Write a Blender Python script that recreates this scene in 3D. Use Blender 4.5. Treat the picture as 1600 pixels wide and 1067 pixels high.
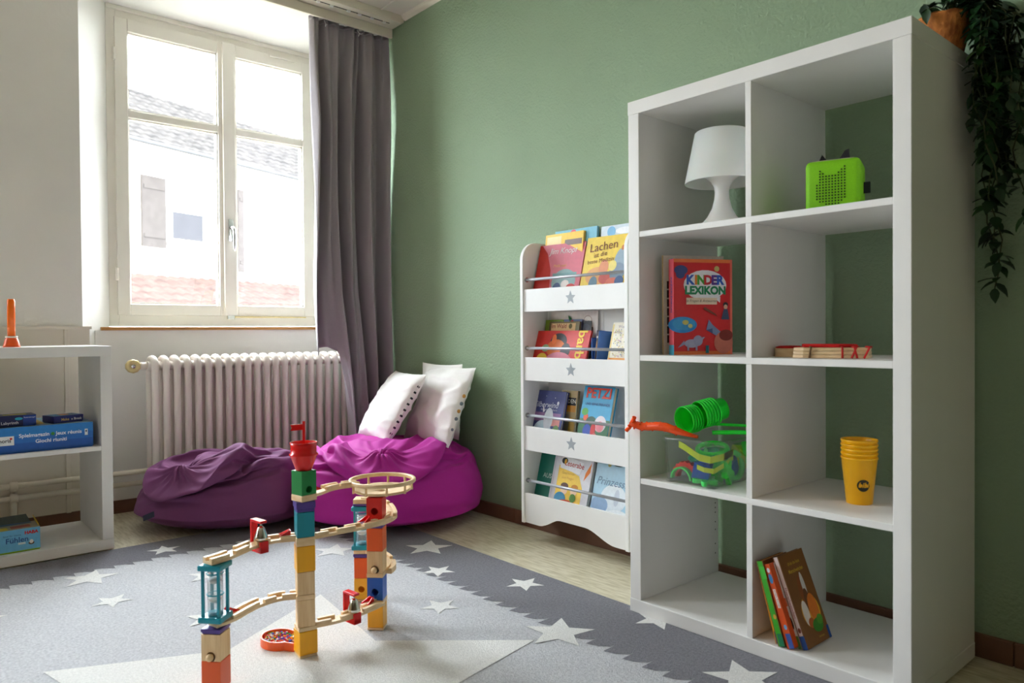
import bpy, bmesh, math, random
from math import sin, cos, pi, radians, sqrt, exp
from mathutils import Vector, Matrix, noise, Euler

# ------------------------------------------------------------------ scene, camera, world, light
for o in list(bpy.data.objects):
    bpy.data.objects.remove(o)
S = bpy.context.scene
COL = S.collection
S.view_settings.view_transform = 'Standard'
S.view_settings.look = 'None'
S.view_settings.gamma = 1.0
S.view_settings.use_curve_mapping = False
S.view_settings.exposure = 1.8

cam_d = bpy.data.cameras.new('camera')
cam = bpy.data.objects.new('camera', cam_d)
COL.objects.link(cam)
cam_d.sensor_width = 36.0
cam_d.lens = 1152.5 / 1600 * 36.0
cam_d.clip_start = 0.02
cam_d.dof.use_dof = True
cam_d.dof.focus_distance = 2.6
cam_d.dof.aperture_fstop = 4.5
YAW, PIT, ROL = -0.8544, -0.0131, -0.0072
_f = Vector((sin(YAW) * cos(PIT), cos(YAW) * cos(PIT), sin(PIT)))
_r = Vector((cos(YAW), -sin(YAW), 0))
_u = _r.cross(_f)
_R = cos(ROL) * _r + sin(ROL) * _u
_U = -sin(ROL) * _r + cos(ROL) * _u
cam.matrix_world = Matrix(((_R.x, _U.x, -_f.x, 1.3830), (_R.y, _U.y, -_f.y, -1.6526), (_R.z, _U.z, -_f.z, 0.8093), (0, 0, 0, 1)))
S.camera = cam

world = bpy.data.worlds.new('sky')
S.world = world
world.use_nodes = True
_bg = world.node_tree.nodes['Background']
_bg.inputs['Color'].default_value = (0.855, 0.93, 1.0, 1)
_bg.inputs['Strength'].default_value = 12.0

def portal(name, loc, rot, sx, sy):
    l = bpy.data.lights.new(name, 'AREA')
    l.shape = 'RECTANGLE'; l.size = sx; l.size_y = sy
    l.cycles.is_portal = True
    o = bpy.data.objects.new(name, l); COL.objects.link(o)
    o.location = loc; o.rotation_euler = rot
portal('sky_portal', (-2.66, -0.25, 1.6), (0, -pi / 2, 0), 1.56, 1.2)
portal('sky_portal', (-2.66, -2.5, 1.6), (0, -pi / 2, 0), 1.56, 1.2)
portal('sky_portal', (-2.66, -4.55, 1.6), (0, -pi / 2, 0), 1.56, 1.2)
S.cycles.max_bounces = 10
S.cycles.diffuse_bounces = 6
S.cycles.transparent_max_bounces = 16
S.cycles.sample_clamp_indirect = 6.0
S.cycles.use_denoising = True

# ------------------------------------------------------------------ materials
def lin(c):
    return tuple(((x / 255) / 12.92 if x <= 10 else (((x / 255) + .055) / 1.055) ** 2.4) for x in c)
_M = {}
def mat(key, rgb=None, rough=.5, var=.06, scale=30, bump=0.0, bscale=None, metal=0, stretch=(1, 1, 1), detail=4,
        spec=.5, trans=0, sss=0, coat=0, sheen=0, rgb2=None, lo=.35, hi=.65, ior=1.45, alpha=1, emit=0):
    if key in _M: return _M[key]
    m = bpy.data.materials.new(key); m.use_nodes = True; _M[key] = m
    nt = m.node_tree; N = nt.nodes; L = nt.links
    b = N['Principled BSDF']
    c = lin(rgb)
    tc = N.new('ShaderNodeTexCoord'); mp = N.new('ShaderNodeMapping'); mp.inputs['Scale'].default_value = stretch
    L.new(tc.outputs['Object'], mp.inputs['Vector'])
    nz = N.new('ShaderNodeTexNoise'); nz.inputs['Scale'].default_value = scale; nz.inputs['Detail'].default_value = detail
    L.new(mp.outputs['Vector'], nz.inputs['Vector'])
    rp = N.new('ShaderNodeValToRGB'); rp.color_ramp.elements[0].position = lo; rp.color_ramp.elements[1].position = hi
    c2 = lin(rgb2) if rgb2 else tuple(min(1, x * (1 + var)) for x in c)
    c1 = c if rgb2 else tuple(x * (1 - var) for x in c)
    rp.color_ramp.elements[0].color = (*c1, 1); rp.color_ramp.elements[1].color = (*c2, 1)
    L.new(nz.outputs['Fac'], rp.inputs['Fac']); L.new(rp.outputs['Color'], b.inputs['Base Color'])
    b.inputs['Roughness'].default_value = rough; b.inputs['Metallic'].default_value = metal
    b.inputs['Specular IOR Level'].default_value = spec; b.inputs['Transmission Weight'].default_value = trans
    b.inputs['Coat Weight'].default_value = coat; b.inputs['Sheen Weight'].default_value = sheen
    b.inputs['IOR'].default_value = ior; b.inputs['Alpha'].default_value = alpha
    if sss:
        b.inputs['Subsurface Weight'].default_value = sss; b.inputs['Subsurface Scale'].default_value = .02
    if bump:
        bz = N.new('ShaderNodeTexNoise'); bz.inputs['Scale'].default_value = bscale or scale; bz.inputs['Detail'].default_value = 5
        L.new(mp.outputs['Vector'], bz.inputs['Vector'])
        bp = N.new('ShaderNodeBump'); bp.inputs['Strength'].default_value = 1.0; bp.inputs['Distance'].default_value = bump
        L.new(bz.outputs['Fac'], bp.inputs['Height']); L.new(bp.outputs['Normal'], b.inputs['Normal'])
    return m
def flat(rgb, rough=.45):           # printed colour
    return mat('print_%d_%d_%d' % tuple(rgb), rgb, rough, .04, 60)
def plastic(rgb, rough=.3):
    return mat('plastic_%d_%d_%d' % tuple(rgb), rgb, rough, .02, 20)
def paint(rgb):
    return mat('paint_%d_%d_%d' % tuple(rgb), rgb, .38, .05, 25, bump=.0002, bscale=160, stretch=(1, 1, .2))

M_LAC = mat('white_foil', (236, 234, 231), .42, .015, 8, bump=.00004, bscale=300, stretch=(1, 1, .05))
M_RACK = mat('white_lacquer', (236, 235, 233), .4, .015, 8)
M_WALLW = mat('white_plaster', (232, 229, 224), .85, .02, 4, bump=.0006, bscale=70)
M_GREEN = mat('green_plaster', (146, 168, 138), .75, .03, 3, bump=.004, bscale=95)
M_FAR = mat('low_bounce_brown', (126, 104, 82), .6, .12, 6, stretch=(8, 8, .4))  # assumed brown for the unseen walls, chosen to reduce bounced light
M_CEIL = mat('white_ceiling', (226, 218, 208), .8, .02, 4)
M_TRIM = mat('cream_trim', (232, 224, 208), .45, .02, 6)
M_FRAME = mat('white_window_paint', (238, 233, 222), .4, .02, 6)
M_SILLW = mat('oak_edge', (186, 132, 70), .5, .12, 40, stretch=(1, .1, 1))
M_BASE = mat('brown_skirting', (120, 84, 66), .5, .1, 10)
M_FLOOR = mat('linoleum', (178, 166, 134), .38, rgb2=(214, 206, 182), scale=14, stretch=(1.0, 7, 1), detail=8, lo=.3, hi=.62, bump=.0002, bscale=60)
M_RAD = mat('radiator_enamel', (226, 216, 206), .35, .02, 10)
M_PIPE = mat('pipe_paint', (228, 220, 202), .4, .02, 10)
M_BRASS = mat('aged_cream_brass', (206, 186, 132), .35, .1, 40, metal=.35)
M_CHROME = mat('brushed_steel', (200, 200, 198), .25, .03, 40, metal=1)
M_STEEL = mat('bell_metal', (225, 222, 212), .12, .03, 40, metal=1)
M_ALU = mat('grey_rail', (176, 178, 184), .35, .02, 30, metal=.3)
M_STAR = mat('grey_star_print', (160, 166, 172), .5, .02, 30)
M_WOOD = mat('beech', (222, 184, 134), .45, rgb2=(238, 206, 160), scale=9, stretch=(14, 14, 1), detail=5)
M_WOODH = mat('beech_track', (228, 194, 146), .4, rgb2=(240, 212, 170), scale=9, stretch=(4, 4, 14), detail=5)
M_CURT = mat('grey_curtain_cloth', (164, 157, 161), .75, .04, 260, bump=.0001, bscale=900, sheen=.06, spec=.25)
M_BEANP = mat('purple_bean_cloth', (120, 66, 108), .7, .03, 500, bump=.0001, bscale=1100, sheen=.04, spec=.2)
M_BEANM = mat('magenta_bean_cloth', (178, 38, 146), .68, .03, 500, bump=.0001, bscale=1100, sheen=.04, spec=.25)
M_PIL = mat('white_cotton', (240, 236, 232), .8, .015, 40, bump=.0004, bscale=45, sheen=.2)
M_PILG = mat('printed_cotton', (214, 226, 220), .8, .02, 40)
M_BLACK = mat('black_print', (26, 28, 32), .6, .1, 40)
M_RUGL = mat('rug_light', (176, 176, 182), .95, rgb2=(216, 216, 220), scale=150, detail=10, bump=.005, bscale=300, sheen=.3, lo=.28, hi=.7)
M_RUGD = mat('rug_dark', (84, 82, 92), .95, rgb2=(126, 124, 134), scale=150, detail=10, bump=.005, bscale=300, sheen=.3, lo=.28, hi=.7)
M_RUGW = mat('rug_cream', (224, 222, 219), .95, rgb2=(248, 246, 243), scale=150, detail=10, bump=.005, bscale=300, sheen=.3, lo=.28, hi=.7)
M_PAGE = mat('paper', (232, 224, 206), .8, .04, 30, stretch=(1, 1, 1))
M_FIBRE = mat('coconut_fibre', (150, 84, 34), .9, rgb2=(206, 130, 62), scale=60, bump=.003, bscale=120, stretch=(1, 1, .6))
M_LEAF = [mat('leaf_%d' % i, c, .4, .15, 60) for i, c in enumerate(((30, 62, 30), (44, 84, 38), (24, 48, 30)))]
M_STEM = mat('vine_stem', (70, 78, 44), .6, .1, 60)
M_LAMP = mat('white_polypropylene', (244, 243, 240), .3, .01, 10, sss=.15)
M_CLEAR = None
def clear_mat(key, tint, gloss=.08, opac=.12):
    if key in _M: return _M[key]
    m = bpy.data.materials.new(key); m.use_nodes = True; _M[key] = m
    N = m.node_tree.nodes; L = m.node_tree.links; N.clear()
    out = N.new('ShaderNodeOutputMaterial'); t = N.new('ShaderNodeBsdfTransparent'); g = N.new('ShaderNodeBsdfGlossy')
    d = N.new('ShaderNodeBsdfDiffuse'); a = N.new('ShaderNodeMixShader'); b = N.new('ShaderNodeMixShader')
    lw = N.new('ShaderNodeLayerWeight'); fr = N.new('ShaderNodeMapRange'); fr.interpolation_type = 'SMOOTHERSTEP'
    fr.inputs['From Min'].default_value = .35; fr.inputs['From Max'].default_value = 1.05; fr.inputs['To Min'].default_value = .04; fr.inputs['To Max'].default_value = .6
    L.new(lw.outputs['Facing'], fr.inputs['Value'])
    t.inputs['Color'].default_value = (*tint, 1); g.inputs['Roughness'].default_value = gloss
    d.inputs['Color'].default_value = (.85, .9, .92, 1); a.inputs['Fac'].default_value = opac
    L.new(t.outputs[0], a.inputs[1]); L.new(d.outputs[0], a.inputs[2])
    L.new(fr.outputs[0], b.inputs['Fac']); L.new(a.outputs[0], b.inputs[1]); L.new(g.outputs[0], b.inputs[2])
    L.new(b.outputs[0], out.inputs['Surface'])
    return m
M_GLASS = clear_mat('window_glass', (.98, .99, .99), .02, .0)
M_BOXC = clear_mat('clear_polypropylene', (.992, .995, .995), .12, .022)
M_TUBE = clear_mat('clear_acrylic', (.985, .99, .99), .05, .10)

# ------------------------------------------------------------------ mesh helpers
class MB:
    def __init__(s):
        s.v = []; s.f = []; s.m = []; s.smooth = []
    def add(s, vs, fs, mi=0, sm=False, M=None):
        o = len(s.v)
        s.v += [tuple(M @ Vector(p)) if M is not None else tuple(p) for p in vs]
        for f in fs:
            s.f.append([i + o for i in f]); s.m.append(mi); s.smooth.append(sm)
        return s
    def box(s, a, b, mi=0, M=None):
        x0, y0, z0 = a; x1, y1, z1 = b
        return s.add([(x0, y0, z0), (x1, y0, z0), (x1, y1, z0), (x0, y1, z0), (x0, y0, z1), (x1, y0, z1), (x1, y1, z1), (x0, y1, z1)],
                     [(0, 3, 2, 1), (4, 5, 6, 7), (0, 1, 5, 4), (1, 2, 6, 5), (2, 3, 7, 6), (3, 0, 4, 7)], mi, False, M)
    def prism(s, pts, z0, z1, mi=0, M=None, sm=False):   # plan polygon (ccw) extruded along z
        n = len(pts)
        vs = [(x, y, z0) for x, y in pts] + [(x, y, z1) for x, y in pts]
        fs = [tuple(range(n - 1, -1, -1)), tuple(range(n, 2 * n))] + [(i, (i + 1) % n, n + (i + 1) % n, n + i) for i in range(n)]
        return s.add(vs, fs, mi, sm, M)
    def lathe(s, prof, n=32, mi=0, M=None, caps=True, sx=1, sy=1):
        vs = []; fs = []
        for r, z in prof:
            for i in range(n):
                a = 2 * pi * i / n; vs.append((r * cos(a) * sx, r * sin(a) * sy, z))
        k = len(prof)
        for j in range(k - 1):
            for i in range(n):
                fs.append((j * n + i, j * n + (i + 1) % n, (j + 1) * n + (i + 1) % n, (j + 1) * n + i))
        s.add(vs, fs, mi, True, M)
        if caps:
            o = len(s.v) - len(vs)
            s.f.append([o + i for i in range(n - 1, -1, -1)]); s.m.append(mi); s.smooth.append(False)
            s.f.append([o + (k - 1) * n + i for i in range(n)]); s.m.append(mi); s.smooth.append(False)
        return s
    def tube(s, path, r, n=10, mi=0, M=None, caps=True):
        P = [Vector(p) for p in path]; rs = r if isinstance(r, (list, tuple)) else [r] * len(P)
        vs = []; fs = []; up = None
        for i, p in enumerate(P):
            t = (P[min(i + 1, len(P) - 1)] - P[max(i - 1, 0)]).normalized()
            if up is None:
                up = t.orthogonal().normalized()
            up = (up - t * up.dot(t)).normalized(); w = t.cross(up)
            for k in range(n):
                a = 2 * pi * k / n; vs.append(tuple(p + (up * cos(a) + w * sin(a)) * rs[i]))
        for j in range(len(P) - 1):
            for k in range(n):
                fs.append((j * n + k, j * n + (k + 1) % n, (j + 1) * n + (k + 1) % n, (j + 1) * n + k))
        s.add(vs, fs, mi, True, M)
        if caps:
            o = len(s.v) - len(vs)
            s.f.append([o + i for i in range(n - 1, -1, -1)]); s.m.append(mi); s.smooth.append(False)
            s.f.append([o + (len(P) - 1) * n + i for i in range(n)]); s.m.append(mi); s.smooth.append(False)
        return s
    def sphere(s, c, r, n=12, m=8, mi=0, sx=1, sy=1, sz=1, M=None):
        pr = [(max(1e-4, r * cos(-pi / 2 + pi * j / m)), r * sin(-pi / 2 + pi * j / m)) for j in range(m + 1)]
        T = Matrix.Translation(c) @ Matrix.Diagonal((sx, sy, sz, 1))
        return s.lathe(pr, n, mi, (M @ T) if M is not None else T, True)
    def build(s, name, mats, parent=None, bevel=0, seg=2, loc=None, rot=None, smooth=None):
        me = bpy.data.meshes.new(name)
        me.from_pydata(s.v, [], s.f)
        if not isinstance(mats, (list, tuple)): mats = [mats]
        for m in mats: me.materials.append(m)
        for p, mi, sm in zip(me.polygons, s.m, s.smooth):
            p.material_index = mi; p.use_smooth = sm if smooth is None else smooth
        if bevel:
            bm = bmesh.new(); bm.from_mesh(me)
            bmesh.ops.bevel(bm, geom=[e for e in bm.edges if len(e.link_faces) == 2 and e.calc_face_angle(0) > .6], offset=bevel, segments=seg, affect='EDGES', profile=.5)
            bm.to_mesh(me); bm.free()
        me.update()
        o = bpy.data.objects.new(name, me); COL.objects.link(o)
        if parent: o.parent = parent
        if loc is not None: o.location = loc
        if rot is not None: o.rotation_euler = rot
        return o
def tag(o, label, cat, group=None, kind=None):
    o['label'] = label; o['category'] = cat
    if group: o['group'] = group
    if kind: o['kind'] = kind
    return o
def thing(name, label, cat, loc=(0, 0, 0), rz=0, group=None, rot=None):
    o = bpy.data.objects.new(name, None); COL.objects.link(o); o.empty_display_size = .05
    o.location = loc; o.rotation_euler = rot if rot else (0, 0, rz)
    return tag(o, label, cat, group)
def struct(name, label, mb, m, parent=None, **k):
    o = mb.build(name, m, parent, **k)
    o['kind'] = 'structure'; o['label'] = label
    return o
def box(name, a, b, m, parent=None, bevel=.0015, **k):
    return MB().box(a, b).build(name, m, parent, bevel=bevel, **k)
def child_copy(src, parent, loc, rot=None, name=None):
    c = src.copy(); COL.objects.link(c); c.parent = parent; c.location = loc
    if rot is not None: c.rotation_euler = rot
    return c
def star_pts(cx, cy, R, a0=pi / 2, k=.42):
    return [(cx + (R if i % 2 == 0 else R * k) * cos(a0 + i * pi / 5), cy + (R if i % 2 == 0 else R * k) * sin(a0 + i * pi / 5)) for i in range(10)]

def text_geo(txt, size, shear=0, bold=0):
    cu = bpy.data.curves.new('lettering', 'FONT'); cu.body = txt; cu.size = size; cu.shear = shear
    cu.align_x = 'CENTER'; cu.align_y = 'CENTER'; cu.offset = bold * size; cu.resolution_u = 3
    ob = bpy.data.objects.new('lettering', cu); COL.objects.link(ob)
    bpy.context.view_layer.update()
    me = ob.to_mesh()
    vs = [tuple(v.co) for v in me.vertices]; fs = [tuple(p.vertices) for p in me.polygons]
    ob.to_mesh_clear(); bpy.data.objects.remove(ob); bpy.data.curves.remove(cu)
    return vs, fs
def printed(name, parent, face, items, lift=.0004, step=.00008):
    """flat print on a face: face = Matrix mapping (u, v, w) with +w outward. one mesh, one slot for each colour"""
    mb = MB(); cols = []
    for k, it in enumerate(items):
        kind, c = it[0], it[1]
        if c not in cols: cols.append(c)
        mi = cols.index(c); w = lift + k * step
        if kind == 'rect':
            _, _, x0, y0, x1, y1 = it; mb.add([(x0, y0, w), (x1, y0, w), (x1, y1, w), (x0, y1, w)], [(0, 1, 2, 3)], mi, False, face)
        elif kind == 'disc':
            _, _, cx, cy, rx, ry = it[:6]; n = 22
            mb.add([(cx + rx * cos(2 * pi * i / n), cy + ry * sin(2 * pi * i / n), w) for i in range(n)], [tuple(range(n))], mi, False, face)
        elif kind == 'poly':
            mb.add([(x, y, w) for x, y in it[2]], [tuple(range(len(it[2])))], mi, False, face)
        elif kind == 'text':
            _, _, t, cx, cy, sz = it[:6]; opt = it[6] if len(it) > 6 else {}
            vs, fs = text_geo(t, sz, opt.get('shear', 0), opt.get('bold', 0))
            a = opt.get('rot', 0); sx = opt.get('sx', 1)
            mb.add([(cx + (x * sx) * cos(a) - y * sin(a), cy + (x * sx) * sin(a) + y * cos(a), w) for x, y, z in vs], fs, mi, False, face)
    return mb.build(name, [flat(c) for c in cols], parent)
FRONT = lambda y=0: Matrix(((1, 0, 0, 0), (0, 0, -1, y), (0, 1, 0, 0), (0, 0, 0, 1)))      # u=x v=z, outward -y
TOPF = lambda z=0: Matrix.Translation((0, 0, z))                                            # u=x v=y, outward +z
SPINE = lambda x=0: Matrix(((0, 0, -1, x), (-1, 0, 0, 0), (0, 1, 0, 0), (0, 0, 0, 1)))     # u=-y v=z, outward -x
RIGHTF = lambda x=0: Matrix(((0, 0, 1, x), (1, 0, 0, 0), (0, 1, 0, 0), (0, 0, 0, 1)))      # u=y v=z, outward +x

def book(name, label, w, h, t, cover, M, items=(), spine=None, spine_items=(), group=None, page=None, hard=.0022):
    """spine on x=0, front cover on y=0 facing -y, thickness along +y"""
    e = thing(name, label, 'book', group=group); e.matrix_world = M
    c = hard
    cm = flat(cover, .35)
    b = MB().box((0, 0, 0), (w, c, h)).box((0, t - c, 0), (w, t, h)); b.box((0, c, 0), (c, t - c, h), 1)
    b.build('cover', [cm, flat(spine, .35) if spine else cm], e)
    box('pages', (c, c, .003), (w - .004, t - c, h - .003), M_PAGE if page is None else flat(page), e, bevel=0)
    if items: printed('cover_print', e, FRONT(0), items)
    if spine_items: printed('spine_print', e, SPINE(0), spine_items)
    return e
def TR(x, y, z, rz=0, rx=0, ry=0):
    return Matrix.Translation((x, y, z)) @ Matrix.Rotation(radians(rz), 4, 'Z') @ Matrix.Rotation(radians(rx), 4, 'X') @ Matrix.Rotation(radians(ry), 4, 'Y')

# ------------------------------------------------------------------ the setting
FZ = -.006; CZ = 2.415; SOF = 2.358; WX = -2.25; GY = .422
X1, Y0 = 5.6, -6.6
struct('floor', 'beige marbled linoleum floor', MB().box((-2.66, Y0 - .25, FZ - .1), (X1 + .2, GY + .1, FZ)), M_FLOOR)
struct('wall_right', 'rough green painted plaster wall', MB().box((-2.66, GY, FZ - .1), (X1 + .2, GY + .15, CZ + .1)), M_GREEN)
ce = struct('ceiling', 'white panelled ceiling', MB().box((-2.66, Y0 - .25, CZ), (X1 + .2, GY + .1, CZ + .1)), M_CEIL)
_b = None
for yy in (.285, -.315, -.915, -1.515, -2.115, -2.715):
    if _b is None: _b = box('batten', (WX + .44, -.008, -.006), (X1, .008, 0), M_CEIL, ce, bevel=.002, loc=(0, yy, CZ))
    else: child_copy(_b, ce, (0, yy, CZ))
cove = MB().prism([(0, 0), (.024, 0), (.018, -.014), (0, -.024)], 0, X1 - WX - .44, M=Matrix(((0, 0, 1, WX + .44), (-1, 0, 0, GY), (0, 1, 0, CZ), (0, 0, 0, 1))))
struct('trim_1', 'cream moulding between green wall and ceiling', cove, M_TRIM)
# window wall: splayed reveals left and right of each window
wl = MB()
wl.prism([(WX, -1.95), (WX, -.956), (-2.47, -.803), (-2.66, -.803), (-2.66, -1.95)], FZ, SOF)
wl.prism([(WX, .385), (WX, GY), (-2.66, GY), (-2.66, .272), (-2.47, .272)], FZ, SOF)
wl.box((-2.66, -.89, FZ), (-2.34, .33, .829))
wl.box((-2.66, -3.05, FZ), (-2.30, -1.95, .84))
wl.box((-2.66, -4.0, FZ), (WX, -3.05, SOF)).box((-2.66, -5.1, FZ), (-2.30, -4.0, .84)).box((-2.66, Y0, FZ), (WX, -5.1, SOF))
wl.box((-2.66, Y0, SOF), (-1.932, GY, CZ))
struct('wall_left', 'white plastered window wall with splayed reveals', wl, M_WALLW)
struct('wall_back', 'unseen wall behind the camera, made brown to cut bounced light', MB().box((-2.66, Y0 - .25, FZ), (X1, Y0, CZ)), M_FAR)
struct('wall_front', 'unseen wall at the far end of the room, made brown to cut bounced light', MB().box((X1, Y0 - .25, FZ), (X1 + .2, GY, CZ)), M_FAR)
# dado left of the window
da = struct('trim_2', 'cream wall panelling with ledge left of the window', MB().box((WX, -1.95, .05), (WX + .012, -.932, .836)).box((WX, -1.95, .834), (WX + .024, -.926, .846)), M_TRIM)
box('batten', (WX + .012, -1.03, .05), (WX + .022, -1.012, .834), M_TRIM, da, bevel=.002)
# sill
struct('trim_3', 'window sill with an oak edge', MB().box((-2.47, -.845, .829), (-2.345, .32, .845)), M_FRAME)
struct('trim_4', 'oak edge strip of the window sill', MB().box((-2.345, -.868, .829), (-2.326, .30, .844)), M_SILLW, bevel=.002)
# skirting
sk = struct('baseboard_right', 'brown skirting along the green wall', MB().box((WX, GY - .004, FZ), (X1, GY, .052)), M_BASE)
xs = [-2.2, -1.62, -.98, -.34, .30, .842, 1.48, 2.1, 3.09]
for a, b in zip(xs, xs[1:]):
    box('skirting_board', (a + .0012, GY - .012, FZ), (b - .0012, GY - .004, .052), M_BASE, sk, bevel=.002)
struct('baseboard_left', 'brown skirting under the radiator and behind the low shelf', MB().box((-2.34, -.88, FZ), (-2.33, .33, .052)).box((WX, -1.95, FZ), (WX + .012, -.935, .052)), M_BASE)
# pelmet board and curtain track
tk = struct('trim_5', 'cream pelmet board with curtain track along the ceiling', MB().box((-1.932, Y0, 2.336), (-1.918, .415, 2.381)).box((-1.918, Y0, 2.381), (-1.808, .415, CZ)), M_TRIM, bevel=.002)
box('track_slot', (-1.862, -1.2, 2.3796), (-1.857, .36, 2.3812), M_BLACK, tk, bevel=0)
hk = box('track_glider', (-.006, -.009, -.008), (.006, .009, .002), M_LAMP, tk, bevel=.002, loc=(-1.860, .33, 2.381))
for yy in (.26, .19, .13, .04, -.03, -.2): child_copy(hk, tk, (-1.860, yy, 2.381))
box('track_lip', (-1.838, -1.2, 2.375), (-1.808, .40, 2.382), M_TRIM, tk, bevel=.002)

# windows
def window(name, label, y0, y1, yc0, yc1, z0, z1, gy):
    w = bpy.data.objects.new(name, None); COL.objects.link(w); w['kind'] = 'structure'; w['label'] = label
    f = MB()
    f.box((-2.53, y0, z0), (-2.47, y0 + .042, z1)).box((-2.53, y1 - .042, z0), (-2.47, y1, z1))
    f.box((-2.53, y0 + .042, z0), (-2.47, y1 - .042, z0 + .055)).box((-2.53, y0 + .042, z1 - .05), (-2.47, y1 - .042, z1))
    f.box((-2.475, y0, z1 - .02), (-2.455, y1, z1))
    f.build('window_frame', M_FRAME, w, bevel=.003)
    for i, (a, b, g0, g1) in enumerate(gy):
        s = MB(); x0, x1 = -2.515, -2.458
        zt, zb = 2.307, .903
        s.box((x0, a, zb), (x1, g0, zt)).box((x0, g1, zb), (x1, b, zt)).box((x0, g0, zb), (x1, g1, .955)).box((x0, g0, 2.246), (x1, g1, zt))
        s.box((x0 + .01, g0, 1.841), (x1, g1, 1.876))
        so = s.build('sash', M_FRAME, w, bevel=.003)
        for (za, zc) in ((.957, 1.839), (1.878, 2.244)):
            bd = MB()
            for q in ((g0, za, g0 + .006, zc), (g1 - .006, za, g1, zc), (g0, za, g1, za + .006), (g0, zc - .006, g1, zc)):
                bd.box((-2.485, q[0], q[1]), (-2.47, q[2], q[3]))
            bd.build('glazing_bead', M_FRAME, so)
            MB().box((-2.492, g0, za), (-2.487, g1, zc)).build('pane', M_GLASS, so)
        hy = a - .004 if i == 0 else b + .004
        for hz in (2.127, 1.095):
            MB().lathe([(.0065, -.03), (.0075, -.026), (.0075, -.002), (.006, 0), (.0075, .002), (.0075, .026), (.0065, .03)], 12, M=Matrix.Translation((-2.452, hy, hz))).build('hinge', M_FRAME, so)
    box('mullion_cover', (-2.462, yc0, .903), (-2.444, yc1, 2.307), M_FRAME, w, bevel=.004)
    cy = (yc0 + yc1) / 2
    h = box('handle', (-2.444, cy - .013, 1.285), (-2.437, cy + .013, 1.400), M_CHROME, w, bevel=.003)
    MB().tube([(-2.437, cy, 1.355), (-2.415, cy, 1.355), (-2.405, cy + .004, 1.345), (-2.403, cy + .006, 1.31), (-2.405, cy + .006, 1.26), (-2.41, cy + .006, 1.235)], [.008, .008, .008, .0075, .007, .005], 10).build('lever', M_CHROME, h)
    return w
w1 = window('window_1', 'white two-sash window beside the grey curtain', -.803, .272, -.272, -.209, .848, SOF, ((-.768, -.241, -.712, -.292), (-.240, .232, -.199, .168)))
box('tilt_stay', (-2.457, -.02, 2.292), (-2.447, .12, 2.305), M_FRAME, w1, bevel=.002)
box('espagnolette_bar', (-2.45, -.24, .893), (-2.442, .17, .900), M_BRASS, w1, bevel=.002)
box('espagnolette_keeper', (-2.455, -.262, .884), (-2.44, -.225, .905), M_STEEL, w1, bevel=.002)
window('fill_window_2', 'unseen white two-sash window added further along the window wall for daylight fill', -3.05, -1.95, -2.53, -2.467, .848, SOF, ((-3.01, -2.5, -2.955, -2.55), (-2.498, -1.99, -2.45, -2.045)))  # out of view, added so daylight reaches the shelf fronts
window('fill_window_3', 'unseen white two-sash window added at the far end for more daylight fill', -5.10, -4.0, -4.58, -4.517, .848, SOF, ((-5.06, -4.55, -5.005, -4.6), (-4.548, -4.04, -4.5, -4.095)))  # also out of view, added to raise the daylight fill

# ------------------------------------------------------------------ neighbouring houses outside
M_STUCCO = mat('pale_stucco', (228, 220, 204), .9, .03, 3, bump=.01, bscale=20, spec=0)
M_SHUT = mat('brown_shutter', (53, 49, 47), .7, .08, 8, spec=0)
M_TILE = mat('grey_brown_tiles', (44, 42, 41), .8, rgb2=(56, 53, 51), scale=5, spec=0)
M_TILER = mat('red_clay_tiles', (55, 45, 42), .8, rgb2=(66, 53, 49), scale=5, spec=0)
M_GUT = mat('zinc_gutter', (58, 57, 57), .5, .05, 8, spec=0)
EXM = Matrix(((-.352, -.936, 0, -15.51), (.936, -.352, 0, 2.53), (0, 0, 1, 0), (0, 0, 0, 1)))  # local x along facade, y away from us, z up
def tiles(u0, u1, rows, run, rise, tile, y0, z0, du=0, amp=.035):
    """stepped rows of pantiles on a slope"""
    mb = MB(); n = int((u1 - u0) / tile * 4)
    for r in range(rows):
        a0, a1 = r / rows, (r + 1.12) / rows
        shift = du * r / rows
        vs = []
        for i in range(n + 1):
            u = u0 + shift + (u1 - u0 - shift) * i / n
            h = amp * abs(sin(pi * (u - u0) / tile))
            vs.append((u, y0 + run * a0, z0 + rise * a0 + h + .05)); vs.append((u, y0 + run * a1, z0 + rise * a1 + h))
            vs.append((u, y0 + run * a0, z0 + rise * a0 - .02))
        fs = []
        for i in range(n):
            q = 3 * i
            fs += [(q, q + 3, q + 4, q + 1), (q + 2, q + 5, q + 3, q)]
        mb.add(vs, fs, 0, False)
    return mb
hs = thing('house', 'pale rendered house with tiled roof and brown shutters seen through the window', 'house'); hs.matrix_world = EXM
MB().box((-6, 0, -4), (7, .4, 4.75)).build('wall', M_STUCCO, hs)
wn = MB().box((.85, -.04, 2.86), (1.80, .02, 4.07)).build('window', M_FRAME, hs)
MB().box((.93, -.06, 2.92), (1.72, -.045, 3.52)).build('pane', mat('dark_pane', (48, 47, 49), .5, .05, 3, spec=0), wn)
MB().box((.93, -.06, 3.52), (1.66, -.045, 4.0)).build('roller_blind', flat((240, 238, 232)), wn)
MB().box((.80, -.12, 2.78), (1.86, 0, 2.86)).build('window_ledge', M_STUCCO, wn)
for (a, b, c, d) in ((.18, .76, 2.68, 4.20), (2.72, 2.90, 2.3, 4.30)):
    sh = MB().box((a, -.07, c), (b, -.02, d)).build('shutter', M_SHUT, hs)
    box('shutter_rail', (a + .04, -.085, c + .2), (b - .04, -.07, c + .28), M_SHUT, sh, bevel=0)
    box('shutter_rail', (a + .04, -.085, d - .28), (b - .04, -.07, d - .2), M_SHUT, sh, bevel=0)
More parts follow.
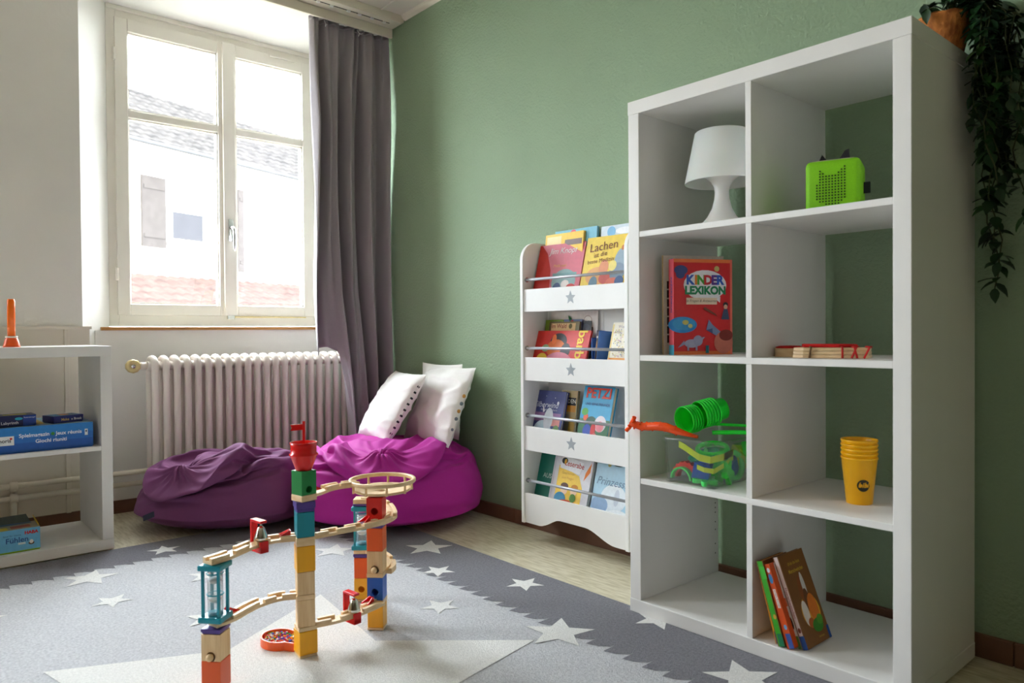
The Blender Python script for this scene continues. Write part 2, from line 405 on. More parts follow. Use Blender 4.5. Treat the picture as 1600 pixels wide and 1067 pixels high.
rf = tiles(-6, 7, 12, 2.6, 1.9, .24, -.5, 4.78, du=4.6).build('roof_tiles', M_TILE, hs); rf['kind'] = 'stuff'
MB().tube([(-6, -.54, 4.77), (7, -.54, 4.77)], .05, 8).build('gutter', M_GUT, hs)
MB().box((-6, -.5, 4.73), (7, .05, 4.77)).build('eaves_board', M_STUCCO, hs)
MB().prism([(4.0, 4.5), (7, 4.5), (7, 10.5), (5.6, 10.5)], 0, .3, M=Matrix(((1, 0, 0, -.6), (0, 0, 1, 2.4), (0, 1, 0, 0), (0, 0, 0, 1)))).build('gable', M_STUCCO, hs)
an = thing('annex_roof', 'low red clay tiled roof in front of the pale house', 'roof'); an.matrix_world = EXM
ar = tiles(-5, 6, 5, 1.3, .75, .26, -1.45, 1.3).build('roof_tiles', M_TILER, an); ar['kind'] = 'stuff'
MB().box((-5, -1.3, -4), (6, -.05, 1.28)).build('wall', M_STUCCO, an)
tag(MB().box((-60, -40, -4.3), (-2.9, 60, -4)).build('ground', mat('courtyard_ground', (92, 90, 84), .9, .1, 2, spec=0)), 'dark courtyard ground outside the window', 'ground', kind='structure')

# ------------------------------------------------------------------ rug
rug = thing('rug', 'grey rug with cream stars and dark zigzag border', 'rug')
RX0, RX1, RY0, RY1 = -1.70, 1.45, -2.3, .03
box('rug_base', (RX0, RY0, FZ), (RX1, RY1, -.0012), M_RUGL, rug, bevel=.002)
def zig_strip(a0, a1, base, edge, per, amp):
    """quads between a saw-tooth line and the rug edge"""
    vs = []; a = a0; k = 0
    while a < a1 - 1e-6:
        b = min(a + per, a1)
        vs += [(a, base - amp, edge), (a + (b - a) * .55, base - amp * .5, edge), (a + (b - a) * .92, base + amp * .5, edge), (a + (b - a) * .96, base + amp * 1.1, edge)]
        a = b
    vs.append((a1, base - amp, edge))
    return vs
def border(pts, swap, flip):
    mb = MB(); vs = []
    for a, b, e in pts:
        vs += [(a, b, -.0004), (a, e, -.0004)] if not swap else [(b, a, -.0004), (e, a, -.0004)]
    fs = [(2 * i, 2 * i + 2, 2 * i + 3, 2 * i + 1) for i in range(len(pts) - 1)]
    if flip: fs = [f[::-1] for f in fs]
    return mb.add(vs, fs)
border(zig_strip(RX0, RX1, -.24, RY1 - .001, .061, .022), False, False).build('border_band', M_RUGD, rug)
border(zig_strip(RY0, -.24, -1.46, RX0 + .001, .061, .022), True, False).build('border_band', M_RUGD, rug)
border(zig_strip(RX0 + .24, RX1, RY0 + .27, RY0, .061, .022), False, True).build('border_band', M_RUGD, rug)
stars = [(-.913, -.079, .095, 138), (-.665, -.208, .060, -37), (-.372, -.078, .064, -37), (-.397, -.392, .061, -40), (-.027, -.265, .100, 131), (.095, .002, .072, -37),
         (.446, -.130, .094, 138), (-1.561, -.829, .062, 172), (-1.388, -1.111, .088, 156), (-1.1035, -1.1075, .060, -10), (-.770, -.930, .075, 150), (-1.45, -.555, .050, 150),
         (-1.12, -.36, .085, 143), (-1.15, -.805, .075, 150), (-1.2, -1.45, .09, 150), (-1.60, -1.42, .06, 160)]
for i, (x, y, R, a) in enumerate(stars):
    p = [(px, min(py, RY1 - .004)) for px, py in star_pts(x, y, R, radians(a), .43)]
    MB().add([(px, py, .0003) for px, py in p], [tuple(range(10))]).build('star', M_RUGW, rug)
MB().add([(px, py, .0001) for px, py in star_pts(-.20, -.955, .63, radians(146.8), .5)], [tuple(range(10))]).build('star', M_RUGW, rug)

# ------------------------------------------------------------------ tall cube shelf
T_, t_ = .038, .016
ks = thing('cube_shelf', 'tall white open cube shelf with eight compartments standing against the green wall', 'shelf')
box('top_panel', (-.001, -.001, 1.427), (.766, .39, 1.465), M_LAC, ks)
box('bottom_panel', (-.001, -.001, 0), (.766, .39, .038), M_LAC, ks)
box('side_panel', (0, 0, .038), (.038, .39, 1.427), M_LAC, ks)
box('side_panel', (.727, 0, .038), (.765, .39, 1.427), M_LAC, ks)
for z in (.373, .7245, 1.076):
    box('shelf_board', (.038, .001, z), (.727, .39, z + t_), M_LAC, ks, bevel=.001)
for z0, z1 in ((.038, .373), (.389, .7245), (.7405, 1.076), (1.092, 1.427)):
    box('divider', (.375, .0015, z0), (.391, .39, z1), M_LAC, ks, bevel=.001)

for zz in (.10, .13, .175, .20, .23, .245, .26): MB().lathe([(.0022, 0), (.0022, .0005)], 10, M=Matrix.Translation((.0381, .372, zz)) @ Matrix.Rotation(pi / 2, 4, 'Y')).build('screw_hole', M_BLACK, ks)

# low cube shelf on the left
LX, LY = -1.712, -.965
lk = thing('low_cube_shelf', 'low white cube shelf with two compartments below the left wall', 'shelf', (LX, LY, 0), radians(90))
# local: x along +Y world, y into -X world
box('top_panel', (-.421, -.001, .729), (.001, .39, .767), M_LAC, lk)
box('bottom_panel', (-.421, -.001, 0), (.001, .39, .038), M_LAC, lk)
box('side_panel', (-.038, 0, .038), (0, .39, .729), M_LAC, lk)
box('side_panel', (-.42, 0, .038), (-.382, .39, .729), M_LAC, lk)
box('shelf_board', (-.382, .001, .3755), (-.038, .39, .3915), M_LAC, lk, bevel=.001)

# ------------------------------------------------------------------ radiator and pipes
rad = thing('radiator', 'cream enamelled column radiator under the window', 'radiator', (-2.2, 0, 0))
cm = MB()
zb, zt, xo = .135, .698, .045
path = [(xo, 0, zb)] + [(xo, 0, zb + .05), (xo, 0, zt - .05)]
for k in range(9):
    a = pi * k / 8
    path.append((xo * cos(a), 0, zt - .024 + .026 * sin(a)))
path += [(-xo, 0, zt - .05), (-xo, 0, zb + .05)]
for k in range(9):
    a = pi + pi * k / 8
    path.append((xo * cos(a), 0, zb + .024 + .026 * sin(a)))
cm.tube(path, .0152, 14)
for zz in (zt - .03, zb + .03):
    cm.lathe([(.021, -.0235), (.021, .0235)], 14, M=Matrix.Translation((0, 0, zz)) @ Matrix.Rotation(pi / 2, 4, 'X') @ Matrix.Diagonal((1.9, 1, 1, 1)))
c0 = cm.build('radiator_column', M_RAD, rad, loc=(0, -.691, 0))
for i in range(1, 22): child_copy(c0, rad, (0, -.691 + .0467 * i, 0))
vl = MB()
MY = Matrix.Translation((0, -.714, zt - .03)) @ Matrix.Rotation(pi / 2, 4, 'X')
vl.lathe([(.017, 0), (.017, .026), (.013, .03), (.013, .05)], 12, M=MY)
v = vl.build('valve', M_RAD, rad)
MX_ = Matrix.Translation((0, -.772, zt - .03)) @ Matrix.Rotation(pi / 2, 4, 'Y')
MB().lathe([(.016, -.02), (.028, -.012), (.031, -.006), (.031, .014), (.026, .020), (.017, .020), (.013, .014), (.001, .014)], 10, M=MX_, caps=False).build('valve_cap', M_BRASS, v)
MB().lathe([(.010, .014), (.009, .018), (.001, .018)], 14, M=MX_, caps=False).build('cap_screw', M_CHROME, v)
for yy in (-.691, .21): box('foot', (-.02, yy - .009, FZ), (.02, yy + .009, .13), M_RAD, rad)
for zz, nm in ((.196, 'upper'), (.145, 'lower')):
    p = thing('heating_pipe', 'cream %s heating pipe running from the radiator behind the low shelf' % nm, 'pipe', (-2.205, 0, 0), group='heating pipes')
    MB().tube([(0, -1.95, zz), (0, -.74, zz)] if nm == 'lower' else [(0, -1.95, zz), (0, -.78, zz), (.002, -.735, zz), (.002, -.715, zz)], .0115, 12).build('pipe_run', M_PIPE, p)
    for yy in (-1.36, -1.22):
        MB().tube([(0, yy, zz - (.0 if nm == 'upper' else .12)), (0, yy, zz + .03 if nm == 'lower' else zz - .03)], .013, 12).build('branch', M_PIPE, p)
        MB().lathe([(.016, -.014), (.018, -.01), (.018, .01), (.016, .014)], 12, M=Matrix.Translation((0, yy, zz)) @ Matrix.Rotation(pi / 2, 4, 'X')).build('fitting', M_PIPE, p)

# ------------------------------------------------------------------ curtain
def fold_x(u, z):
    """pleat depth across the curtain, u 0..1 from the window side to the green wall"""
    t = max(0., min(1., (2.34 - z) / .5))
    w = u + .018 * sin(2.1 * z + 5 * u) * t
    fine = .013 * sin(2 * pi * 11 * u + 1.5 * sin(9 * u)) * (1 - .75 * t)
    s1 = sin(2 * pi * 4.2 * w + .9 + .6 * sin(1.3 * z))
    big = .056 * (s1 * (1 - .25 * s1 * s1)) + .026 * sin(2 * pi * 7.3 * w + 2 * cos(.9 * z))
    return fine + big * (.35 + .65 * t)
def curtain():
    nu, nz = 170, 90; vs = []; fs = []
    for j in range(nz + 1):
        for i in range(nu + 1):
            u = i / nu
            zb = .08 if u > .23 else (.70 + .04 * sin(u * 14) if u < .20 else .70 - (.62) * (u - .20) / .03)
            z = 2.357 - (2.357 - zb) * j / nz
            if z > 1.0: yl = -.022 + .012 * (1.6 - z)
            else: yl = -.015 + .17 * ((1.0 - z) / .6) ** 1.3
            yr = .408
            uu = u
            if u < .23: yl2 = -.018 + .06 * max(0, (1.1 - z)) ** 1.2; yy = yl2 + (yl * 0 + .105 - 0) * (u / .23) + .10 * max(0, 1 - z) * (u / .23)
            else:
                y0 = .087 + .10 * max(0, 1 - z) * 1.0 + .02 * sin(3 * z)
                yy = y0 + (yr - y0) * (u - .23) / .77
            x = -1.974 + fold_x(u, z)
            if u < .23: x -= .05 * max(0, 1.2 - z) * (1 - u / .23)
            # fold the leading edge back a little
            if u < .05: x -= .02 * (1 - u / .05)
            yy = min(yy, .412)
            vs.append((x, yy, z))
    W = nu + 1
    for j in range(nz):
        for i in range(nu):
            fs.append((j * W + i, (j + 1) * W + i, (j + 1) * W + i + 1, j * W + i + 1))
    return MB().add(vs, fs, 0, True)
cu = thing('curtain', 'long grey curtain gathered beside the window in front of the green wall', 'curtain', (0, 0, 0))
co = curtain().build('curtain_cloth', M_CURT, cu)
co.modifiers.new('thick', 'SOLIDIFY').thickness = .0018
hd = MB(); pts = [(-1.974 + fold_x(i / 60, 2.34) - .001, -.02 + .428 * i / 60, 2.335) for i in range(61)]
MB().tube(pts, .004, 6).build('heading_tape', M_CURT, cu)
gl = MB().tube([(0, -.016, .016), (0, -.006, .004), (.002, .004, .0), (0, .018, .008)], .0022, 6).tube([(0, -.002, .001), (.003, -.010, -.014)], .0022, 6).build('curtain_hook', M_LAMP, cu, loc=(-1.955, .245, 2.326))
child_copy(gl, cu, (-1.958, .06, 2.326), (0, 0, .5))

# ------------------------------------------------------------------ bean bags
import numpy as np
def nz(x, y, z): return noise.noise(Vector((x, y, z)))
def sstep(a, b, x):
    t = max(0., min(1., (x - a) / (b - a))); return t * t * (3 - 2 * t)
def ridge(v, k=2.2): return (1 - min(1, abs(v) * k)) ** 1.5
BRZ = -YAW
# settled sack cloth: x, y, z of 47 rings of 64 points in steps of 0.6 mm, each ring as its first value and then differences
BAG_P = [[[78,0,-1,-2,-3,-3,-4,-4,-6,-6,-6,-7,-6,-7,-8,-7,-8,-8,-7,-8,-7,-6,-7,-6,-6,-6,-4,-3,-4,-3,-2,-1,0,1,1,1,3,3,4,5,5,6,6,7,6,7,8,7,8,8,7,8,7,7,6,6,6,5,5,4,3,3,2,0],
[150,0,-1,-5,-5,-6,-7,-9,-10,-12,-12,-13,-13,-13,-14,-15,-15,-15,-14,-15,-13,-13,-13,-12,-11,-11,-9,-6,-6,-6,-4,-2,0,0,3,3,4,6,8,10,10,11,12,13,13,13,15,14,15,15,14,15,14,13,12,12,11,11,9,7,6,5,4,2],
[227,0,-3,-6,-9,-9,-10,-13,-16,-18,-18,-19,-19,-21,-21,-23,-22,-22,-22,-22,-20,-20,-19,-18,-17,-16,-13,-10,-10,-9,-6,-2,-1,1,4,5,6,9,12,14,16,17,18,19,20,20,22,22,22,22,22,22,21,21,18,17,17,16,14,11,9,8,5,3],
[288,1,-4,-8,-11,-12,-12,-17,-20,-23,-23,-24,-25,-26,-27,-28,-29,-28,-28,-27,-26,-25,-25,-23,-22,-20,-17,-12,-12,-12,-8,-3,-1,2,4,7,8,11,15,18,21,21,23,24,25,26,28,28,28,28,28,28,27,26,23,21,23,20,17,14,12,10,7,3],
[341,0,-3,-10,-13,-14,-15,-19,-25,-26,-28,-29,-29,-30,-33,-33,-34,-33,-33,-33,-30,-30,-29,-27,-26,-24,-20,-15,-14,-13,-10,-4,-1,2,6,7,10,13,18,21,25,25,27,28,30,31,32,33,34,33,34,32,32,31,27,26,26,24,20,17,15,11,8,3],
[387,1,-4,-11,-15,-16,-17,-22,-27,-31,-32,-32,-33,-35,-36,-39,-38,-38,-37,-37,-35,-34,-32,-32,-29,-28,-22,-17,-16,-15,-11,-4,-1,2,6,8,11,16,20,24,28,29,30,32,34,35,37,38,38,38,38,37,36,35,31,29,30,27,23,20,16,13,9,4],
[428,1,-4,-12,-17,-17,-19,-25,-30,-34,-35,-36,-36,-39,-40,-43,-42,-42,-41,-41,-39,-37,-36,-35,-32,-31,-24,-19,-18,-17,-12,-5,-1,3,6,10,12,17,22,27,31,32,33,36,38,38,41,42,42,42,42,41,40,38,35,32,33,30,26,21,18,15,9,5],
[462,0,-4,-11,-16,-19,-21,-27,-33,-36,-39,-38,-40,-42,-44,-46,-46,-45,-46,-44,-42,-40,-40,-37,-35,-34,-26,-21,-19,-18,-13,-6,-1,3,7,10,14,18,24,30,33,34,37,39,40,43,44,45,46,46,45,44,44,42,37,35,36,33,28,23,19,16,10,4],
[483,-1,-4,-9,-13,-16,-21,-29,-35,-39,-41,-42,-43,-45,-47,-49,-49,-49,-48,-47,-45,-43,-43,-40,-36,-35,-30,-22,-21,-19,-14,-6,-2,3,8,11,14,20,26,31,36,37,39,41,44,45,47,49,49,49,48,48,47,44,40,38,39,35,30,24,21,13,6,2],
[496,-2,-4,-7,-11,-14,-17,-28,-38,-41,-43,-45,-45,-47,-50,-52,-52,-51,-51,-50,-48,-46,-43,-40,-38,-37,-31,-26,-23,-22,-15,-6,-2,3,8,12,16,20,27,34,37,39,42,44,46,48,50,51,52,52,51,50,50,47,42,40,41,37,32,26,17,9,4,0],
[504,-2,-4,-7,-10,-11,-15,-24,-37,-44,-45,-47,-47,-50,-52,-55,-54,-54,-53,-53,-49,-46,-43,-41,-39,-38,-33,-29,-26,-24,-17,-8,-2,4,9,12,16,22,28,35,39,41,43,47,48,50,53,54,54,54,53,53,52,49,45,42,43,39,34,23,12,7,2,-1],
[510,-3,-4,-7,-8,-10,-13,-21,-35,-44,-48,-48,-50,-52,-54,-56,-57,-56,-55,-55,-49,-46,-44,-42,-39,-39,-35,-30,-29,-26,-20,-9,-2,3,9,14,16,23,29,36,40,43,45,49,50,52,55,56,56,56,55,55,54,51,47,44,45,41,33,18,10,5,0,-2],
[513,-3,-4,-6,-8,-9,-12,-18,-31,-45,-49,-51,-51,-54,-56,-58,-58,-58,-57,-55,-49,-46,-44,-43,-41,-40,-36,-31,-30,-28,-22,-12,-3,3,10,15,17,23,30,37,41,44,47,50,52,54,56,58,58,58,57,56,56,53,48,45,47,42,31,15,8,3,0,-3],
[516,-4,-4,-6,-7,-9,-11,-17,-27,-45,-50,-52,-53,-55,-57,-59,-60,-59,-59,-54,-49,-46,-45,-43,-42,-41,-37,-33,-31,-29,-24,-14,-4,4,10,15,17,24,30,38,42,46,48,51,53,56,57,60,59,59,59,57,57,54,50,47,47,44,28,12,6,3,-1,-3],
[518,-4,-5,-5,-7,-9,-10,-16,-25,-43,-51,-53,-54,-57,-58,-60,-61,-60,-60,-54,-49,-46,-45,-44,-42,-42,-38,-34,-32,-30,-24,-16,-5,3,11,15,18,24,31,38,43,46,49,52,55,56,59,60,61,60,60,58,58,55,51,48,49,44,24,12,4,2,-1,-3],
[518,-3,-5,-6,-6,-10,-9,-16,-23,-41,-52,-54,-55,-57,-58,-61,-62,-61,-60,-52,-49,-46,-46,-45,-44,-43,-41,-36,-34,-33,-28,-19,-9,1,12,20,18,25,33,40,44,47,50,55,57,59,61,62,62,62,62,60,59,57,52,49,48,43,20,6,5,3,-1,-3],
[519,-4,-4,-7,-6,-9,-9,-17,-21,-40,-52,-54,-55,-58,-60,-61,-62,-62,-59,-53,-49,-47,-46,-44,-43,-42,-39,-38,-34,-29,-25,-19,-9,4,13,11,23,27,33,36,42,45,51,53,56,58,61,62,62,62,62,59,58,57,51,51,45,42,28,8,4,1,-1,-4],
[520,-5,-4,-6,-7,-8,-10,-16,-21,-40,-52,-53,-56,-58,-60,-62,-62,-61,-60,-53,-49,-47,-46,-44,-43,-42,-40,-34,-33,-32,-20,-19,-11,13,8,7,26,28,25,35,46,48,47,55,55,59,59,62,62,62,60,60,59,56,52,50,48,41,21,14,2,0,0,-3],
[520,-5,-4,-6,-7,-8,-10,-16,-22,-39,-50,-55,-56,-58,-60,-62,-61,-62,-60,-53,-49,-47,-46,-44,-43,-40,-39,-39,-33,-30,-22,-15,0,-5,5,29,19,25,31,40,31,46,51,54,57,58,59,61,61,62,60,60,58,56,52,51,47,42,22,11,5,1,-2,-3],
[520,-5,-5,-5,-7,-8,-11,-15,-24,-39,-51,-53,-56,-59,-59,-61,-62,-61,-60,-53,-49,-47,-45,-43,-42,-42,-38,-32,-31,-33,-15,-13,-11,4,-1,20,37,26,26,36,40,32,55,52,54,57,58,60,61,60,60,59,58,56,52,50,48,42,22,12,5,1,-1,-3],
[520,-5,-5,-6,-6,-9,-11,-16,-24,-41,-50,-53,-56,-58,-59,-60,-61,-61,-59,-54,-49,-47,-44,-43,-42,-35,-35,-35,-38,-13,-15,-11,-10,-13,8,26,13,41,35,35,36,41,33,56,55,55,57,59,59,58,56,58,57,55,52,49,47,43,26,13,6,1,-1,-2],
[518,-4,-5,-6,-7,-8,-12,-17,-26,-42,-50,-51,-56,-57,-58,-60,-60,-59,-59,-55,-49,-46,-44,-43,-41,-40,-37,-29,-19,-27,-25,-12,-5,3,10,29,16,14,32,38,41,44,51,31,53,55,56,60,59,59,57,57,56,54,49,49,46,44,29,14,7,2,-1,-2],
[517,-5,-4,-6,-7,-10,-12,-18,-30,-44,-47,-51,-54,-56,-57,-59,-58,-59,-59,-55,-49,-44,-44,-39,-40,-39,-30,-21,-22,-22,-22,-21,4,8,9,17,16,20,34,29,44,37,40,44,50,45,56,55,58,55,56,56,55,54,53,44,43,43,33,17,9,3,1,-2],
[513,-4,-4,-6,-8,-10,-13,-21,-33,-42,-46,-49,-53,-55,-56,-57,-58,-58,-58,-48,-48,-48,-44,-43,-37,-40,-14,-28,-37,-23,-13,5,3,4,16,13,19,15,32,33,30,46,37,43,40,52,47,57,47,55,57,57,55,50,41,44,43,41,37,24,10,5,1,-2],
[508,0,-7,-5,-8,-13,-14,-25,-36,-43,-41,-48,-53,-55,-53,-55,-55,-57,-57,-48,-51,-36,-46,-43,-45,-35,-30,-26,-19,-8,-5,1,4,-22,35,20,21,15,13,47,32,31,48,39,43,35,46,46,57,48,57,53,53,48,47,46,43,40,34,19,10,8,6,-2],
[507,-7,-6,-4,-10,-9,-18,-33,-34,-42,-45,-40,-52,-54,-55,-54,-51,-53,-55,-53,-51,-37,-34,-49,-42,-40,-19,-14,-10,-11,-1,-13,-5,2,-8,38,34,0,30,33,47,32,36,47,41,42,20,44,50,55,54,57,49,44,46,39,39,37,36,17,19,19,-1,0],
[498,-3,-3,-11,-7,-11,-26,-31,-35,-42,-46,-38,-48,-51,-54,-54,-51,-53,-51,-52,-50,-22,-51,-48,-42,-39,8,-12,-8,-14,-12,2,-5,1,-7,-1,34,36,16,37,39,41,41,36,43,45,16,45,49,36,49,53,54,42,38,35,37,36,35,37,33,-5,7,8],
[483,-2,0,-15,-2,-16,-32,-34,-29,-41,-37,-45,-49,-48,-50,-49,-53,-50,-53,-53,-44,-43,-27,-49,-40,-38,27,-6,-9,-11,-12,-12,5,2,-2,-5,-2,18,46,46,41,35,44,41,44,43,22,36,47,36,39,49,46,39,38,45,46,41,37,31,14,7,4,-3],
[484,-2,-17,-6,-11,-20,-34,-36,-25,-39,-41,-39,-48,-50,-44,-51,-46,-48,-53,-51,-52,-44,-43,-20,-26,-40,36,-3,-5,-11,-12,-13,7,0,2,-6,-1,1,38,38,46,47,43,44,39,46,31,33,23,50,46,15,37,38,46,46,42,40,41,23,14,10,4,-3],
[461,5,-19,-5,-10,-23,-38,-25,-34,-38,-40,-42,-41,-49,-49,-38,-52,-45,-46,-50,-51,-50,-46,-41,-25,9,-11,22,9,5,-9,-14,8,0,1,-2,-3,-1,12,42,42,39,48,46,44,48,39,33,7,50,49,27,36,38,29,39,41,44,27,14,9,10,15,5],
[431,10,-12,-16,-12,-12,-37,-26,-35,-35,-41,-41,-38,-48,-49,-46,-31,-51,-48,-49,-42,-48,-47,-44,-42,-6,-8,25,12,12,21,3,-18,25,6,-3,-3,-2,6,29,41,21,46,45,48,30,37,29,42,45,50,39,36,37,34,37,32,25,7,10,17,18,7,10],
[418,-10,-11,-4,-20,-4,-34,-27,-37,-36,-39,-41,-36,-41,-49,-48,-41,-30,-49,-50,-48,-46,-35,-42,-42,-39,-8,23,19,21,16,14,8,2,-14,19,20,10,4,5,41,20,46,46,41,11,27,44,48,51,37,46,47,44,35,18,17,13,7,22,20,6,14,-1],
[385,-9,-11,0,-19,-2,-23,-34,-36,-37,-39,-39,-36,-35,-47,-47,-48,-28,-37,-48,-48,-37,-43,-33,-41,-38,-39,16,28,12,13,15,13,-6,-4,15,18,15,19,19,31,31,33,39,24,20,43,47,51,49,40,46,48,43,-2,17,23,10,28,15,4,21,-1,29],
[352,-9,-10,1,0,-20,-14,-34,-36,-37,-37,-41,-34,-29,-46,-46,-36,-46,-27,-44,-46,-34,-41,-32,-42,-39,-41,20,11,0,16,13,8,5,21,36,17,18,16,8,34,21,8,29,43,17,47,49,48,48,47,48,42,48,-36,21,21,32,14,4,10,12,32,2],
[320,-11,30,-27,-4,-24,-5,-35,-35,-36,-38,-39,-35,-23,-44,-46,-24,-47,-40,-32,-46,-36,-27,-40,-40,-39,-39,-14,14,2,18,12,17,17,24,24,22,23,24,26,19,-24,39,38,27,37,34,45,47,46,46,46,43,34,11,-34,25,35,4,5,21,14,33,-8],
[288,10,20,-24,-15,-24,1,-33,-35,-36,-37,-38,-36,-17,-43,-45,-16,-42,-39,-38,-44,-40,-25,-35,-41,-37,-37,-30,6,-1,17,16,22,16,19,24,24,23,20,26,11,13,41,14,42,40,38,31,44,46,45,45,41,14,31,5,12,-11,36,-24,23,37,9,-9],
[273,28,-14,-13,-22,-19,-1,-32,-34,-35,-37,-37,-37,-11,-42,-43,-7,-41,-44,-35,-44,-42,-28,-28,-40,-36,-33,-37,-12,22,10,6,16,24,21,22,22,22,21,27,32,14,37,13,42,15,41,44,44,44,44,44,43,24,41,9,-30,2,33,-22,27,33,-6,-12],
[272,7,-20,-11,-21,18,-29,-32,-34,-36,-37,-29,-28,-37,-30,-41,1,-40,-42,-42,-41,-38,-23,-35,-38,-33,-36,-30,-16,2,19,6,12,19,22,22,24,19,28,31,29,23,19,38,10,41,40,42,43,40,43,43,43,41,0,18,-17,-3,37,-17,22,34,-5,-20],
[258,-10,-13,-13,-22,15,-14,-31,-33,-36,-38,-37,-32,-36,-17,-42,-7,-36,-39,-32,-37,-35,-27,-38,-36,-35,-32,-16,-24,-1,-1,18,11,22,16,18,20,28,30,30,27,17,31,12,41,37,40,44,37,38,42,42,42,29,13,2,2,-4,28,15,17,16,-18,-11],
[237,-15,-7,-21,-21,9,-18,-8,-32,-34,-35,-36,-38,-39,-15,-40,-17,-35,-33,-36,-34,-16,-39,-35,-24,-32,-28,-28,-20,-2,0,1,16,24,20,15,15,28,28,25,23,28,15,36,38,39,39,40,35,39,41,40,30,20,16,4,-4,25,34,-3,10,18,-16,-4],
[207,-5,-15,-19,-22,-3,-16,3,-24,-33,-33,-36,-38,-31,-22,-38,-28,-33,-17,-40,-35,-32,-22,-35,-29,-25,-21,-19,-26,-2,3,1,5,14,22,23,21,14,26,25,27,33,33,24,37,34,35,37,39,39,36,32,19,21,22,-2,22,31,17,10,8,3,1,-9],
[183,-12,-15,-17,-20,-14,-12,6,-15,-30,-33,-34,-35,-24,-30,-37,-36,-11,-22,-38,-36,-36,-31,-15,-33,-11,-22,-23,-19,-9,-2,6,-1,10,14,18,21,23,26,27,27,30,30,30,34,33,34,35,35,35,34,26,27,19,11,20,21,15,11,8,6,1,12,1],
[150,-13,-15,-7,-13,-16,-26,3,-7,-26,-30,-28,-34,-21,-36,-34,-24,-21,-14,-36,-35,-33,-22,-28,-24,-18,-8,-15,-19,-14,-8,-2,3,8,11,15,16,20,24,26,26,28,29,32,31,33,32,33,34,35,34,31,10,30,22,19,0,17,4,6,6,16,4,0],
[53,-11,-5,-9,-9,-9,-16,-17,-2,-18,-14,-23,-11,-19,-18,-5,-21,-22,-25,-27,-18,-23,-17,-15,-20,-18,-1,-13,-10,-11,-2,0,-1,3,12,11,12,14,11,17,19,21,21,22,22,24,26,25,26,26,19,8,22,18,15,6,14,11,9,8,-2,-5,-4,1],
[-35,-9,-5,-12,-6,8,-14,-15,-11,10,-20,-8,-5,-12,-1,-15,-16,-7,-14,-4,-16,-13,-14,-8,-12,-5,-12,5,-13,-10,-1,9,2,-8,8,7,3,8,12,20,-4,17,17,6,14,17,8,14,15,10,6,16,8,12,12,9,5,7,5,3,5,-6,-5,-5],
[-97,1,-2,-3,-7,10,6,-9,-9,-7,-7,-9,-9,1,-11,-4,6,-16,2,-15,3,2,11,-13,-17,6,1,-6,-2,-11,-6,1,12,-5,-12,2,12,-18,11,13,-1,-19,14,13,8,5,6,5,7,15,-12,13,6,-3,14,1,2,2,0,9,0,9,-3,-5],
[-154,-2,-3,2,0,0,4,0,-3,0,3,3,2,-1,0,1,-6,-5,-1,-5,5,4,2,-3,-8,3,7,4,3,-1,-2,-4,-4,5,-5,6,2,-13,8,12,-3,-11,-4,-3,-3,-6,11,-1,-1,9,4,-2,2,10,-8,-4,1,-4,-7,3,6,-2,-4,4]],
[[0,6,6,6,5,6,5,5,4,4,3,3,3,2,2,1,0,-1,-1,-1,-3,-2,-3,-4,-3,-4,-5,-6,-5,-5,-6,-6,-6,-6,-6,-6,-5,-6,-5,-5,-4,-3,-4,-3,-3,-2,-2,0,-1,1,1,1,2,2,4,4,3,4,5,5,6,5,6,6],
[0,11,12,11,10,10,11,9,8,7,6,6,5,5,4,1,-1,-1,-1,-3,-4,-6,-5,-6,-8,-7,-10,-10,-10,-10,-11,-12,-11,-11,-11,-12,-10,-11,-10,-8,-8,-8,-6,-6,-5,-4,-4,-1,0,0,2,2,4,5,6,8,7,8,9,9,11,10,11,12],
[0,17,17,17,15,16,15,14,12,10,10,8,9,7,5,2,-1,-1,-2,-5,-6,-8,-8,-10,-11,-11,-14,-16,-15,-16,-16,-17,-17,-17,-17,-16,-17,-15,-15,-13,-12,-11,-10,-9,-7,-7,-5,-2,0,1,2,4,5,7,10,11,11,12,13,15,15,16,17,17],
[0,22,21,21,20,20,19,18,15,13,12,11,11,9,6,3,-1,-2,-3,-5,-9,-9,-11,-12,-14,-15,-17,-20,-19,-20,-21,-21,-22,-22,-21,-21,-21,-20,-18,-17,-15,-14,-13,-11,-9,-8,-7,-2,-1,1,3,5,7,9,13,13,14,15,17,19,20,20,21,21],
[0,26,25,25,23,24,23,21,18,15,14,13,13,10,8,3,-1,-2,-4,-6,-10,-12,-12,-14,-17,-17,-21,-23,-23,-23,-25,-25,-26,-25,-26,-25,-24,-24,-22,-19,-18,-17,-15,-13,-11,-10,-7,-3,-1,2,3,6,7,11,16,16,15,18,21,22,23,24,25,26],
[0,29,29,28,27,26,26,24,21,17,16,15,14,12,9,3,-1,-3,-3,-8,-11,-13,-14,-16,-19,-20,-23,-26,-27,-26,-28,-29,-29,-29,-29,-28,-28,-26,-25,-23,-20,-19,-17,-15,-12,-12,-8,-3,-1,2,4,6,9,12,17,19,18,20,23,25,27,27,28,29],
[0,32,32,31,30,29,29,26,23,19,18,16,16,13,10,3,-1,-3,-4,-8,-12,-15,-15,-18,-21,-22,-26,-29,-29,-29,-31,-32,-32,-32,-32,-31,-31,-29,-28,-25,-22,-21,-19,-16,-14,-13,-8,-4,-1,2,4,7,10,14,19,20,19,23,25,28,30,30,31,32],
[0,35,34,34,33,31,32,28,25,21,19,17,17,15,10,4,-2,-2,-5,-8,-14,-15,-17,-19,-23,-24,-28,-32,-31,-32,-33,-35,-35,-35,-34,-34,-33,-33,-30,-26,-25,-22,-21,-17,-16,-13,-10,-4,-1,2,5,8,10,15,20,22,22,24,28,30,32,33,34,34],
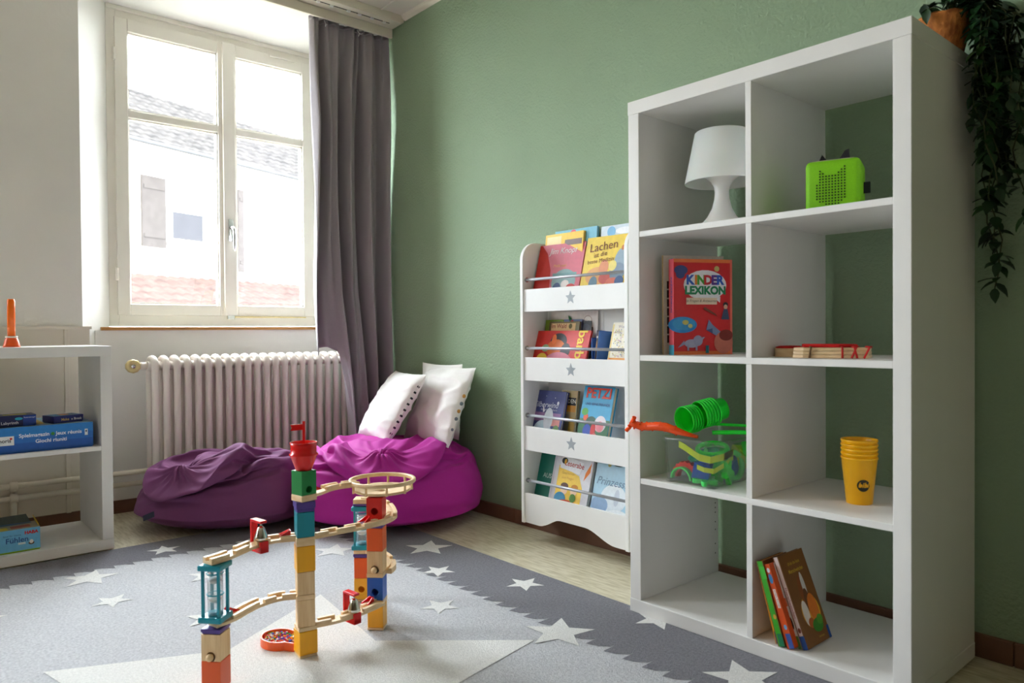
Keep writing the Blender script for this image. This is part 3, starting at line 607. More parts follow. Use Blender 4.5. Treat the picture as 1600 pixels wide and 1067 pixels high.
[-1,37,37,37,35,34,34,30,27,22,20,19,18,15,12,4,-2,-3,-5,-9,-14,-17,-17,-22,-24,-27,-30,-32,-34,-34,-36,-37,-37,-37,-37,-36,-36,-34,-32,-29,-26,-24,-22,-19,-17,-14,-10,-5,0,2,5,8,11,16,22,23,23,26,30,32,34,35,36,37],
[-3,39,40,39,37,37,36,32,28,24,22,19,19,16,12,4,-2,-2,-6,-9,-15,-18,-21,-24,-27,-29,-31,-32,-34,-34,-38,-40,-39,-39,-39,-39,-37,-37,-34,-30,-28,-25,-23,-20,-18,-15,-11,-4,-1,3,5,9,11,17,23,24,24,28,31,35,35,37,38,38],
[-4,41,41,41,39,39,38,35,29,25,23,20,20,16,13,4,-2,-3,-5,-10,-16,-21,-24,-27,-30,-30,-32,-32,-34,-34,-38,-41,-41,-41,-41,-40,-40,-38,-35,-32,-29,-27,-24,-21,-19,-15,-11,-5,0,2,6,9,12,18,23,26,25,29,33,35,37,38,39,41],
[-6,43,43,42,41,41,39,37,31,26,24,21,20,17,12,5,-2,-3,-5,-11,-19,-23,-27,-29,-31,-32,-33,-33,-33,-35,-36,-41,-43,-43,-42,-42,-41,-40,-37,-33,-30,-28,-25,-22,-19,-16,-11,-5,-1,3,6,10,12,18,25,26,26,30,34,37,38,39,41,42],
[-7,43,45,44,42,42,41,38,33,27,24,22,20,17,13,5,-1,-4,-5,-12,-22,-25,-29,-31,-32,-34,-33,-33,-34,-34,-36,-40,-44,-44,-44,-43,-42,-41,-38,-35,-31,-29,-26,-22,-19,-17,-12,-5,0,3,7,9,13,19,25,26,27,31,35,38,39,40,42,43],
[-8,44,46,45,44,43,42,39,34,29,24,22,20,18,13,5,-2,-3,-5,-15,-23,-28,-29,-33,-33,-35,-34,-33,-34,-35,-35,-39,-44,-45,-45,-44,-43,-42,-40,-35,-32,-30,-26,-23,-20,-17,-12,-5,0,3,7,10,14,18,26,27,27,32,35,39,39,42,43,44],
[-9,45,47,46,44,44,43,40,35,30,25,22,20,17,14,5,-1,-4,-6,-16,-25,-28,-31,-33,-35,-35,-35,-34,-34,-34,-35,-38,-44,-46,-46,-44,-45,-42,-40,-37,-33,-30,-27,-23,-20,-17,-12,-5,0,3,7,10,14,19,26,27,28,32,36,39,41,41,44,45],
[-10,46,47,44,47,41,46,36,41,30,26,21,21,18,17,8,1,0,-6,-18,-27,-31,-33,-36,-36,-38,-36,-35,-34,-35,-36,-37,-42,-49,-48,-45,-47,-45,-42,-39,-35,-32,-28,-25,-20,-16,-12,-6,0,3,8,11,15,21,26,30,32,33,39,46,41,38,45,45],
[-10,46,47,44,48,40,47,34,43,31,27,23,21,18,10,7,3,-1,-10,-18,-26,-30,-34,-35,-35,-36,-35,-35,-35,-33,-35,-37,-43,-48,-47,-46,-44,-42,-40,-39,-35,-35,-26,-28,-18,-16,-10,-6,-2,2,5,15,16,19,26,27,36,36,26,43,42,41,44,46],
[-11,46,48,46,46,42,46,36,41,31,27,24,22,15,12,7,3,-2,-8,-19,-27,-31,-33,-35,-36,-36,-36,-34,-35,-34,-34,-38,-43,-45,-47,-48,-41,-41,-45,-40,-29,-30,-34,-21,-21,-17,-13,-8,-2,3,7,12,15,20,25,28,32,37,39,30,46,42,42,47],
[-12,47,47,45,47,45,43,39,39,32,29,23,21,16,11,7,2,-4,-8,-19,-26,-31,-33,-35,-35,-37,-36,-34,-34,-34,-35,-37,-44,-46,-47,-39,-44,-42,-41,-35,-44,-32,-25,-23,-19,-15,-15,-11,-1,2,8,11,15,20,24,27,33,36,37,38,37,44,44,46],
[-12,47,47,47,46,45,42,41,36,33,27,24,21,16,10,7,2,-4,-8,-19,-26,-30,-32,-37,-35,-34,-36,-34,-35,-32,-35,-39,-44,-47,-46,-43,-31,-41,-43,-39,-35,-41,-13,-24,-25,-19,-15,-11,-8,10,5,10,15,19,24,26,31,37,38,38,39,42,45,44],
[-12,46,48,47,46,44,43,42,35,31,27,24,18,14,11,5,2,-4,-9,-16,-26,-29,-31,-31,-35,-36,-36,-35,-30,-32,-38,-43,-44,-44,-45,-38,-45,-25,-36,-39,-38,-34,-37,-2,-21,-19,-17,-12,-11,-11,21,9,14,18,23,26,30,35,37,36,39,42,44,45],
[-12,48,45,46,46,44,41,40,37,29,26,24,17,14,10,5,-1,-5,-10,-11,-18,-27,-32,-33,-35,-35,-33,-35,-31,-33,-37,-41,-44,-45,-45,-34,-43,-46,-37,-35,-31,-30,-18,-43,-23,-18,-16,-8,-5,10,11,15,16,16,27,24,29,33,36,36,39,41,43,44],
[-11,45,46,45,44,43,41,37,35,29,26,21,17,13,9,5,-1,-3,-1,-9,-27,-31,-28,-32,-32,-31,-29,-33,-38,-38,-39,-30,-44,-43,-40,-35,-43,-42,-28,-37,-24,-34,-35,-18,-25,-25,-21,-11,-4,20,14,14,14,15,9,30,31,32,35,35,38,40,41,42],
[-9,43,44,43,42,42,40,37,32,29,25,24,15,15,13,6,-1,-3,-4,-27,-25,-24,-29,-28,-32,-16,-34,-37,-28,-37,-41,-43,-25,-43,-40,-43,-32,-43,-20,-36,-36,-17,-34,-22,-36,-8,-28,-3,0,-3,2,4,12,22,35,29,29,30,33,30,37,38,41,42],
[-6,39,40,43,42,36,41,32,32,25,30,24,4,12,17,-2,8,2,-6,-25,-17,-38,-25,-28,-18,-6,-35,-35,-37,-41,-29,-43,-43,-35,-25,-39,-40,-42,-44,1,-36,-36,-10,-35,-29,-30,-25,27,3,-3,3,2,13,3,23,25,29,31,35,40,40,38,31,43],
[-10,37,41,42,36,41,37,25,35,26,20,32,13,-3,10,13,-11,4,4,-13,-18,-36,-37,0,-14,-20,-34,-37,-40,-32,-42,-34,-42,-40,-40,-21,-27,-43,-36,-34,1,-37,-28,-13,-34,-33,-33,26,23,3,3,1,1,4,22,30,30,30,25,41,37,20,43,41],
[-19,39,41,33,41,41,25,34,32,24,16,33,3,15,11,4,-10,-7,2,4,-17,-42,-8,-10,-21,-26,-14,-40,-41,-40,-40,-38,-36,-39,-39,-41,-24,-23,-20,-23,-15,-24,-30,-28,-28,-26,-34,-23,23,22,25,14,4,-21,31,34,30,29,29,25,15,44,39,31],
[-22,39,37,31,38,39,18,32,33,17,30,24,16,-6,12,1,2,-10,-6,5,-5,-14,-42,-2,-25,-24,-4,-40,-41,-41,-39,-39,-35,-35,-41,-36,-41,-28,6,3,-19,-28,-22,-25,-31,-28,-39,-38,-13,23,24,14,15,31,11,16,14,23,26,27,39,41,39,39],
[-34,38,29,38,38,27,27,26,33,15,27,25,19,12,-14,9,-4,-5,-1,-9,1,3,-17,-44,-26,-21,9,-40,-39,-40,-39,-37,-32,-40,-36,-40,-36,-42,-7,10,9,-10,-21,-24,-24,-37,-39,-39,-43,4,28,39,30,35,18,16,16,15,-3,35,41,40,41,29],
[-34,21,33,37,26,34,18,33,29,23,17,27,19,11,8,-20,5,-5,-11,3,-3,-5,3,-16,-35,-44,5,-34,-38,-37,-38,-34,-29,-39,-41,-37,-38,-39,-34,15,5,0,-10,-16,-20,-22,-34,-41,-43,-14,1,42,21,36,23,26,16,2,21,41,41,37,32,31],
[-47,16,36,33,26,28,20,32,25,21,24,19,18,13,13,1,-25,-2,-3,-2,-10,1,-1,-11,-13,-28,-24,-32,-37,-37,-34,-37,-35,-25,-39,-38,-34,-40,-39,-4,8,-8,-10,-14,-17,-17,-37,-32,-2,-8,-6,-13,31,31,22,22,17,15,41,40,31,30,33,33],
[-78,33,34,22,32,22,26,25,23,21,23,19,17,15,11,7,-9,-27,-4,-2,-1,-1,-6,-12,-11,-12,-24,-35,-34,-34,-35,-36,-36,-35,-29,-28,-33,-39,-36,-38,12,35,-9,-17,-22,-42,-26,2,4,-7,-13,-20,-8,16,27,23,26,35,42,27,26,35,32,37],
[-87,33,27,16,32,21,21,23,22,22,22,19,17,12,12,8,5,-28,-19,-3,-1,5,-13,-4,-9,-17,-17,-33,-27,-36,-35,-35,-36,-24,-36,-35,-31,-36,-34,-36,31,-3,-7,-17,6,-27,-16,8,-2,-3,-22,-12,-7,-20,39,18,38,23,21,28,38,28,37,13],
[-103,36,23,13,23,28,13,23,21,22,21,20,16,10,12,10,2,-10,-29,-11,0,6,-15,-4,-9,-10,-12,-30,-34,-27,-34,-32,-34,-37,-27,-7,-33,-35,-36,-37,11,-14,10,-20,-9,-7,11,1,-5,-4,-6,-9,-17,-12,15,30,25,26,32,7,35,33,3,33],
[-120,33,8,22,25,30,5,22,21,22,20,20,16,7,12,11,-1,-6,-17,-22,-2,5,-12,-8,-8,-10,-12,-13,-37,-28,-29,-34,-17,-30,-30,-27,-29,-30,-31,-33,-20,16,-15,-14,-16,-1,0,3,-6,-6,-5,-6,-1,-8,29,32,32,27,17,7,25,28,1,34],
[-139,25,18,26,23,21,-2,22,21,21,20,19,17,4,12,10,-2,-4,-16,-18,-5,4,-12,-10,-4,-12,-13,-10,-21,-34,-28,-31,-24,-29,-30,-28,-27,-28,-33,-29,-7,0,-4,-28,-4,-15,-1,-1,-6,-5,-5,-6,-5,19,-4,54,27,37,0,31,28,-1,16,33],
[-164,16,29,19,25,16,1,21,21,20,19,19,18,1,11,10,-3,-4,-7,-18,-1,-7,-11,-11,-3,-11,-14,-11,-15,-22,-32,-32,-29,-23,-28,-27,-27,-29,-31,-25,-20,-5,4,-25,0,-6,-16,-6,-7,-7,-3,-6,-6,24,-5,44,34,35,10,30,15,-1,33,31],
[-197,28,23,16,24,10,23,20,17,17,18,25,-1,19,-6,9,-4,-4,-6,-6,-9,-11,-10,-11,-1,-13,-10,-15,-15,-17,-22,-31,-30,-28,-25,-26,-25,-29,-22,-20,-21,-26,8,-13,-4,-5,-12,-14,-6,-14,-5,-2,-4,8,25,20,38,34,6,29,21,7,32,27],
[-221,30,14,30,19,15,31,19,17,14,12,13,19,4,-15,6,1,13,-7,-22,-14,-10,-10,5,-14,-10,-13,-14,-17,-16,-18,-20,-29,-24,-28,-29,-26,-19,-16,-19,-24,-32,-7,0,-6,-7,-12,-3,-15,-16,-4,0,-3,-4,23,26,31,33,4,26,22,20,27,29],
[-241,20,31,19,21,21,30,7,17,16,14,13,5,9,-16,5,5,12,9,-15,-17,-35,0,-3,-10,-5,-21,-15,-16,-16,-17,-18,-17,-21,-25,-28,-29,-15,-20,-25,-27,3,-32,-7,-7,-1,-12,-6,-18,-11,-3,-7,-5,8,15,25,35,13,12,29,25,19,28,29],
[-263,30,26,21,15,29,22,-5,16,15,13,11,8,5,-12,3,9,10,6,-4,-13,-17,-29,-6,-5,-10,-10,-25,-16,-16,-16,-17,-18,-17,-18,-20,-23,-29,-20,-24,-21,-14,-10,-21,2,-11,-12,-11,-9,-9,-11,-6,10,7,4,32,15,13,21,24,26,25,29,29],
[-280,18,25,25,22,24,18,-8,10,15,12,10,7,4,-5,3,9,6,5,-2,-9,-11,-16,-25,-11,-6,-10,-20,-20,-17,-16,-16,-18,-17,-17,-18,-17,-18,-19,-22,-17,-17,-19,-17,-10,-11,-12,-11,-12,-9,-9,0,2,6,15,16,16,24,25,26,27,30,26,30],
[-311,24,21,24,22,23,14,-4,2,17,8,10,5,4,6,-2,6,5,4,-2,-8,-11,-15,-18,-18,-6,-8,-13,-22,-18,-17,-16,-17,-17,-17,-17,-17,-18,-18,-18,-18,-17,-16,-14,-9,-10,-10,-5,0,4,8,3,-15,14,14,15,6,23,16,21,25,22,28,28],
[-318,-6,20,16,16,14,1,12,-1,15,-5,6,-2,9,9,10,0,0,-3,-2,0,-10,-10,-13,-13,-12,1,-17,-8,-14,-5,-8,-19,-18,6,-9,-12,-12,-21,-15,-13,2,-12,-5,-7,-2,-2,-5,-2,3,-3,-16,12,4,10,-5,18,18,16,16,17,11,7,18],
[-342,14,-4,7,12,-2,10,-5,8,5,5,-11,10,-5,14,6,1,2,-1,1,-3,-7,-9,-9,-12,6,-14,-4,-10,-9,-4,10,-11,-12,-5,8,-17,-16,13,-2,-16,-10,19,-22,19,-5,-18,-8,7,-11,-20,15,-13,11,-1,14,5,14,-1,17,11,12,1,14],
[-386,-11,19,7,14,-12,-4,11,11,1,-3,10,10,-6,11,-5,-7,-4,3,-5,4,7,5,-7,-7,0,7,-9,-12,6,-8,4,-8,-8,-1,-1,-6,-8,-5,0,-12,-3,-10,-7,-9,25,-15,-16,26,3,-15,-3,7,-5,11,4,-2,5,10,6,-8,-11,15,16],
[-362,-6,-1,12,-4,-1,-13,-3,9,-2,-7,-5,-1,0,0,-5,0,-2,-3,1,1,1,4,-4,0,-2,5,-2,-3,2,-1,3,-10,0,7,3,-3,5,-2,-6,1,5,5,3,0,0,-4,-10,1,10,-1,5,3,5,8,-4,-1,-1,-1,6,4,-12,4,11]],
[[7,0,0,0,0,0,0,0,0,0,0,0,0,0,0,0,0,0,0,0,0,0,0,0,0,0,0,0,0,0,0,0,0,0,0,0,0,0,0,0,0,0,0,0,0,0,0,0,0,0,0,0,0,0,0,0,0,0,0,0,0,0,0,0],
[7,0,0,0,0,0,0,0,0,0,0,0,0,0,0,0,0,0,0,0,0,0,0,0,0,0,0,0,0,0,0,0,0,0,0,0,0,0,0,0,0,0,0,0,0,0,0,0,0,0,0,0,0,0,0,0,0,0,0,0,0,0,0,0],
[9,0,0,0,0,0,0,0,0,0,0,0,0,0,0,0,0,0,0,0,0,0,0,0,0,0,0,0,0,0,0,0,0,0,0,0,0,0,0,0,0,0,0,0,0,0,0,0,0,0,0,0,0,0,0,0,0,0,0,0,0,0,0,0],
[12,0,0,0,0,0,0,0,0,0,0,0,0,0,0,0,0,0,0,0,0,0,0,0,0,0,0,0,0,0,0,0,0,0,0,0,0,0,0,0,0,0,0,0,0,0,0,0,0,0,0,0,0,0,0,0,0,0,0,0,0,0,0,0],
[16,0,0,0,0,0,0,0,0,0,0,0,0,0,0,0,0,0,0,0,0,0,0,0,0,0,0,0,0,0,0,0,0,0,0,0,0,0,0,0,0,0,0,0,0,0,0,0,0,0,0,0,0,0,0,0,0,0,0,0,0,0,0,0],
[21,0,0,0,0,0,0,0,0,0,0,0,0,0,0,0,0,0,0,0,0,0,0,0,0,0,0,0,0,0,0,0,0,0,0,0,0,0,0,0,0,0,0,0,0,0,0,0,0,0,0,0,0,0,0,0,0,0,0,0,0,0,0,0],
[27,0,0,0,0,0,0,0,0,0,0,0,0,0,0,0,0,0,0,0,0,0,0,0,0,0,0,0,0,0,0,0,0,0,0,0,0,0,0,0,0,0,0,0,0,0,0,0,0,0,0,0,0,0,0,0,0,0,0,0,0,0,0,0],
[34,0,0,0,0,0,0,0,0,0,0,0,0,0,0,0,0,0,0,0,0,0,0,0,0,0,0,0,0,0,0,0,0,0,0,0,0,0,0,0,0,0,0,0,0,0,0,0,0,0,0,0,0,0,0,0,0,0,0,0,0,0,0,0],
[42,0,0,0,0,0,0,0,0,0,0,0,0,0,0,0,0,0,0,0,0,0,0,0,0,0,0,0,0,0,0,0,0,0,0,0,0,0,0,0,0,0,0,0,0,0,0,0,0,0,0,0,0,0,0,0,0,0,0,0,0,0,0,0],
[52,0,0,0,0,0,0,0,0,0,0,0,0,0,0,0,0,0,0,0,0,0,0,0,0,0,0,0,0,0,0,0,0,0,0,0,0,0,0,0,0,0,0,0,0,0,0,0,0,0,0,0,0,0,0,0,0,0,0,0,0,0,0,0],
[62,0,0,0,0,0,0,0,0,0,0,0,0,0,0,0,0,0,0,0,0,0,0,0,0,0,0,0,0,0,0,0,0,0,0,0,0,0,0,0,0,0,0,0,0,0,0,0,0,0,0,0,0,0,0,0,0,0,0,0,0,0,0,0],
[74,0,0,0,0,0,0,0,0,0,0,0,0,0,0,0,0,0,0,0,0,0,0,0,0,0,0,0,0,0,0,0,0,0,0,0,0,0,0,0,0,0,0,0,0,0,0,0,0,0,0,0,0,0,0,0,0,0,0,0,0,0,0,0],
[87,0,0,0,0,0,0,0,0,0,0,0,0,0,0,0,0,0,0,0,0,0,0,0,0,0,0,0,0,0,0,0,0,0,0,0,0,0,0,0,0,0,0,0,0,0,0,0,0,0,0,0,0,0,0,0,0,0,0,0,0,0,0,0],
[101,0,0,0,0,0,0,0,0,0,0,0,0,0,0,0,0,0,0,0,0,0,0,0,0,0,0,0,0,0,0,0,0,0,0,0,0,0,0,0,0,0,0,0,0,0,0,0,0,0,0,0,0,0,0,0,0,0,0,0,0,0,0,0],
[116,0,0,0,0,0,0,0,0,0,0,0,0,0,0,0,0,0,0,0,0,0,0,0,0,0,0,0,0,0,0,0,0,0,0,0,0,0,0,0,0,0,0,0,0,0,0,0,0,0,0,0,0,0,0,0,0,0,0,0,0,0,0,0],
[135,-1,0,1,-1,1,-1,1,-1,0,0,0,0,0,-2,-1,-2,-2,-2,-4,0,-6,1,-1,3,3,-2,3,-3,-10,9,-7,-8,10,-2,-8,7,3,1,-3,2,0,2,5,-3,-2,-3,-3,-1,0,5,2,1,3,2,4,3,1,3,3,0,-1,0,0],
[155,-1,0,2,-1,1,-1,0,0,0,0,-1,0,-1,-1,-1,-2,-2,-2,-1,-2,-3,-2,0,0,1,2,0,1,-5,0,-2,-2,2,0,-3,0,1,0,1,1,1,1,4,-1,-1,-3,-2,-1,2,1,2,1,2,2,2,2,1,6,0,1,0,0,0],
[184,0,0,0,0,0,0,0,0,0,0,0,-1,0,-1,-2,-2,-2,-2,-3,-2,-2,-2,-1,1,2,0,1,0,-6,0,-1,-2,1,0,-3,2,0,2,-1,2,1,2,2,-1,-2,-2,-2,0,1,1,2,2,2,3,2,1,1,2,5,1,0,0,1],
[208,-1,1,-1,1,0,1,0,0,-1,1,-2,1,-1,-1,-2,-1,-2,-3,-3,-2,-2,-2,-1,1,-1,1,3,-2,-3,-1,-1,-5,3,-1,-5,5,1,-1,-6,10,0,2,2,-1,-1,-2,-1,-1,1,2,1,2,3,2,3,1,0,3,2,3,0,1,0],
[234,-1,-1,1,1,0,0,0,0,-1,0,0,-1,0,-2,-2,-1,-2,-2,-3,-3,-2,-1,-3,-1,3,0,-10,-3,8,-7,0,3,-2,3,-4,-4,-1,5,-3,-5,17,-5,3,4,0,-2,-2,0,0,3,2,2,2,3,2,2,1,2,2,2,1,-1,3],
[268,1,-4,-1,3,3,-1,-2,2,0,-1,0,-2,-1,-2,-1,-2,-2,-3,-3,-3,-2,-1,0,-2,-7,-4,-2,2,-6,-3,2,2,8,0,-9,3,-3,-5,-1,-1,-3,19,-1,0,4,-1,-1,1,3,2,2,2,3,3,2,2,2,2,4,2,1,0,-2],
[302,-1,1,0,1,-1,2,-1,-2,2,-3,0,-1,-2,-1,-2,-2,-3,-3,-2,-1,-2,-1,-1,-3,-6,-6,1,-21,16,-2,2,3,4,-2,-12,0,6,-7,0,1,-3,0,7,-9,7,5,4,6,3,4,2,1,3,2,3,2,3,1,3,2,3,1,-2],
[335,-1,0,3,-1,-1,0,1,-1,-1,-1,-2,-1,-2,-2,-1,-2,-3,-1,-1,-6,-15,4,-20,-14,-15,27,-18,-1,0,4,25,-7,-6,-19,24,0,-1,-22,17,-12,12,9,-27,1,25,6,7,6,-4,1,2,4,3,10,2,1,2,1,3,2,2,2,1],
[365,0,1,0,1,-1,0,1,-1,-1,-1,-1,-2,-1,0,-2,-2,-2,-2,-18,-15,1,-12,-1,-19,-3,3,-1,6,2,3,2,-35,-11,2,7,26,9,-31,8,19,-15,17,-23,14,-9,-13,15,33,18,2,-1,3,6,2,3,2,2,4,5,2,2,1,-1],
[391,6,-6,5,1,-5,4,-2,0,-3,3,-1,-10,-5,5,-15,13,2,-3,-17,-12,-15,-8,-10,2,-1,-3,3,6,-9,-32,-3,-3,11,-7,-7,1,7,13,-10,9,15,-14,3,-15,27,-10,-3,13,27,-8,16,-2,26,7,3,2,3,2,0,-5,2,11,-1],
[424,-15,5,10,-10,10,1,-8,4,-3,-8,11,-7,-11,-5,0,-19,19,8,-10,-13,-15,-14,-3,0,3,-8,-9,-13,-28,-7,21,1,-14,12,-2,-7,11,-2,2,-6,-1,21,-14,-5,-7,31,-2,5,13,-4,5,21,-24,10,13,12,12,20,-12,5,12,-6,4],
[426,12,9,-14,10,8,-16,9,3,-4,-12,12,-21,11,-3,-6,-18,-16,21,14,-11,-24,-3,-2,-3,-9,-38,-14,-12,5,5,-17,21,-13,14,5,1,-1,-37,18,22,-13,1,21,-9,-15,36,-21,6,35,-2,-3,-4,9,6,9,11,12,13,9,-2,1,7,8],
[438,12,18,-16,17,5,-21,0,14,-19,12,3,-12,-21,13,-22,11,-18,-12,11,29,-26,-7,4,-12,-13,-35,-18,-9,-4,2,5,-20,20,-5,21,9,-24,-4,-4,7,15,-6,1,-3,-5,27,4,-20,34,-21,6,20,1,25,10,5,4,7,18,10,5,6,-11],
[471,11,-14,14,9,-26,9,-9,19,-21,-5,20,-6,-13,-24,8,-26,20,-7,-11,3,25,-19,5,-30,-5,-24,-19,-16,-4,2,9,-23,-6,15,5,21,-8,-20,14,14,4,-5,-2,-4,-2,-1,8,15,-11,-6,31,17,-11,12,7,15,18,19,14,6,4,-7,-27],
[464,33,-6,15,-30,11,-12,15,7,-11,-20,1,24,-14,-14,-27,3,-25,23,10,-2,-4,17,-17,-20,-2,-43,9,-18,-17,-6,17,-25,-7,-7,13,13,16,-24,1,19,27,3,-2,-2,-8,-10,8,22,-6,-15,-9,26,3,31,11,13,11,28,5,-2,-15,-22,24],
[476,34,7,-15,-27,28,-9,15,-9,-20,6,-17,29,-6,-8,-21,-30,-3,-18,14,24,11,11,-11,-12,-34,-35,16,-11,-10,-1,-11,-1,-14,-14,3,13,15,-6,-35,19,42,8,5,-2,-32,2,22,29,-14,-1,-32,1,17,25,18,26,34,14,-9,-22,-21,22,-18],
[490,16,15,-32,-8,34,2,-22,4,-17,7,-16,27,-24,-4,11,-27,-29,-9,2,8,14,31,-13,-13,-19,-35,2,11,-2,-5,-5,-8,-17,-18,18,4,-1,-20,-16,-2,22,6,7,-4,-16,28,25,8,-1,-24,12,-9,-1,16,38,33,23,-2,-24,-22,18,-16,10],
[479,15,24,-35,8,35,-28,-7,6,-11,2,-13,26,-31,-7,7,12,-29,-25,0,4,29,10,-30,-15,-9,-8,-18,-10,10,7,3,3,-26,-7,15,-5,5,-13,-6,0,-28,23,20,-25,16,22,-4,0,3,17,2,-9,11,-6,37,13,33,-19,-25,8,-14,13,19],
[482,4,28,-34,29,21,-37,-4,6,-3,-10,-7,26,-36,-8,-1,33,-9,-28,-15,7,31,-11,-29,-10,14,-4,-18,-17,-26,2,1,12,3,8,0,-3,-2,-5,4,-8,-35,43,-28,-5,43,13,1,3,5,4,-2,-1,1,-19,21,31,-1,9,-32,-1,13,19,18],
[494,-8,22,-12,27,6,-40,-3,4,-7,-5,-2,25,-39,-8,-2,40,4,-18,-24,2,27,-33,-15,-11,14,4,-36,5,-24,10,-4,27,9,4,-8,1,-2,-5,-6,-28,-28,14,17,-33,23,33,19,1,1,3,7,13,-28,7,1,8,1,28,-34,16,19,18,8],
[489,21,24,-7,-23,23,-39,-5,0,-5,-3,5,20,-40,-7,-3,43,17,-17,-18,-3,19,-32,-23,4,-13,11,-21,-32,16,9,5,-14,10,6,-2,-3,-3,-1,1,-36,-40,8,30,14,-14,23,34,7,6,2,5,5,-29,23,2,20,-9,12,-11,19,-3,27,-10],
[514,12,12,-26,-12,26,-39,-4,-3,-1,0,4,14,-42,-7,2,44,19,4,-19,1,1,-29,-28,10,-12,-14,-2,-31,-22,9,11,5,-10,3,-2,-1,-1,2,-8,-11,-33,-17,27,7,40,11,4,9,7,1,5,4,-24,26,22,6,14,17,-10,13,-6,5,0],
[535,16,-12,-29,-13,29,-6,-5,-6,-3,-2,12,-31,-10,-31,7,45,13,12,4,-9,-14,-32,-17,12,-17,-4,-15,-27,-31,-16,9,7,2,-2,-2,-6,2,-8,-8,-10,-8,-27,12,37,8,9,11,7,13,4,1,2,-5,31,31,8,18,-5,16,17,-2,8,-4],
[563,0,-26,-1,-18,28,10,-6,-5,-5,-4,-8,-16,-21,-35,-1,41,-19,13,16,14,-19,-27,9,-5,-11,-11,-28,-19,-29,-27,-18,7,-1,1,2,-2,-8,-10,-8,-8,-3,-21,36,5,10,10,3,12,14,3,0,1,30,32,27,24,19,-23,20,20,21,-6,7],
[590,-20,0,-17,-12,24,-6,-34,-6,-7,-7,-8,10,-3,-34,-7,37,-19,-22,15,14,11,0,-12,-28,-16,8,-13,-20,-29,-27,-26,-22,-3,-1,2,1,-9,-8,1,3,-23,10,8,8,5,6,6,15,10,3,6,27,34,32,27,13,25,-3,18,20,20,-2,11],
[607,-3,-9,-13,-17,13,-20,-34,-21,-8,-6,-1,4,23,-30,-9,27,-19,-36,-1,11,13,13,9,-20,-24,-25,12,-11,-27,-26,-26,-24,-22,-11,-7,-1,2,-5,-2,-4,-1,-6,9,0,12,12,12,1,7,15,22,33,32,30,17,24,14,23,20,19,19,10,9],
[577,20,4,-2,-5,-15,-23,-31,-28,-12,-5,5,11,29,-23,-8,10,-36,-31,-5,5,6,9,20,-4,-31,-23,1,15,-24,-25,-25,-23,-21,-20,-17,-13,-10,-5,-2,-5,-3,2,6,13,11,11,12,12,14,16,29,27,32,31,23,23,20,20,17,16,7,-9,0],
[569,9,10,-15,-13,-11,6,-30,-32,9,-16,14,2,28,-2,-14,-27,-30,-33,-3,4,9,21,-6,12,-26,-29,22,2,-18,-22,-22,-22,-21,-19,-17,-15,-12,-8,-4,-4,2,8,9,11,12,13,15,15,12,-4,18,32,12,23,22,33,15,27,22,14,-11,-2,2],
[515,19,-4,-5,-11,-13,16,-9,-23,-6,22,-6,21,-13,-16,-26,-15,-14,1,-2,19,-5,-13,14,-6,7,-21,-7,16,-15,-20,-18,-8,-10,-16,-13,-12,-9,6,-1,-4,-4,6,1,13,1,-5,6,10,7,15,17,2,18,17,22,-1,10,12,12,15,17,21,-6],
[478,-1,18,10,-8,-18,-4,21,0,-31,3,22,-11,14,-26,6,-3,-24,15,-21,-5,7,6,-17,-4,19,0,-21,7,9,-19,-10,-12,13,-12,-14,2,-1,-8,-8,10,0,-7,9,-1,0,2,5,0,8,7,1,12,3,20,-10,23,-8,27,2,-16,12,21,5],
[440,-19,10,20,-3,-13,-17,4,8,-3,-11,2,0,21,-15,14,14,-16,17,-17,12,7,13,1,-26,17,18,-7,-12,21,-7,-17,-15,13,15,-16,-8,21,-15,-12,7,10,2,3,-1,-9,-4,13,-10,1,8,-2,0,17,-1,-13,-13,-11,19,9,-19,-20,11,19],
[470,-8,-1,1,3,-6,-6,-1,2,6,-5,-8,-3,1,-1,-9,-2,-3,4,-2,10,4,-1,1,-4,4,5,2,5,3,-2,-1,-2,2,11,-1,-2,-2,6,-6,2,2,8,3,6,-4,5,2,6,-2,0,-2,-2,-7,7,-4,-6,-4,-5,5,2,-10,4,0]]]
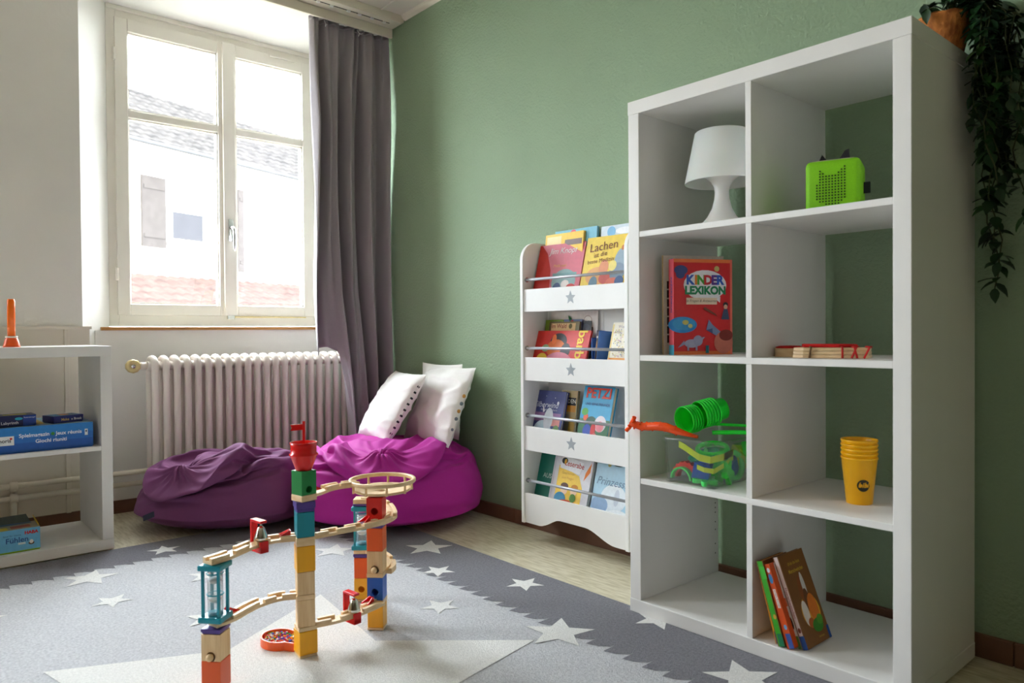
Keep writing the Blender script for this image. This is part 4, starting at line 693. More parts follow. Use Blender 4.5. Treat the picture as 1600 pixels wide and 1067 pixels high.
BAG_M = [[[88,0,-2,-1,-3,-4,-5,-5,-5,-6,-7,-8,-8,-8,-9,-8,-9,-9,-8,-9,-8,-8,-7,-7,-6,-6,-6,-4,-4,-2,-2,-2,0,0,1,3,3,3,4,5,6,7,7,7,8,8,9,8,9,9,8,9,8,7,8,7,7,5,5,5,4,3,2,1],
[172,-1,-3,-4,-5,-8,-9,-10,-10,-12,-13,-15,-16,-16,-17,-16,-17,-17,-17,-16,-16,-15,-15,-13,-12,-12,-10,-8,-7,-6,-3,-3,-2,1,3,5,5,7,7,11,12,13,13,14,15,16,16,17,17,17,16,17,15,15,15,14,12,11,10,9,7,7,4,2],
[260,-2,-4,-6,-8,-11,-14,-15,-16,-18,-20,-22,-24,-24,-26,-25,-25,-26,-25,-25,-24,-23,-21,-20,-19,-18,-15,-13,-10,-8,-6,-4,-3,1,5,7,8,10,12,15,19,19,21,21,23,24,24,25,26,25,26,24,24,23,22,21,19,16,15,13,12,9,7,3],
[330,-2,-5,-7,-10,-14,-18,-19,-21,-23,-25,-28,-30,-32,-32,-32,-32,-33,-32,-31,-31,-29,-28,-25,-24,-23,-19,-16,-14,-10,-7,-5,-4,2,6,9,10,12,16,19,23,25,26,28,29,30,31,32,33,32,32,32,30,29,28,27,24,21,19,17,14,12,9,4],
[391,-2,-6,-9,-11,-18,-21,-22,-25,-27,-29,-34,-36,-37,-38,-38,-38,-39,-38,-37,-36,-35,-33,-29,-29,-27,-23,-19,-16,-12,-8,-7,-4,2,7,11,12,15,18,23,27,30,31,32,34,37,37,37,39,38,38,37,36,34,34,32,28,25,22,20,17,14,11,4],
[445,-3,-7,-9,-14,-19,-24,-26,-28,-30,-34,-38,-41,-43,-43,-43,-43,-44,-43,-42,-41,-40,-37,-34,-32,-31,-26,-22,-19,-14,-9,-7,-4,2,8,12,14,17,20,26,31,34,35,37,39,41,42,43,44,43,44,42,40,40,38,36,32,28,26,22,19,16,12,6],
[493,-3,-8,-10,-15,-22,-27,-28,-31,-34,-38,-42,-45,-47,-47,-48,-48,-49,-47,-47,-46,-43,-42,-37,-36,-34,-29,-24,-21,-15,-10,-8,-5,2,9,14,15,19,22,29,35,37,39,41,43,45,47,48,48,48,48,47,44,44,42,40,36,31,28,25,21,18,13,6],
[535,-3,-8,-12,-16,-23,-29,-31,-34,-37,-41,-46,-49,-50,-52,-52,-52,-53,-52,-50,-50,-47,-45,-41,-39,-37,-31,-27,-23,-16,-11,-7,-4,3,9,13,17,19,25,31,38,40,42,45,46,50,50,52,53,52,52,51,49,47,46,43,39,34,31,26,23,19,14,7],
[573,-3,-9,-12,-17,-26,-31,-34,-36,-39,-44,-49,-52,-54,-56,-55,-56,-56,-56,-54,-53,-51,-47,-44,-42,-40,-34,-28,-25,-15,-7,-3,0,3,8,11,13,17,24,34,40,43,45,48,50,53,54,56,56,56,55,55,52,51,49,47,42,36,32,28,24,21,15,8],
[606,-3,-9,-12,-22,-30,-35,-36,-37,-40,-43,-50,-56,-57,-58,-59,-59,-60,-58,-57,-56,-54,-51,-46,-44,-42,-37,-30,-21,-10,-3,-1,1,5,7,9,11,14,20,32,42,45,49,50,53,56,57,59,60,59,59,58,55,54,52,49,45,38,34,29,25,22,16,9],
[636,-3,-10,-18,-28,-34,-37,-37,-39,-40,-43,-47,-56,-59,-62,-61,-62,-63,-61,-59,-59,-56,-53,-49,-47,-44,-38,-29,-15,-7,0,1,2,5,7,9,9,12,16,27,42,47,51,53,56,58,61,62,62,62,61,61,58,57,54,52,47,40,36,30,25,23,17,9],
[661,-3,-13,-25,-31,-37,-39,-39,-40,-41,-43,-45,-52,-61,-64,-63,-65,-65,-64,-61,-61,-59,-55,-50,-49,-46,-40,-23,-11,-4,1,2,3,5,7,8,9,11,14,22,38,49,53,55,58,61,63,64,65,64,64,63,61,59,56,54,49,42,37,31,26,23,17,11],
[682,-4,-19,-29,-33,-38,-41,-41,-41,-42,-43,-45,-48,-60,-66,-65,-67,-67,-66,-63,-63,-60,-57,-52,-51,-47,-38,-19,-9,-2,2,3,4,5,7,8,8,10,13,19,33,49,55,57,60,62,65,67,67,66,66,65,63,61,58,56,50,44,38,32,25,24,18,11],
[688,-11,-43,-23,-17,-30,-42,-42,-44,-75,-22,-41,-44,-53,-65,-68,-67,-70,-68,-65,-64,-63,-57,-54,-53,-48,-34,-16,-6,-1,3,3,5,5,7,7,8,9,11,17,28,47,58,60,62,65,66,69,68,68,67,67,64,62,60,56,51,46,39,32,26,22,16,8],
[700,-8,-53,-25,-36,-5,-50,-44,-44,-47,-57,-33,-39,-51,-67,-67,-70,-70,-69,-67,-65,-64,-59,-58,-52,-47,-33,-14,-5,-1,3,4,5,6,6,7,8,9,13,17,25,50,51,60,62,65,69,70,70,70,69,68,67,63,62,57,53,47,40,32,27,22,16,8],
[700,-5,-34,-42,-35,-18,-41,-45,-50,-24,-32,-64,-58,-40,-65,-70,-70,-71,-70,-69,-66,-64,-61,-59,-51,-49,-31,-13,-4,0,3,4,5,6,6,7,8,9,12,16,28,41,60,58,64,65,68,71,70,70,70,67,69,58,60,65,43,46,53,23,25,23,18,12],
[713,-11,-26,-41,-13,-49,-47,-48,-50,-32,-15,-57,-51,-54,-66,-71,-72,-72,-71,-69,-66,-65,-62,-57,-53,-50,-30,-12,-5,0,4,4,5,6,6,7,8,9,11,16,24,46,55,62,63,68,67,72,71,70,69,70,65,68,58,53,61,43,36,47,23,22,17,10],
[720,-14,-39,-37,-15,-35,-50,-47,-30,-64,-32,-40,-55,-47,-59,-72,-72,-71,-71,-70,-67,-66,-62,-58,-53,-49,-30,-12,-4,0,3,4,5,6,6,7,8,9,11,16,24,43,58,62,65,65,71,70,71,71,69,70,69,65,57,59,56,49,42,37,21,24,15,12],
[727,-17,-42,-43,-22,-30,-42,-46,-30,-56,-40,-47,-47,-49,-58,-72,-71,-72,-70,-70,-69,-64,-61,-59,-52,-49,-32,-13,-5,0,3,4,5,6,6,8,7,9,12,17,25,43,58,61,64,66,69,71,71,71,69,70,67,65,61,55,54,48,44,32,32,22,17,12],
[717,-11,-35,-42,-24,-33,-46,-40,-49,-37,-37,-53,-46,-51,-56,-70,-70,-71,-71,-68,-68,-64,-60,-57,-52,-51,-32,-15,-6,-1,3,3,5,6,6,7,8,10,12,16,27,45,57,61,63,66,68,70,71,70,69,68,68,64,60,55,53,49,41,35,32,23,16,11],
[714,-12,-34,-38,-49,-27,-34,-42,-46,-31,-34,-53,-48,-48,-60,-70,-69,-70,-69,-68,-66,-64,-60,-56,-51,-48,-37,-17,-8,-1,2,3,5,5,7,7,8,9,13,19,28,47,57,60,61,65,67,69,70,69,68,68,66,64,58,56,52,47,41,37,30,22,16,11],
[702,-5,-46,-23,-46,-30,-29,-33,-37,-51,-32,-30,-60,-56,-66,-69,-68,-68,-68,-67,-65,-62,-58,-55,-51,-46,-40,-20,-9,-3,0,3,4,5,7,7,8,11,13,21,32,48,55,57,62,63,66,67,69,68,67,66,65,62,58,54,51,47,41,35,29,23,16,10],
[696,-11,-40,-28,-28,-42,-32,-39,-39,-35,-30,-33,-58,-57,-67,-67,-67,-67,-66,-65,-64,-62,-57,-50,-53,-40,-43,-24,-13,-6,-1,3,4,6,5,8,9,10,18,18,40,48,51,58,60,62,64,64,67,67,66,66,64,57,57,54,48,45,40,35,28,23,17,7],
[669,13,-34,-27,-47,-21,-36,-33,-34,-31,-41,-59,-53,-45,-65,-66,-65,-65,-64,-64,-62,-61,-53,-55,-45,-52,-25,-32,-16,-11,1,-2,6,3,6,6,10,13,13,28,32,55,53,51,60,61,60,65,65,66,64,64,62,64,55,46,46,42,41,39,22,20,15,27],
[651,27,-23,-33,-34,-30,-36,-24,-39,-36,-56,-44,-58,-44,-66,-64,-64,-63,-63,-63,-63,-51,-54,-54,-53,-40,-47,-9,-21,-14,-9,6,-1,8,3,6,6,12,15,28,40,48,50,57,58,61,60,63,64,64,64,61,60,53,55,53,48,47,37,21,23,21,21,29],
[658,4,-16,-36,-40,-31,-22,-39,-42,-43,-48,-57,-49,-21,-63,-64,-60,-63,-62,-61,-62,-61,-51,-49,-45,-45,-43,-31,-5,-11,-11,9,0,1,10,5,7,12,16,38,36,47,48,56,55,58,59,63,57,62,54,59,61,60,43,49,48,44,42,36,27,28,25,-13],
[654,-14,-9,-31,-42,-39,-21,-36,-40,-38,-53,-51,-53,-11,-62,-60,-62,-60,-61,-61,-61,-60,-39,-48,-46,-45,-41,-27,-30,-8,-4,10,3,2,0,15,7,12,26,19,33,55,54,54,55,56,53,59,51,61,57,56,55,60,50,54,49,17,38,36,24,26,36,25],
[633,-10,-13,-19,-37,-41,-23,-34,-45,-44,-50,-51,-47,-5,-60,-57,-61,-60,-60,-60,-60,-60,-32,-46,-46,-45,-35,-37,-27,-6,-7,9,6,4,1,-2,27,16,17,34,20,48,54,56,56,47,52,39,59,56,59,51,57,53,54,48,50,51,21,13,25,25,32,44],
[603,-12,-13,-18,-22,-21,-34,-38,-46,-47,-49,-49,-32,-10,-56,-61,-60,-59,-58,-57,-59,-58,-27,-48,-40,-45,-40,-27,-30,-17,6,-2,6,9,8,0,-2,30,40,23,29,27,54,57,57,53,51,32,42,59,59,44,52,54,54,52,55,28,27,43,34,31,25,7],
[576,-10,-14,-21,-21,-16,-27,-39,-45,-45,-46,-43,1,-39,-58,-59,-58,-58,-57,-57,-56,-56,-40,-27,-43,-40,-37,-39,-19,-26,9,8,-2,2,10,11,-4,42,31,31,26,15,48,56,49,57,39,45,38,53,41,52,54,50,54,54,49,18,35,34,32,52,18,-5],
[544,-10,-6,-11,-24,-16,-31,-37,-37,-46,-45,2,-25,-55,-48,-58,-58,-56,-56,-56,-55,-49,-48,-16,-42,-39,-38,-37,-35,-4,-20,21,18,-6,4,6,8,45,37,30,21,20,27,51,52,48,51,54,43,11,45,49,52,51,53,53,48,10,43,24,50,48,4,-5],
[512,-9,-5,-9,-9,-27,-11,-46,-24,-44,-9,-25,-44,-42,-53,-56,-56,-55,-55,-54,-53,-49,-46,-15,-45,-42,-37,-36,-13,-15,-9,-14,21,30,-2,4,7,14,47,46,34,21,25,28,53,38,49,56,53,12,47,43,44,48,45,47,33,22,28,46,48,38,-4,-5],
[483,-8,-7,11,-14,-21,-32,-7,-39,-49,-17,-14,-50,-27,-52,-55,-55,-54,-53,-53,-51,-44,-42,-26,-38,-42,-40,-23,-6,-15,-11,-12,-7,32,25,0,2,8,28,47,42,43,25,22,37,45,34,51,39,45,48,44,39,43,44,45,41,-21,41,49,39,34,-1,-10],
[499,6,-4,-27,-34,-17,-9,-24,-40,-6,-27,-44,-46,-19,-52,-52,-53,-53,-51,-51,-50,-35,-44,-43,-44,-21,-39,-7,-11,-18,-3,-13,-7,5,37,4,-1,24,-1,37,40,43,41,40,21,51,15,51,49,46,45,46,40,44,43,45,5,-11,37,40,45,24,18,-5],
[467,11,8,-22,-26,-22,-21,-29,-30,15,-43,-46,-41,-14,-52,-51,-50,-49,-51,-49,-49,-33,-44,-43,-36,-32,-33,-9,3,-17,-13,0,-14,6,13,23,8,-2,29,-3,40,40,40,40,41,27,46,44,50,44,46,45,44,43,27,35,-13,29,32,29,14,32,11,16],
[438,3,23,-16,-29,-25,-19,-28,19,-32,-37,-45,-36,-11,-50,-50,-47,-50,-49,-49,-41,-40,-37,-42,-40,-32,-21,-16,14,-16,-14,-9,6,4,6,8,13,11,0,6,24,39,43,42,34,42,49,47,45,48,46,43,43,28,38,0,31,28,32,6,36,-15,22,39],
[470,-40,11,-19,-13,-26,-27,18,-12,-36,-41,-43,-29,-10,-48,-47,-48,-49,-49,-47,-38,-41,-32,-41,-40,-31,-9,-24,19,-10,-14,-7,-2,-11,31,10,11,10,0,1,8,30,37,38,41,47,48,47,48,49,26,44,45,47,15,35,25,19,32,13,4,23,15,13],
[486,-32,-38,-16,-11,-23,13,8,-33,-38,-42,-41,-23,-10,-45,-47,-47,-47,-46,-41,-43,-35,-38,-39,-30,-35,0,-26,17,-3,-12,-16,-15,-1,17,34,20,2,0,-2,0,27,35,40,40,42,45,44,47,47,36,41,43,38,29,30,24,27,28,26,-2,21,18,12],
[488,-26,-37,-27,-22,7,9,-27,-24,-37,-38,-42,-15,-13,-43,-46,-45,-44,-44,-42,-36,-40,-32,-36,-34,-29,-6,-11,-6,17,-12,-16,-16,-14,17,25,31,18,1,-14,17,16,39,39,35,42,42,41,40,45,40,38,40,38,35,29,27,26,26,26,2,20,19,8],
[479,-16,-34,-32,-11,9,-23,-27,-19,-35,-33,-40,-8,-19,-43,-41,-42,-44,-37,-37,-40,-39,-30,-35,-32,-26,-20,18,-19,17,-10,-16,-15,-13,-1,22,29,24,-9,12,29,9,21,43,41,40,34,33,35,44,44,44,20,38,38,32,33,26,25,28,16,21,14,11],
[463,-15,-17,-5,-30,-22,-25,-25,-24,-9,-39,-36,-6,-27,-38,-42,-42,-33,-36,-40,-35,-35,-29,-30,-27,-28,-24,29,-12,-13,4,-22,-12,-6,-2,7,20,29,-1,33,8,30,3,33,38,41,40,39,25,42,36,37,38,36,36,33,32,27,27,27,23,8,4,1],
[437,-13,-15,-11,-8,-25,-28,-22,-27,-5,-30,-38,-7,-32,-38,-29,-40,-40,-39,-37,-36,-16,-30,-31,-20,-29,-23,26,-4,-16,-17,-12,-4,5,-1,5,8,9,14,17,20,21,24,27,30,32,35,37,37,38,38,38,37,36,33,31,30,26,26,23,11,5,-1,7],
[404,-8,-12,-17,-11,-11,-27,-27,-8,-22,-29,-8,-26,-37,-36,-37,-19,-37,-33,-36,-31,-17,-20,-28,-24,-25,-18,2,8,-26,-10,8,-6,-6,15,5,7,12,12,17,18,20,21,24,25,28,33,34,34,34,34,35,34,33,30,27,24,21,20,14,6,10,8,2],
[298,-4,-7,-2,-10,-13,-17,-21,-17,-14,-2,-15,-23,-24,-28,-20,-29,-2,-26,-20,-25,-24,-19,3,-18,-17,-4,-12,-10,-11,-8,3,4,5,7,2,-9,-4,0,15,13,16,23,24,24,27,24,12,26,25,25,24,24,21,20,15,19,14,15,6,9,4,6,1],
[194,-3,2,-8,-7,2,-14,-6,-14,0,-13,-16,-12,-15,-1,-20,5,-23,-9,-6,-14,-16,-3,-12,4,-18,-8,14,-9,-16,-5,16,-1,-3,-3,3,3,-1,-4,13,6,-8,16,14,14,13,17,17,9,18,7,12,15,12,13,11,-2,8,12,4,-3,6,12,-3],
[136,-17,10,-10,0,-2,-7,5,-13,-11,-8,6,-7,-7,-5,-2,-16,6,2,-7,-5,-10,5,1,-4,-15,2,-9,1,-9,-1,-6,4,17,-25,18,-14,8,0,3,-1,8,7,8,-4,11,2,12,-2,13,5,13,3,13,0,8,13,-3,4,10,-18,11,-1,16],
[78,-3,-1,-3,7,-1,-3,-1,-2,-3,1,6,-5,4,-8,-4,0,2,-8,3,1,0,1,-3,-4,-4,-1,2,-4,-4,6,6,-4,-1,-8,3,2,2,-1,8,-5,4,0,5,-1,5,0,-3,3,2,6,-2,-3,-3,6,0,7,-5,-6,2,4,2,8,-1]],
[[0,8,7,8,7,7,7,6,6,5,6,4,2,3,1,1,1,0,-1,-2,-3,-3,-4,-5,-5,-6,-6,-7,-7,-7,-8,-7,-8,-8,-7,-8,-7,-7,-7,-6,-6,-5,-4,-4,-4,-2,-2,-2,0,1,1,2,3,3,4,4,5,6,6,7,7,7,8,7],
[0,15,15,14,14,14,12,12,12,11,9,8,6,4,3,2,1,0,-2,-4,-5,-6,-8,-10,-10,-10,-12,-13,-14,-14,-15,-14,-15,-15,-15,-14,-14,-14,-13,-12,-11,-9,-9,-8,-6,-5,-5,-2,0,1,2,3,6,6,8,8,10,12,12,12,14,14,14,15],
[0,22,23,22,21,20,19,18,18,16,15,12,8,7,3,3,3,0,-3,-6,-8,-10,-12,-14,-15,-16,-18,-20,-20,-22,-21,-23,-22,-23,-22,-21,-22,-20,-20,-19,-15,-15,-13,-12,-10,-8,-6,-4,0,2,3,5,9,9,11,13,15,18,18,19,20,21,22,22],
[0,29,28,28,27,26,24,23,22,21,19,14,11,9,4,4,3,1,-5,-7,-10,-12,-16,-18,-19,-20,-23,-25,-26,-27,-28,-28,-29,-29,-28,-27,-27,-27,-25,-24,-20,-18,-17,-15,-13,-9,-8,-5,0,2,4,6,11,13,13,17,19,22,23,25,25,27,28,28],
[0,34,33,33,33,30,29,27,26,25,22,17,13,10,6,4,4,0,-5,-9,-12,-14,-18,-21,-23,-24,-28,-29,-31,-32,-33,-33,-34,-34,-33,-33,-32,-31,-30,-28,-24,-21,-20,-18,-15,-12,-9,-6,0,3,4,8,13,14,17,19,23,26,27,29,31,31,33,34],
[0,39,38,37,37,35,32,31,29,29,25,20,14,11,7,5,4,0,-5,-11,-13,-17,-20,-24,-26,-27,-31,-34,-35,-36,-38,-38,-38,-39,-38,-36,-37,-35,-35,-31,-27,-25,-22,-21,-17,-13,-11,-6,0,3,5,9,15,16,19,21,26,30,31,33,35,36,37,38],
[0,43,42,41,41,38,36,35,32,31,28,22,16,13,7,6,4,0,-6,-12,-15,-18,-22,-27,-28,-31,-34,-37,-38,-41,-42,-42,-42,-43,-42,-41,-40,-39,-38,-35,-30,-27,-25,-23,-19,-14,-12,-7,0,4,5,10,16,18,20,25,28,33,35,36,39,39,42,42],
[0,46,46,45,45,41,39,37,36,33,30,24,18,13,8,7,5,0,-8,-13,-15,-20,-24,-29,-31,-33,-37,-40,-42,-44,-45,-46,-46,-46,-46,-44,-44,-43,-41,-38,-32,-30,-27,-25,-21,-15,-13,-7,0,4,5,11,17,20,22,26,32,35,38,40,42,43,44,47],
[0,50,49,48,48,44,41,40,38,36,32,26,19,14,9,7,5,0,-8,-15,-16,-21,-26,-31,-33,-35,-39,-43,-45,-47,-48,-48,-49,-50,-49,-48,-47,-46,-45,-40,-35,-32,-29,-26,-23,-17,-13,-7,0,4,6,12,18,21,23,28,34,38,40,43,45,46,48,49],
[0,53,51,52,47,45,42,42,41,40,36,29,20,15,10,7,6,-1,-9,-15,-18,-22,-27,-33,-34,-37,-42,-45,-47,-49,-51,-51,-51,-53,-52,-51,-50,-49,-48,-43,-37,-34,-30,-28,-24,-18,-14,-8,1,4,7,12,19,21,26,29,36,40,43,46,47,49,50,52],
[0,55,55,49,45,45,44,44,43,43,40,35,24,15,11,8,6,-1,-11,-16,-18,-23,-28,-34,-36,-39,-44,-47,-48,-51,-53,-53,-54,-55,-55,-53,-53,-52,-50,-46,-40,-36,-31,-29,-25,-19,-15,-7,1,4,7,12,20,22,27,31,37,42,46,47,51,51,53,54],
[0,57,53,47,45,46,45,46,45,45,43,39,30,17,11,10,6,-2,-12,-17,-18,-24,-30,-35,-37,-40,-45,-48,-50,-52,-55,-56,-56,-57,-57,-56,-55,-54,-52,-48,-43,-37,-33,-30,-26,-20,-15,-7,1,5,7,12,20,24,27,33,38,44,47,50,52,54,54,57],
[0,58,50,46,45,46,47,47,47,46,46,42,35,21,12,10,6,-3,-12,-18,-19,-24,-31,-36,-38,-41,-47,-48,-51,-54,-57,-58,-58,-59,-58,-57,-57,-56,-54,-50,-45,-39,-34,-30,-27,-22,-15,-6,1,5,8,12,20,24,29,33,39,46,48,52,54,55,57,58],
[5,57,68,19,35,57,49,49,50,57,21,51,42,29,18,11,8,-3,-12,-18,-20,-26,-31,-37,-39,-45,-49,-50,-53,-55,-58,-59,-60,-61,-61,-59,-59,-58,-56,-53,-46,-41,-33,-29,-27,-20,-14,-7,2,5,9,13,19,26,29,35,40,45,49,54,55,56,60,60],
[4,56,47,34,58,34,58,49,51,42,34,46,44,40,14,18,-7,0,-8,-14,-20,-24,-33,-34,-41,-48,-48,-50,-54,-57,-59,-59,-61,-62,-61,-61,-59,-58,-53,-52,-51,-36,-43,-32,-29,-23,-16,-7,0,4,9,13,20,27,30,37,43,46,51,55,57,59,61,62],
[4,54,38,47,53,43,50,51,58,24,23,60,61,29,26,3,6,0,-9,-14,-17,-27,-33,-36,-40,-48,-49,-52,-54,-57,-59,-61,-62,-62,-63,-61,-60,-58,-53,-56,-43,-48,-31,-37,-28,-25,-18,-3,8,5,2,22,10,38,33,24,52,48,39,60,58,58,60,61],
[3,52,34,52,28,65,54,55,57,37,8,50,54,49,24,11,4,-2,-10,-12,-20,-28,-32,-35,-42,-48,-50,-51,-55,-56,-61,-61,-62,-63,-62,-62,-61,-58,-57,-52,-50,-38,-41,-31,-30,-17,-24,4,-6,8,12,9,28,16,38,43,31,52,55,44,60,60,61,62],
[4,45,48,62,26,41,57,54,35,74,21,38,68,33,19,11,5,-3,-9,-13,-20,-27,-33,-36,-42,-49,-49,-52,-56,-57,-61,-60,-62,-63,-63,-63,-60,-60,-55,-53,-50,-44,-36,-31,-26,-25,-8,-16,3,3,10,13,19,25,39,35,40,46,52,54,61,59,61,63],
[0,46,53,54,45,36,48,54,33,65,39,35,55,42,20,12,2,-4,-8,-13,-20,-26,-33,-37,-41,-49,-50,-52,-55,-57,-60,-61,-62,-63,-63,-62,-61,-59,-56,-52,-48,-44,-37,-31,-28,-21,-17,-7,-3,4,10,14,21,27,32,39,42,47,50,57,55,60,61,62],
[-1,52,46,49,46,43,53,46,56,42,37,53,43,37,22,10,1,-4,-8,-15,-21,-27,-32,-36,-40,-49,-50,-52,-54,-57,-58,-61,-61,-63,-62,-62,-60,-58,-56,-53,-49,-42,-37,-32,-27,-21,-15,-9,-2,3,10,16,20,27,33,38,41,46,51,55,56,59,60,62],
[-1,55,44,46,58,52,39,49,54,33,23,55,50,38,18,9,3,-4,-8,-14,-21,-27,-31,-35,-42,-48,-50,-50,-53,-57,-58,-58,-61,-62,-61,-61,-59,-58,-55,-51,-48,-41,-37,-30,-28,-20,-15,-11,-3,3,10,14,21,27,33,35,41,47,52,52,57,58,60,61],
[1,56,59,30,54,52,30,47,37,45,43,30,54,49,15,6,1,-3,-9,-14,-20,-27,-30,-35,-41,-45,-48,-51,-53,-55,-55,-58,-60,-60,-59,-60,-58,-56,-55,-49,-46,-40,-36,-33,-26,-20,-17,-8,-4,3,10,14,20,26,33,36,40,45,50,52,56,57,60,60],
[-2,55,65,34,38,55,37,44,44,32,31,43,62,32,15,5,3,-4,-8,-14,-21,-22,-31,-39,-34,-49,-44,-52,-51,-51,-55,-57,-58,-59,-59,-56,-56,-57,-49,-55,-37,-41,-38,-27,-27,-20,-16,-20,0,5,10,14,17,33,32,33,41,45,47,52,54,56,57,60],
[-7,56,44,50,55,28,43,38,34,45,22,77,46,35,4,0,1,-2,-8,-16,-20,-18,-36,-28,-43,-33,-55,-49,-52,-47,-56,-52,-56,-57,-58,-58,-53,-52,-57,-44,-49,-28,-34,-37,-21,-23,-22,5,1,3,8,13,17,12,33,42,41,45,45,47,55,56,57,50],
[-8,49,52,42,41,40,44,25,38,47,61,43,38,42,-2,6,-3,-12,-3,-9,-12,-37,-32,-31,-28,-45,-37,-58,-52,-50,-48,-55,-52,-55,-54,-57,-57,-54,-53,-43,-44,-35,-36,-27,-24,-18,-15,-15,10,7,-6,21,20,33,31,28,36,38,48,54,54,54,54,49],
[-19,55,53,43,40,48,41,46,47,49,37,29,31,44,-6,2,-16,-5,-8,-12,-13,-1,-35,-37,-39,-38,-39,-49,-57,-52,-49,-50,-56,-52,-50,-55,-56,-47,-53,-29,-42,-36,-30,-27,-22,-19,-21,-8,-14,0,24,20,19,8,44,36,36,38,33,46,50,50,50,54],
[-27,53,54,45,37,40,53,45,44,43,27,33,25,48,2,-13,-9,-11,-7,-12,-10,0,-40,-35,-37,-37,-40,-43,-42,-53,-54,-49,-55,-54,-52,-45,-55,-54,-35,-54,-42,5,-28,-26,-25,-23,-30,10,-28,12,1,26,30,-1,31,28,30,55,42,44,51,48,34,49],
[-39,53,52,51,41,37,49,44,36,37,29,26,32,49,-4,-14,-10,-11,-8,-8,-1,-7,-41,-35,-35,-35,-43,-42,-42,-41,-53,-50,-53,-52,-54,-53,-39,-51,-52,-33,-52,-17,15,-16,-26,-35,-32,-28,21,6,8,30,8,21,26,32,28,19,52,51,49,49,41,28],
[-52,51,50,50,40,50,42,39,32,28,26,29,41,48,-11,0,-7,-9,-11,-16,-1,-12,-42,-31,-39,-34,-38,-44,-45,-41,-39,-53,-51,-51,-50,-53,-54,-42,-33,-50,-35,-47,16,8,-9,-26,-29,-48,40,6,3,16,25,21,24,6,10,49,48,31,41,44,39,46],
[-68,50,50,46,47,37,44,37,27,25,29,35,54,28,4,0,-7,-10,-10,-11,-14,-17,-34,-41,-32,-37,-39,-37,-46,-45,-38,-40,-52,-51,-49,-50,-53,-22,-45,-39,-47,-47,-7,9,-11,-5,-38,-32,6,22,38,23,19,26,17,17,0,39,42,41,43,8,41,51],
[-86,49,46,47,44,46,37,29,22,31,30,55,39,14,9,-2,-7,-9,-11,-11,-15,-17,-29,-41,-34,-36,-37,-37,-38,-45,-48,-36,-38,-51,-50,-50,-50,-13,-31,-42,-46,-48,-43,8,-7,-13,-12,-3,-26,49,37,29,23,25,19,11,-8,37,30,47,11,11,50,50],
[-105,48,45,45,42,41,36,23,46,27,47,38,25,9,4,0,-6,-10,-10,-12,-15,-18,-22,-39,-28,-31,-37,-37,-40,-48,-45,-47,-36,-33,-50,-49,-50,-34,-22,-23,-37,-44,-47,-27,4,-22,-14,-9,1,43,25,33,32,28,32,31,-36,45,34,18,12,30,39,47],
[-125,45,45,44,39,42,38,40,33,22,40,37,19,6,4,0,-4,-7,-13,-12,-16,-15,-18,-38,-33,-28,-27,-41,-34,-46,-47,-45,-47,-31,-35,-44,-48,-49,-34,-15,-24,-29,-40,-46,-9,-8,-31,-2,8,30,23,32,34,34,28,24,12,35,26,-2,29,32,40,29],
[-145,46,45,40,33,40,36,40,28,42,32,24,17,4,4,4,-6,-7,-12,-13,-16,-9,-23,-28,-24,-43,-25,-31,-38,-43,-45,-45,-43,-45,-27,-41,-48,-39,-49,-20,-26,-28,-29,-27,-30,-3,-39,-4,19,28,28,26,32,26,29,24,24,49,34,14,21,24,4,46],
[-156,32,40,40,38,29,41,37,33,39,26,20,15,3,5,4,0,-12,-11,-13,-17,-8,-23,-18,-30,-32,-35,-31,-31,-43,-42,-43,-44,-40,-40,-33,-43,-47,-33,-42,-25,-21,-31,-28,-27,-4,3,-27,10,28,23,26,25,24,42,14,38,33,36,36,33,-1,25,33],
[-179,42,20,39,35,36,35,36,40,29,23,19,14,2,6,3,1,-6,-8,-11,-23,-13,-16,-22,-26,-31,-35,-32,-25,-42,-43,-39,-32,-40,-46,-41,-39,-40,-46,-39,-22,-19,-18,-21,-35,-19,7,16,-22,14,19,25,26,38,29,23,26,31,35,39,31,32,33,12],
[-188,12,25,40,31,35,36,40,34,25,22,18,12,2,6,6,0,-4,-7,-12,-14,-24,-15,-22,-23,-30,-30,-36,-22,-39,-41,-35,-37,-41,-29,-43,-39,-40,-45,-45,-31,-21,-17,-17,-12,2,5,5,-5,-11,39,22,18,10,23,32,23,40,18,38,35,29,41,39],
[-215,28,7,31,30,35,40,39,28,23,20,17,11,2,7,4,1,-3,-8,-5,-20,-13,-26,-16,-25,-29,-27,-36,-21,-35,-39,-38,-31,-40,-37,-25,-37,-43,-42,-45,-44,-23,-17,-12,-13,-4,8,12,7,12,-2,17,19,10,37,21,37,32,12,35,42,25,35,39],
[-255,31,19,14,34,39,39,33,23,22,21,14,10,2,7,4,3,-4,-7,-6,-12,-20,-17,-23,-24,-26,-28,-30,-28,-27,-39,-37,-34,-35,-36,-31,-28,-37,-41,-40,-37,-35,7,-13,-20,-5,9,-3,-4,11,25,21,-11,22,26,32,31,32,13,32,40,31,34,24],
[-298,30,17,23,37,37,34,29,20,24,20,11,9,2,7,4,4,-5,-2,-4,-18,-19,-17,-22,-23,-23,-30,-16,-35,-26,-37,-36,-34,-31,-39,-32,-28,-32,-38,-41,-16,-41,-14,-3,-7,-5,-8,-9,28,6,11,8,34,21,19,25,23,12,30,16,35,34,26,26],
[-341,29,27,38,20,32,31,26,24,20,15,11,7,4,5,7,2,4,-7,-8,-13,-21,-17,-19,-19,-27,-29,-7,-28,-35,-34,-25,-35,-36,-38,-37,-32,-27,-37,-23,-33,-22,-31,-8,-5,-7,-3,2,15,8,18,18,19,21,21,21,22,23,23,23,20,26,27,28],
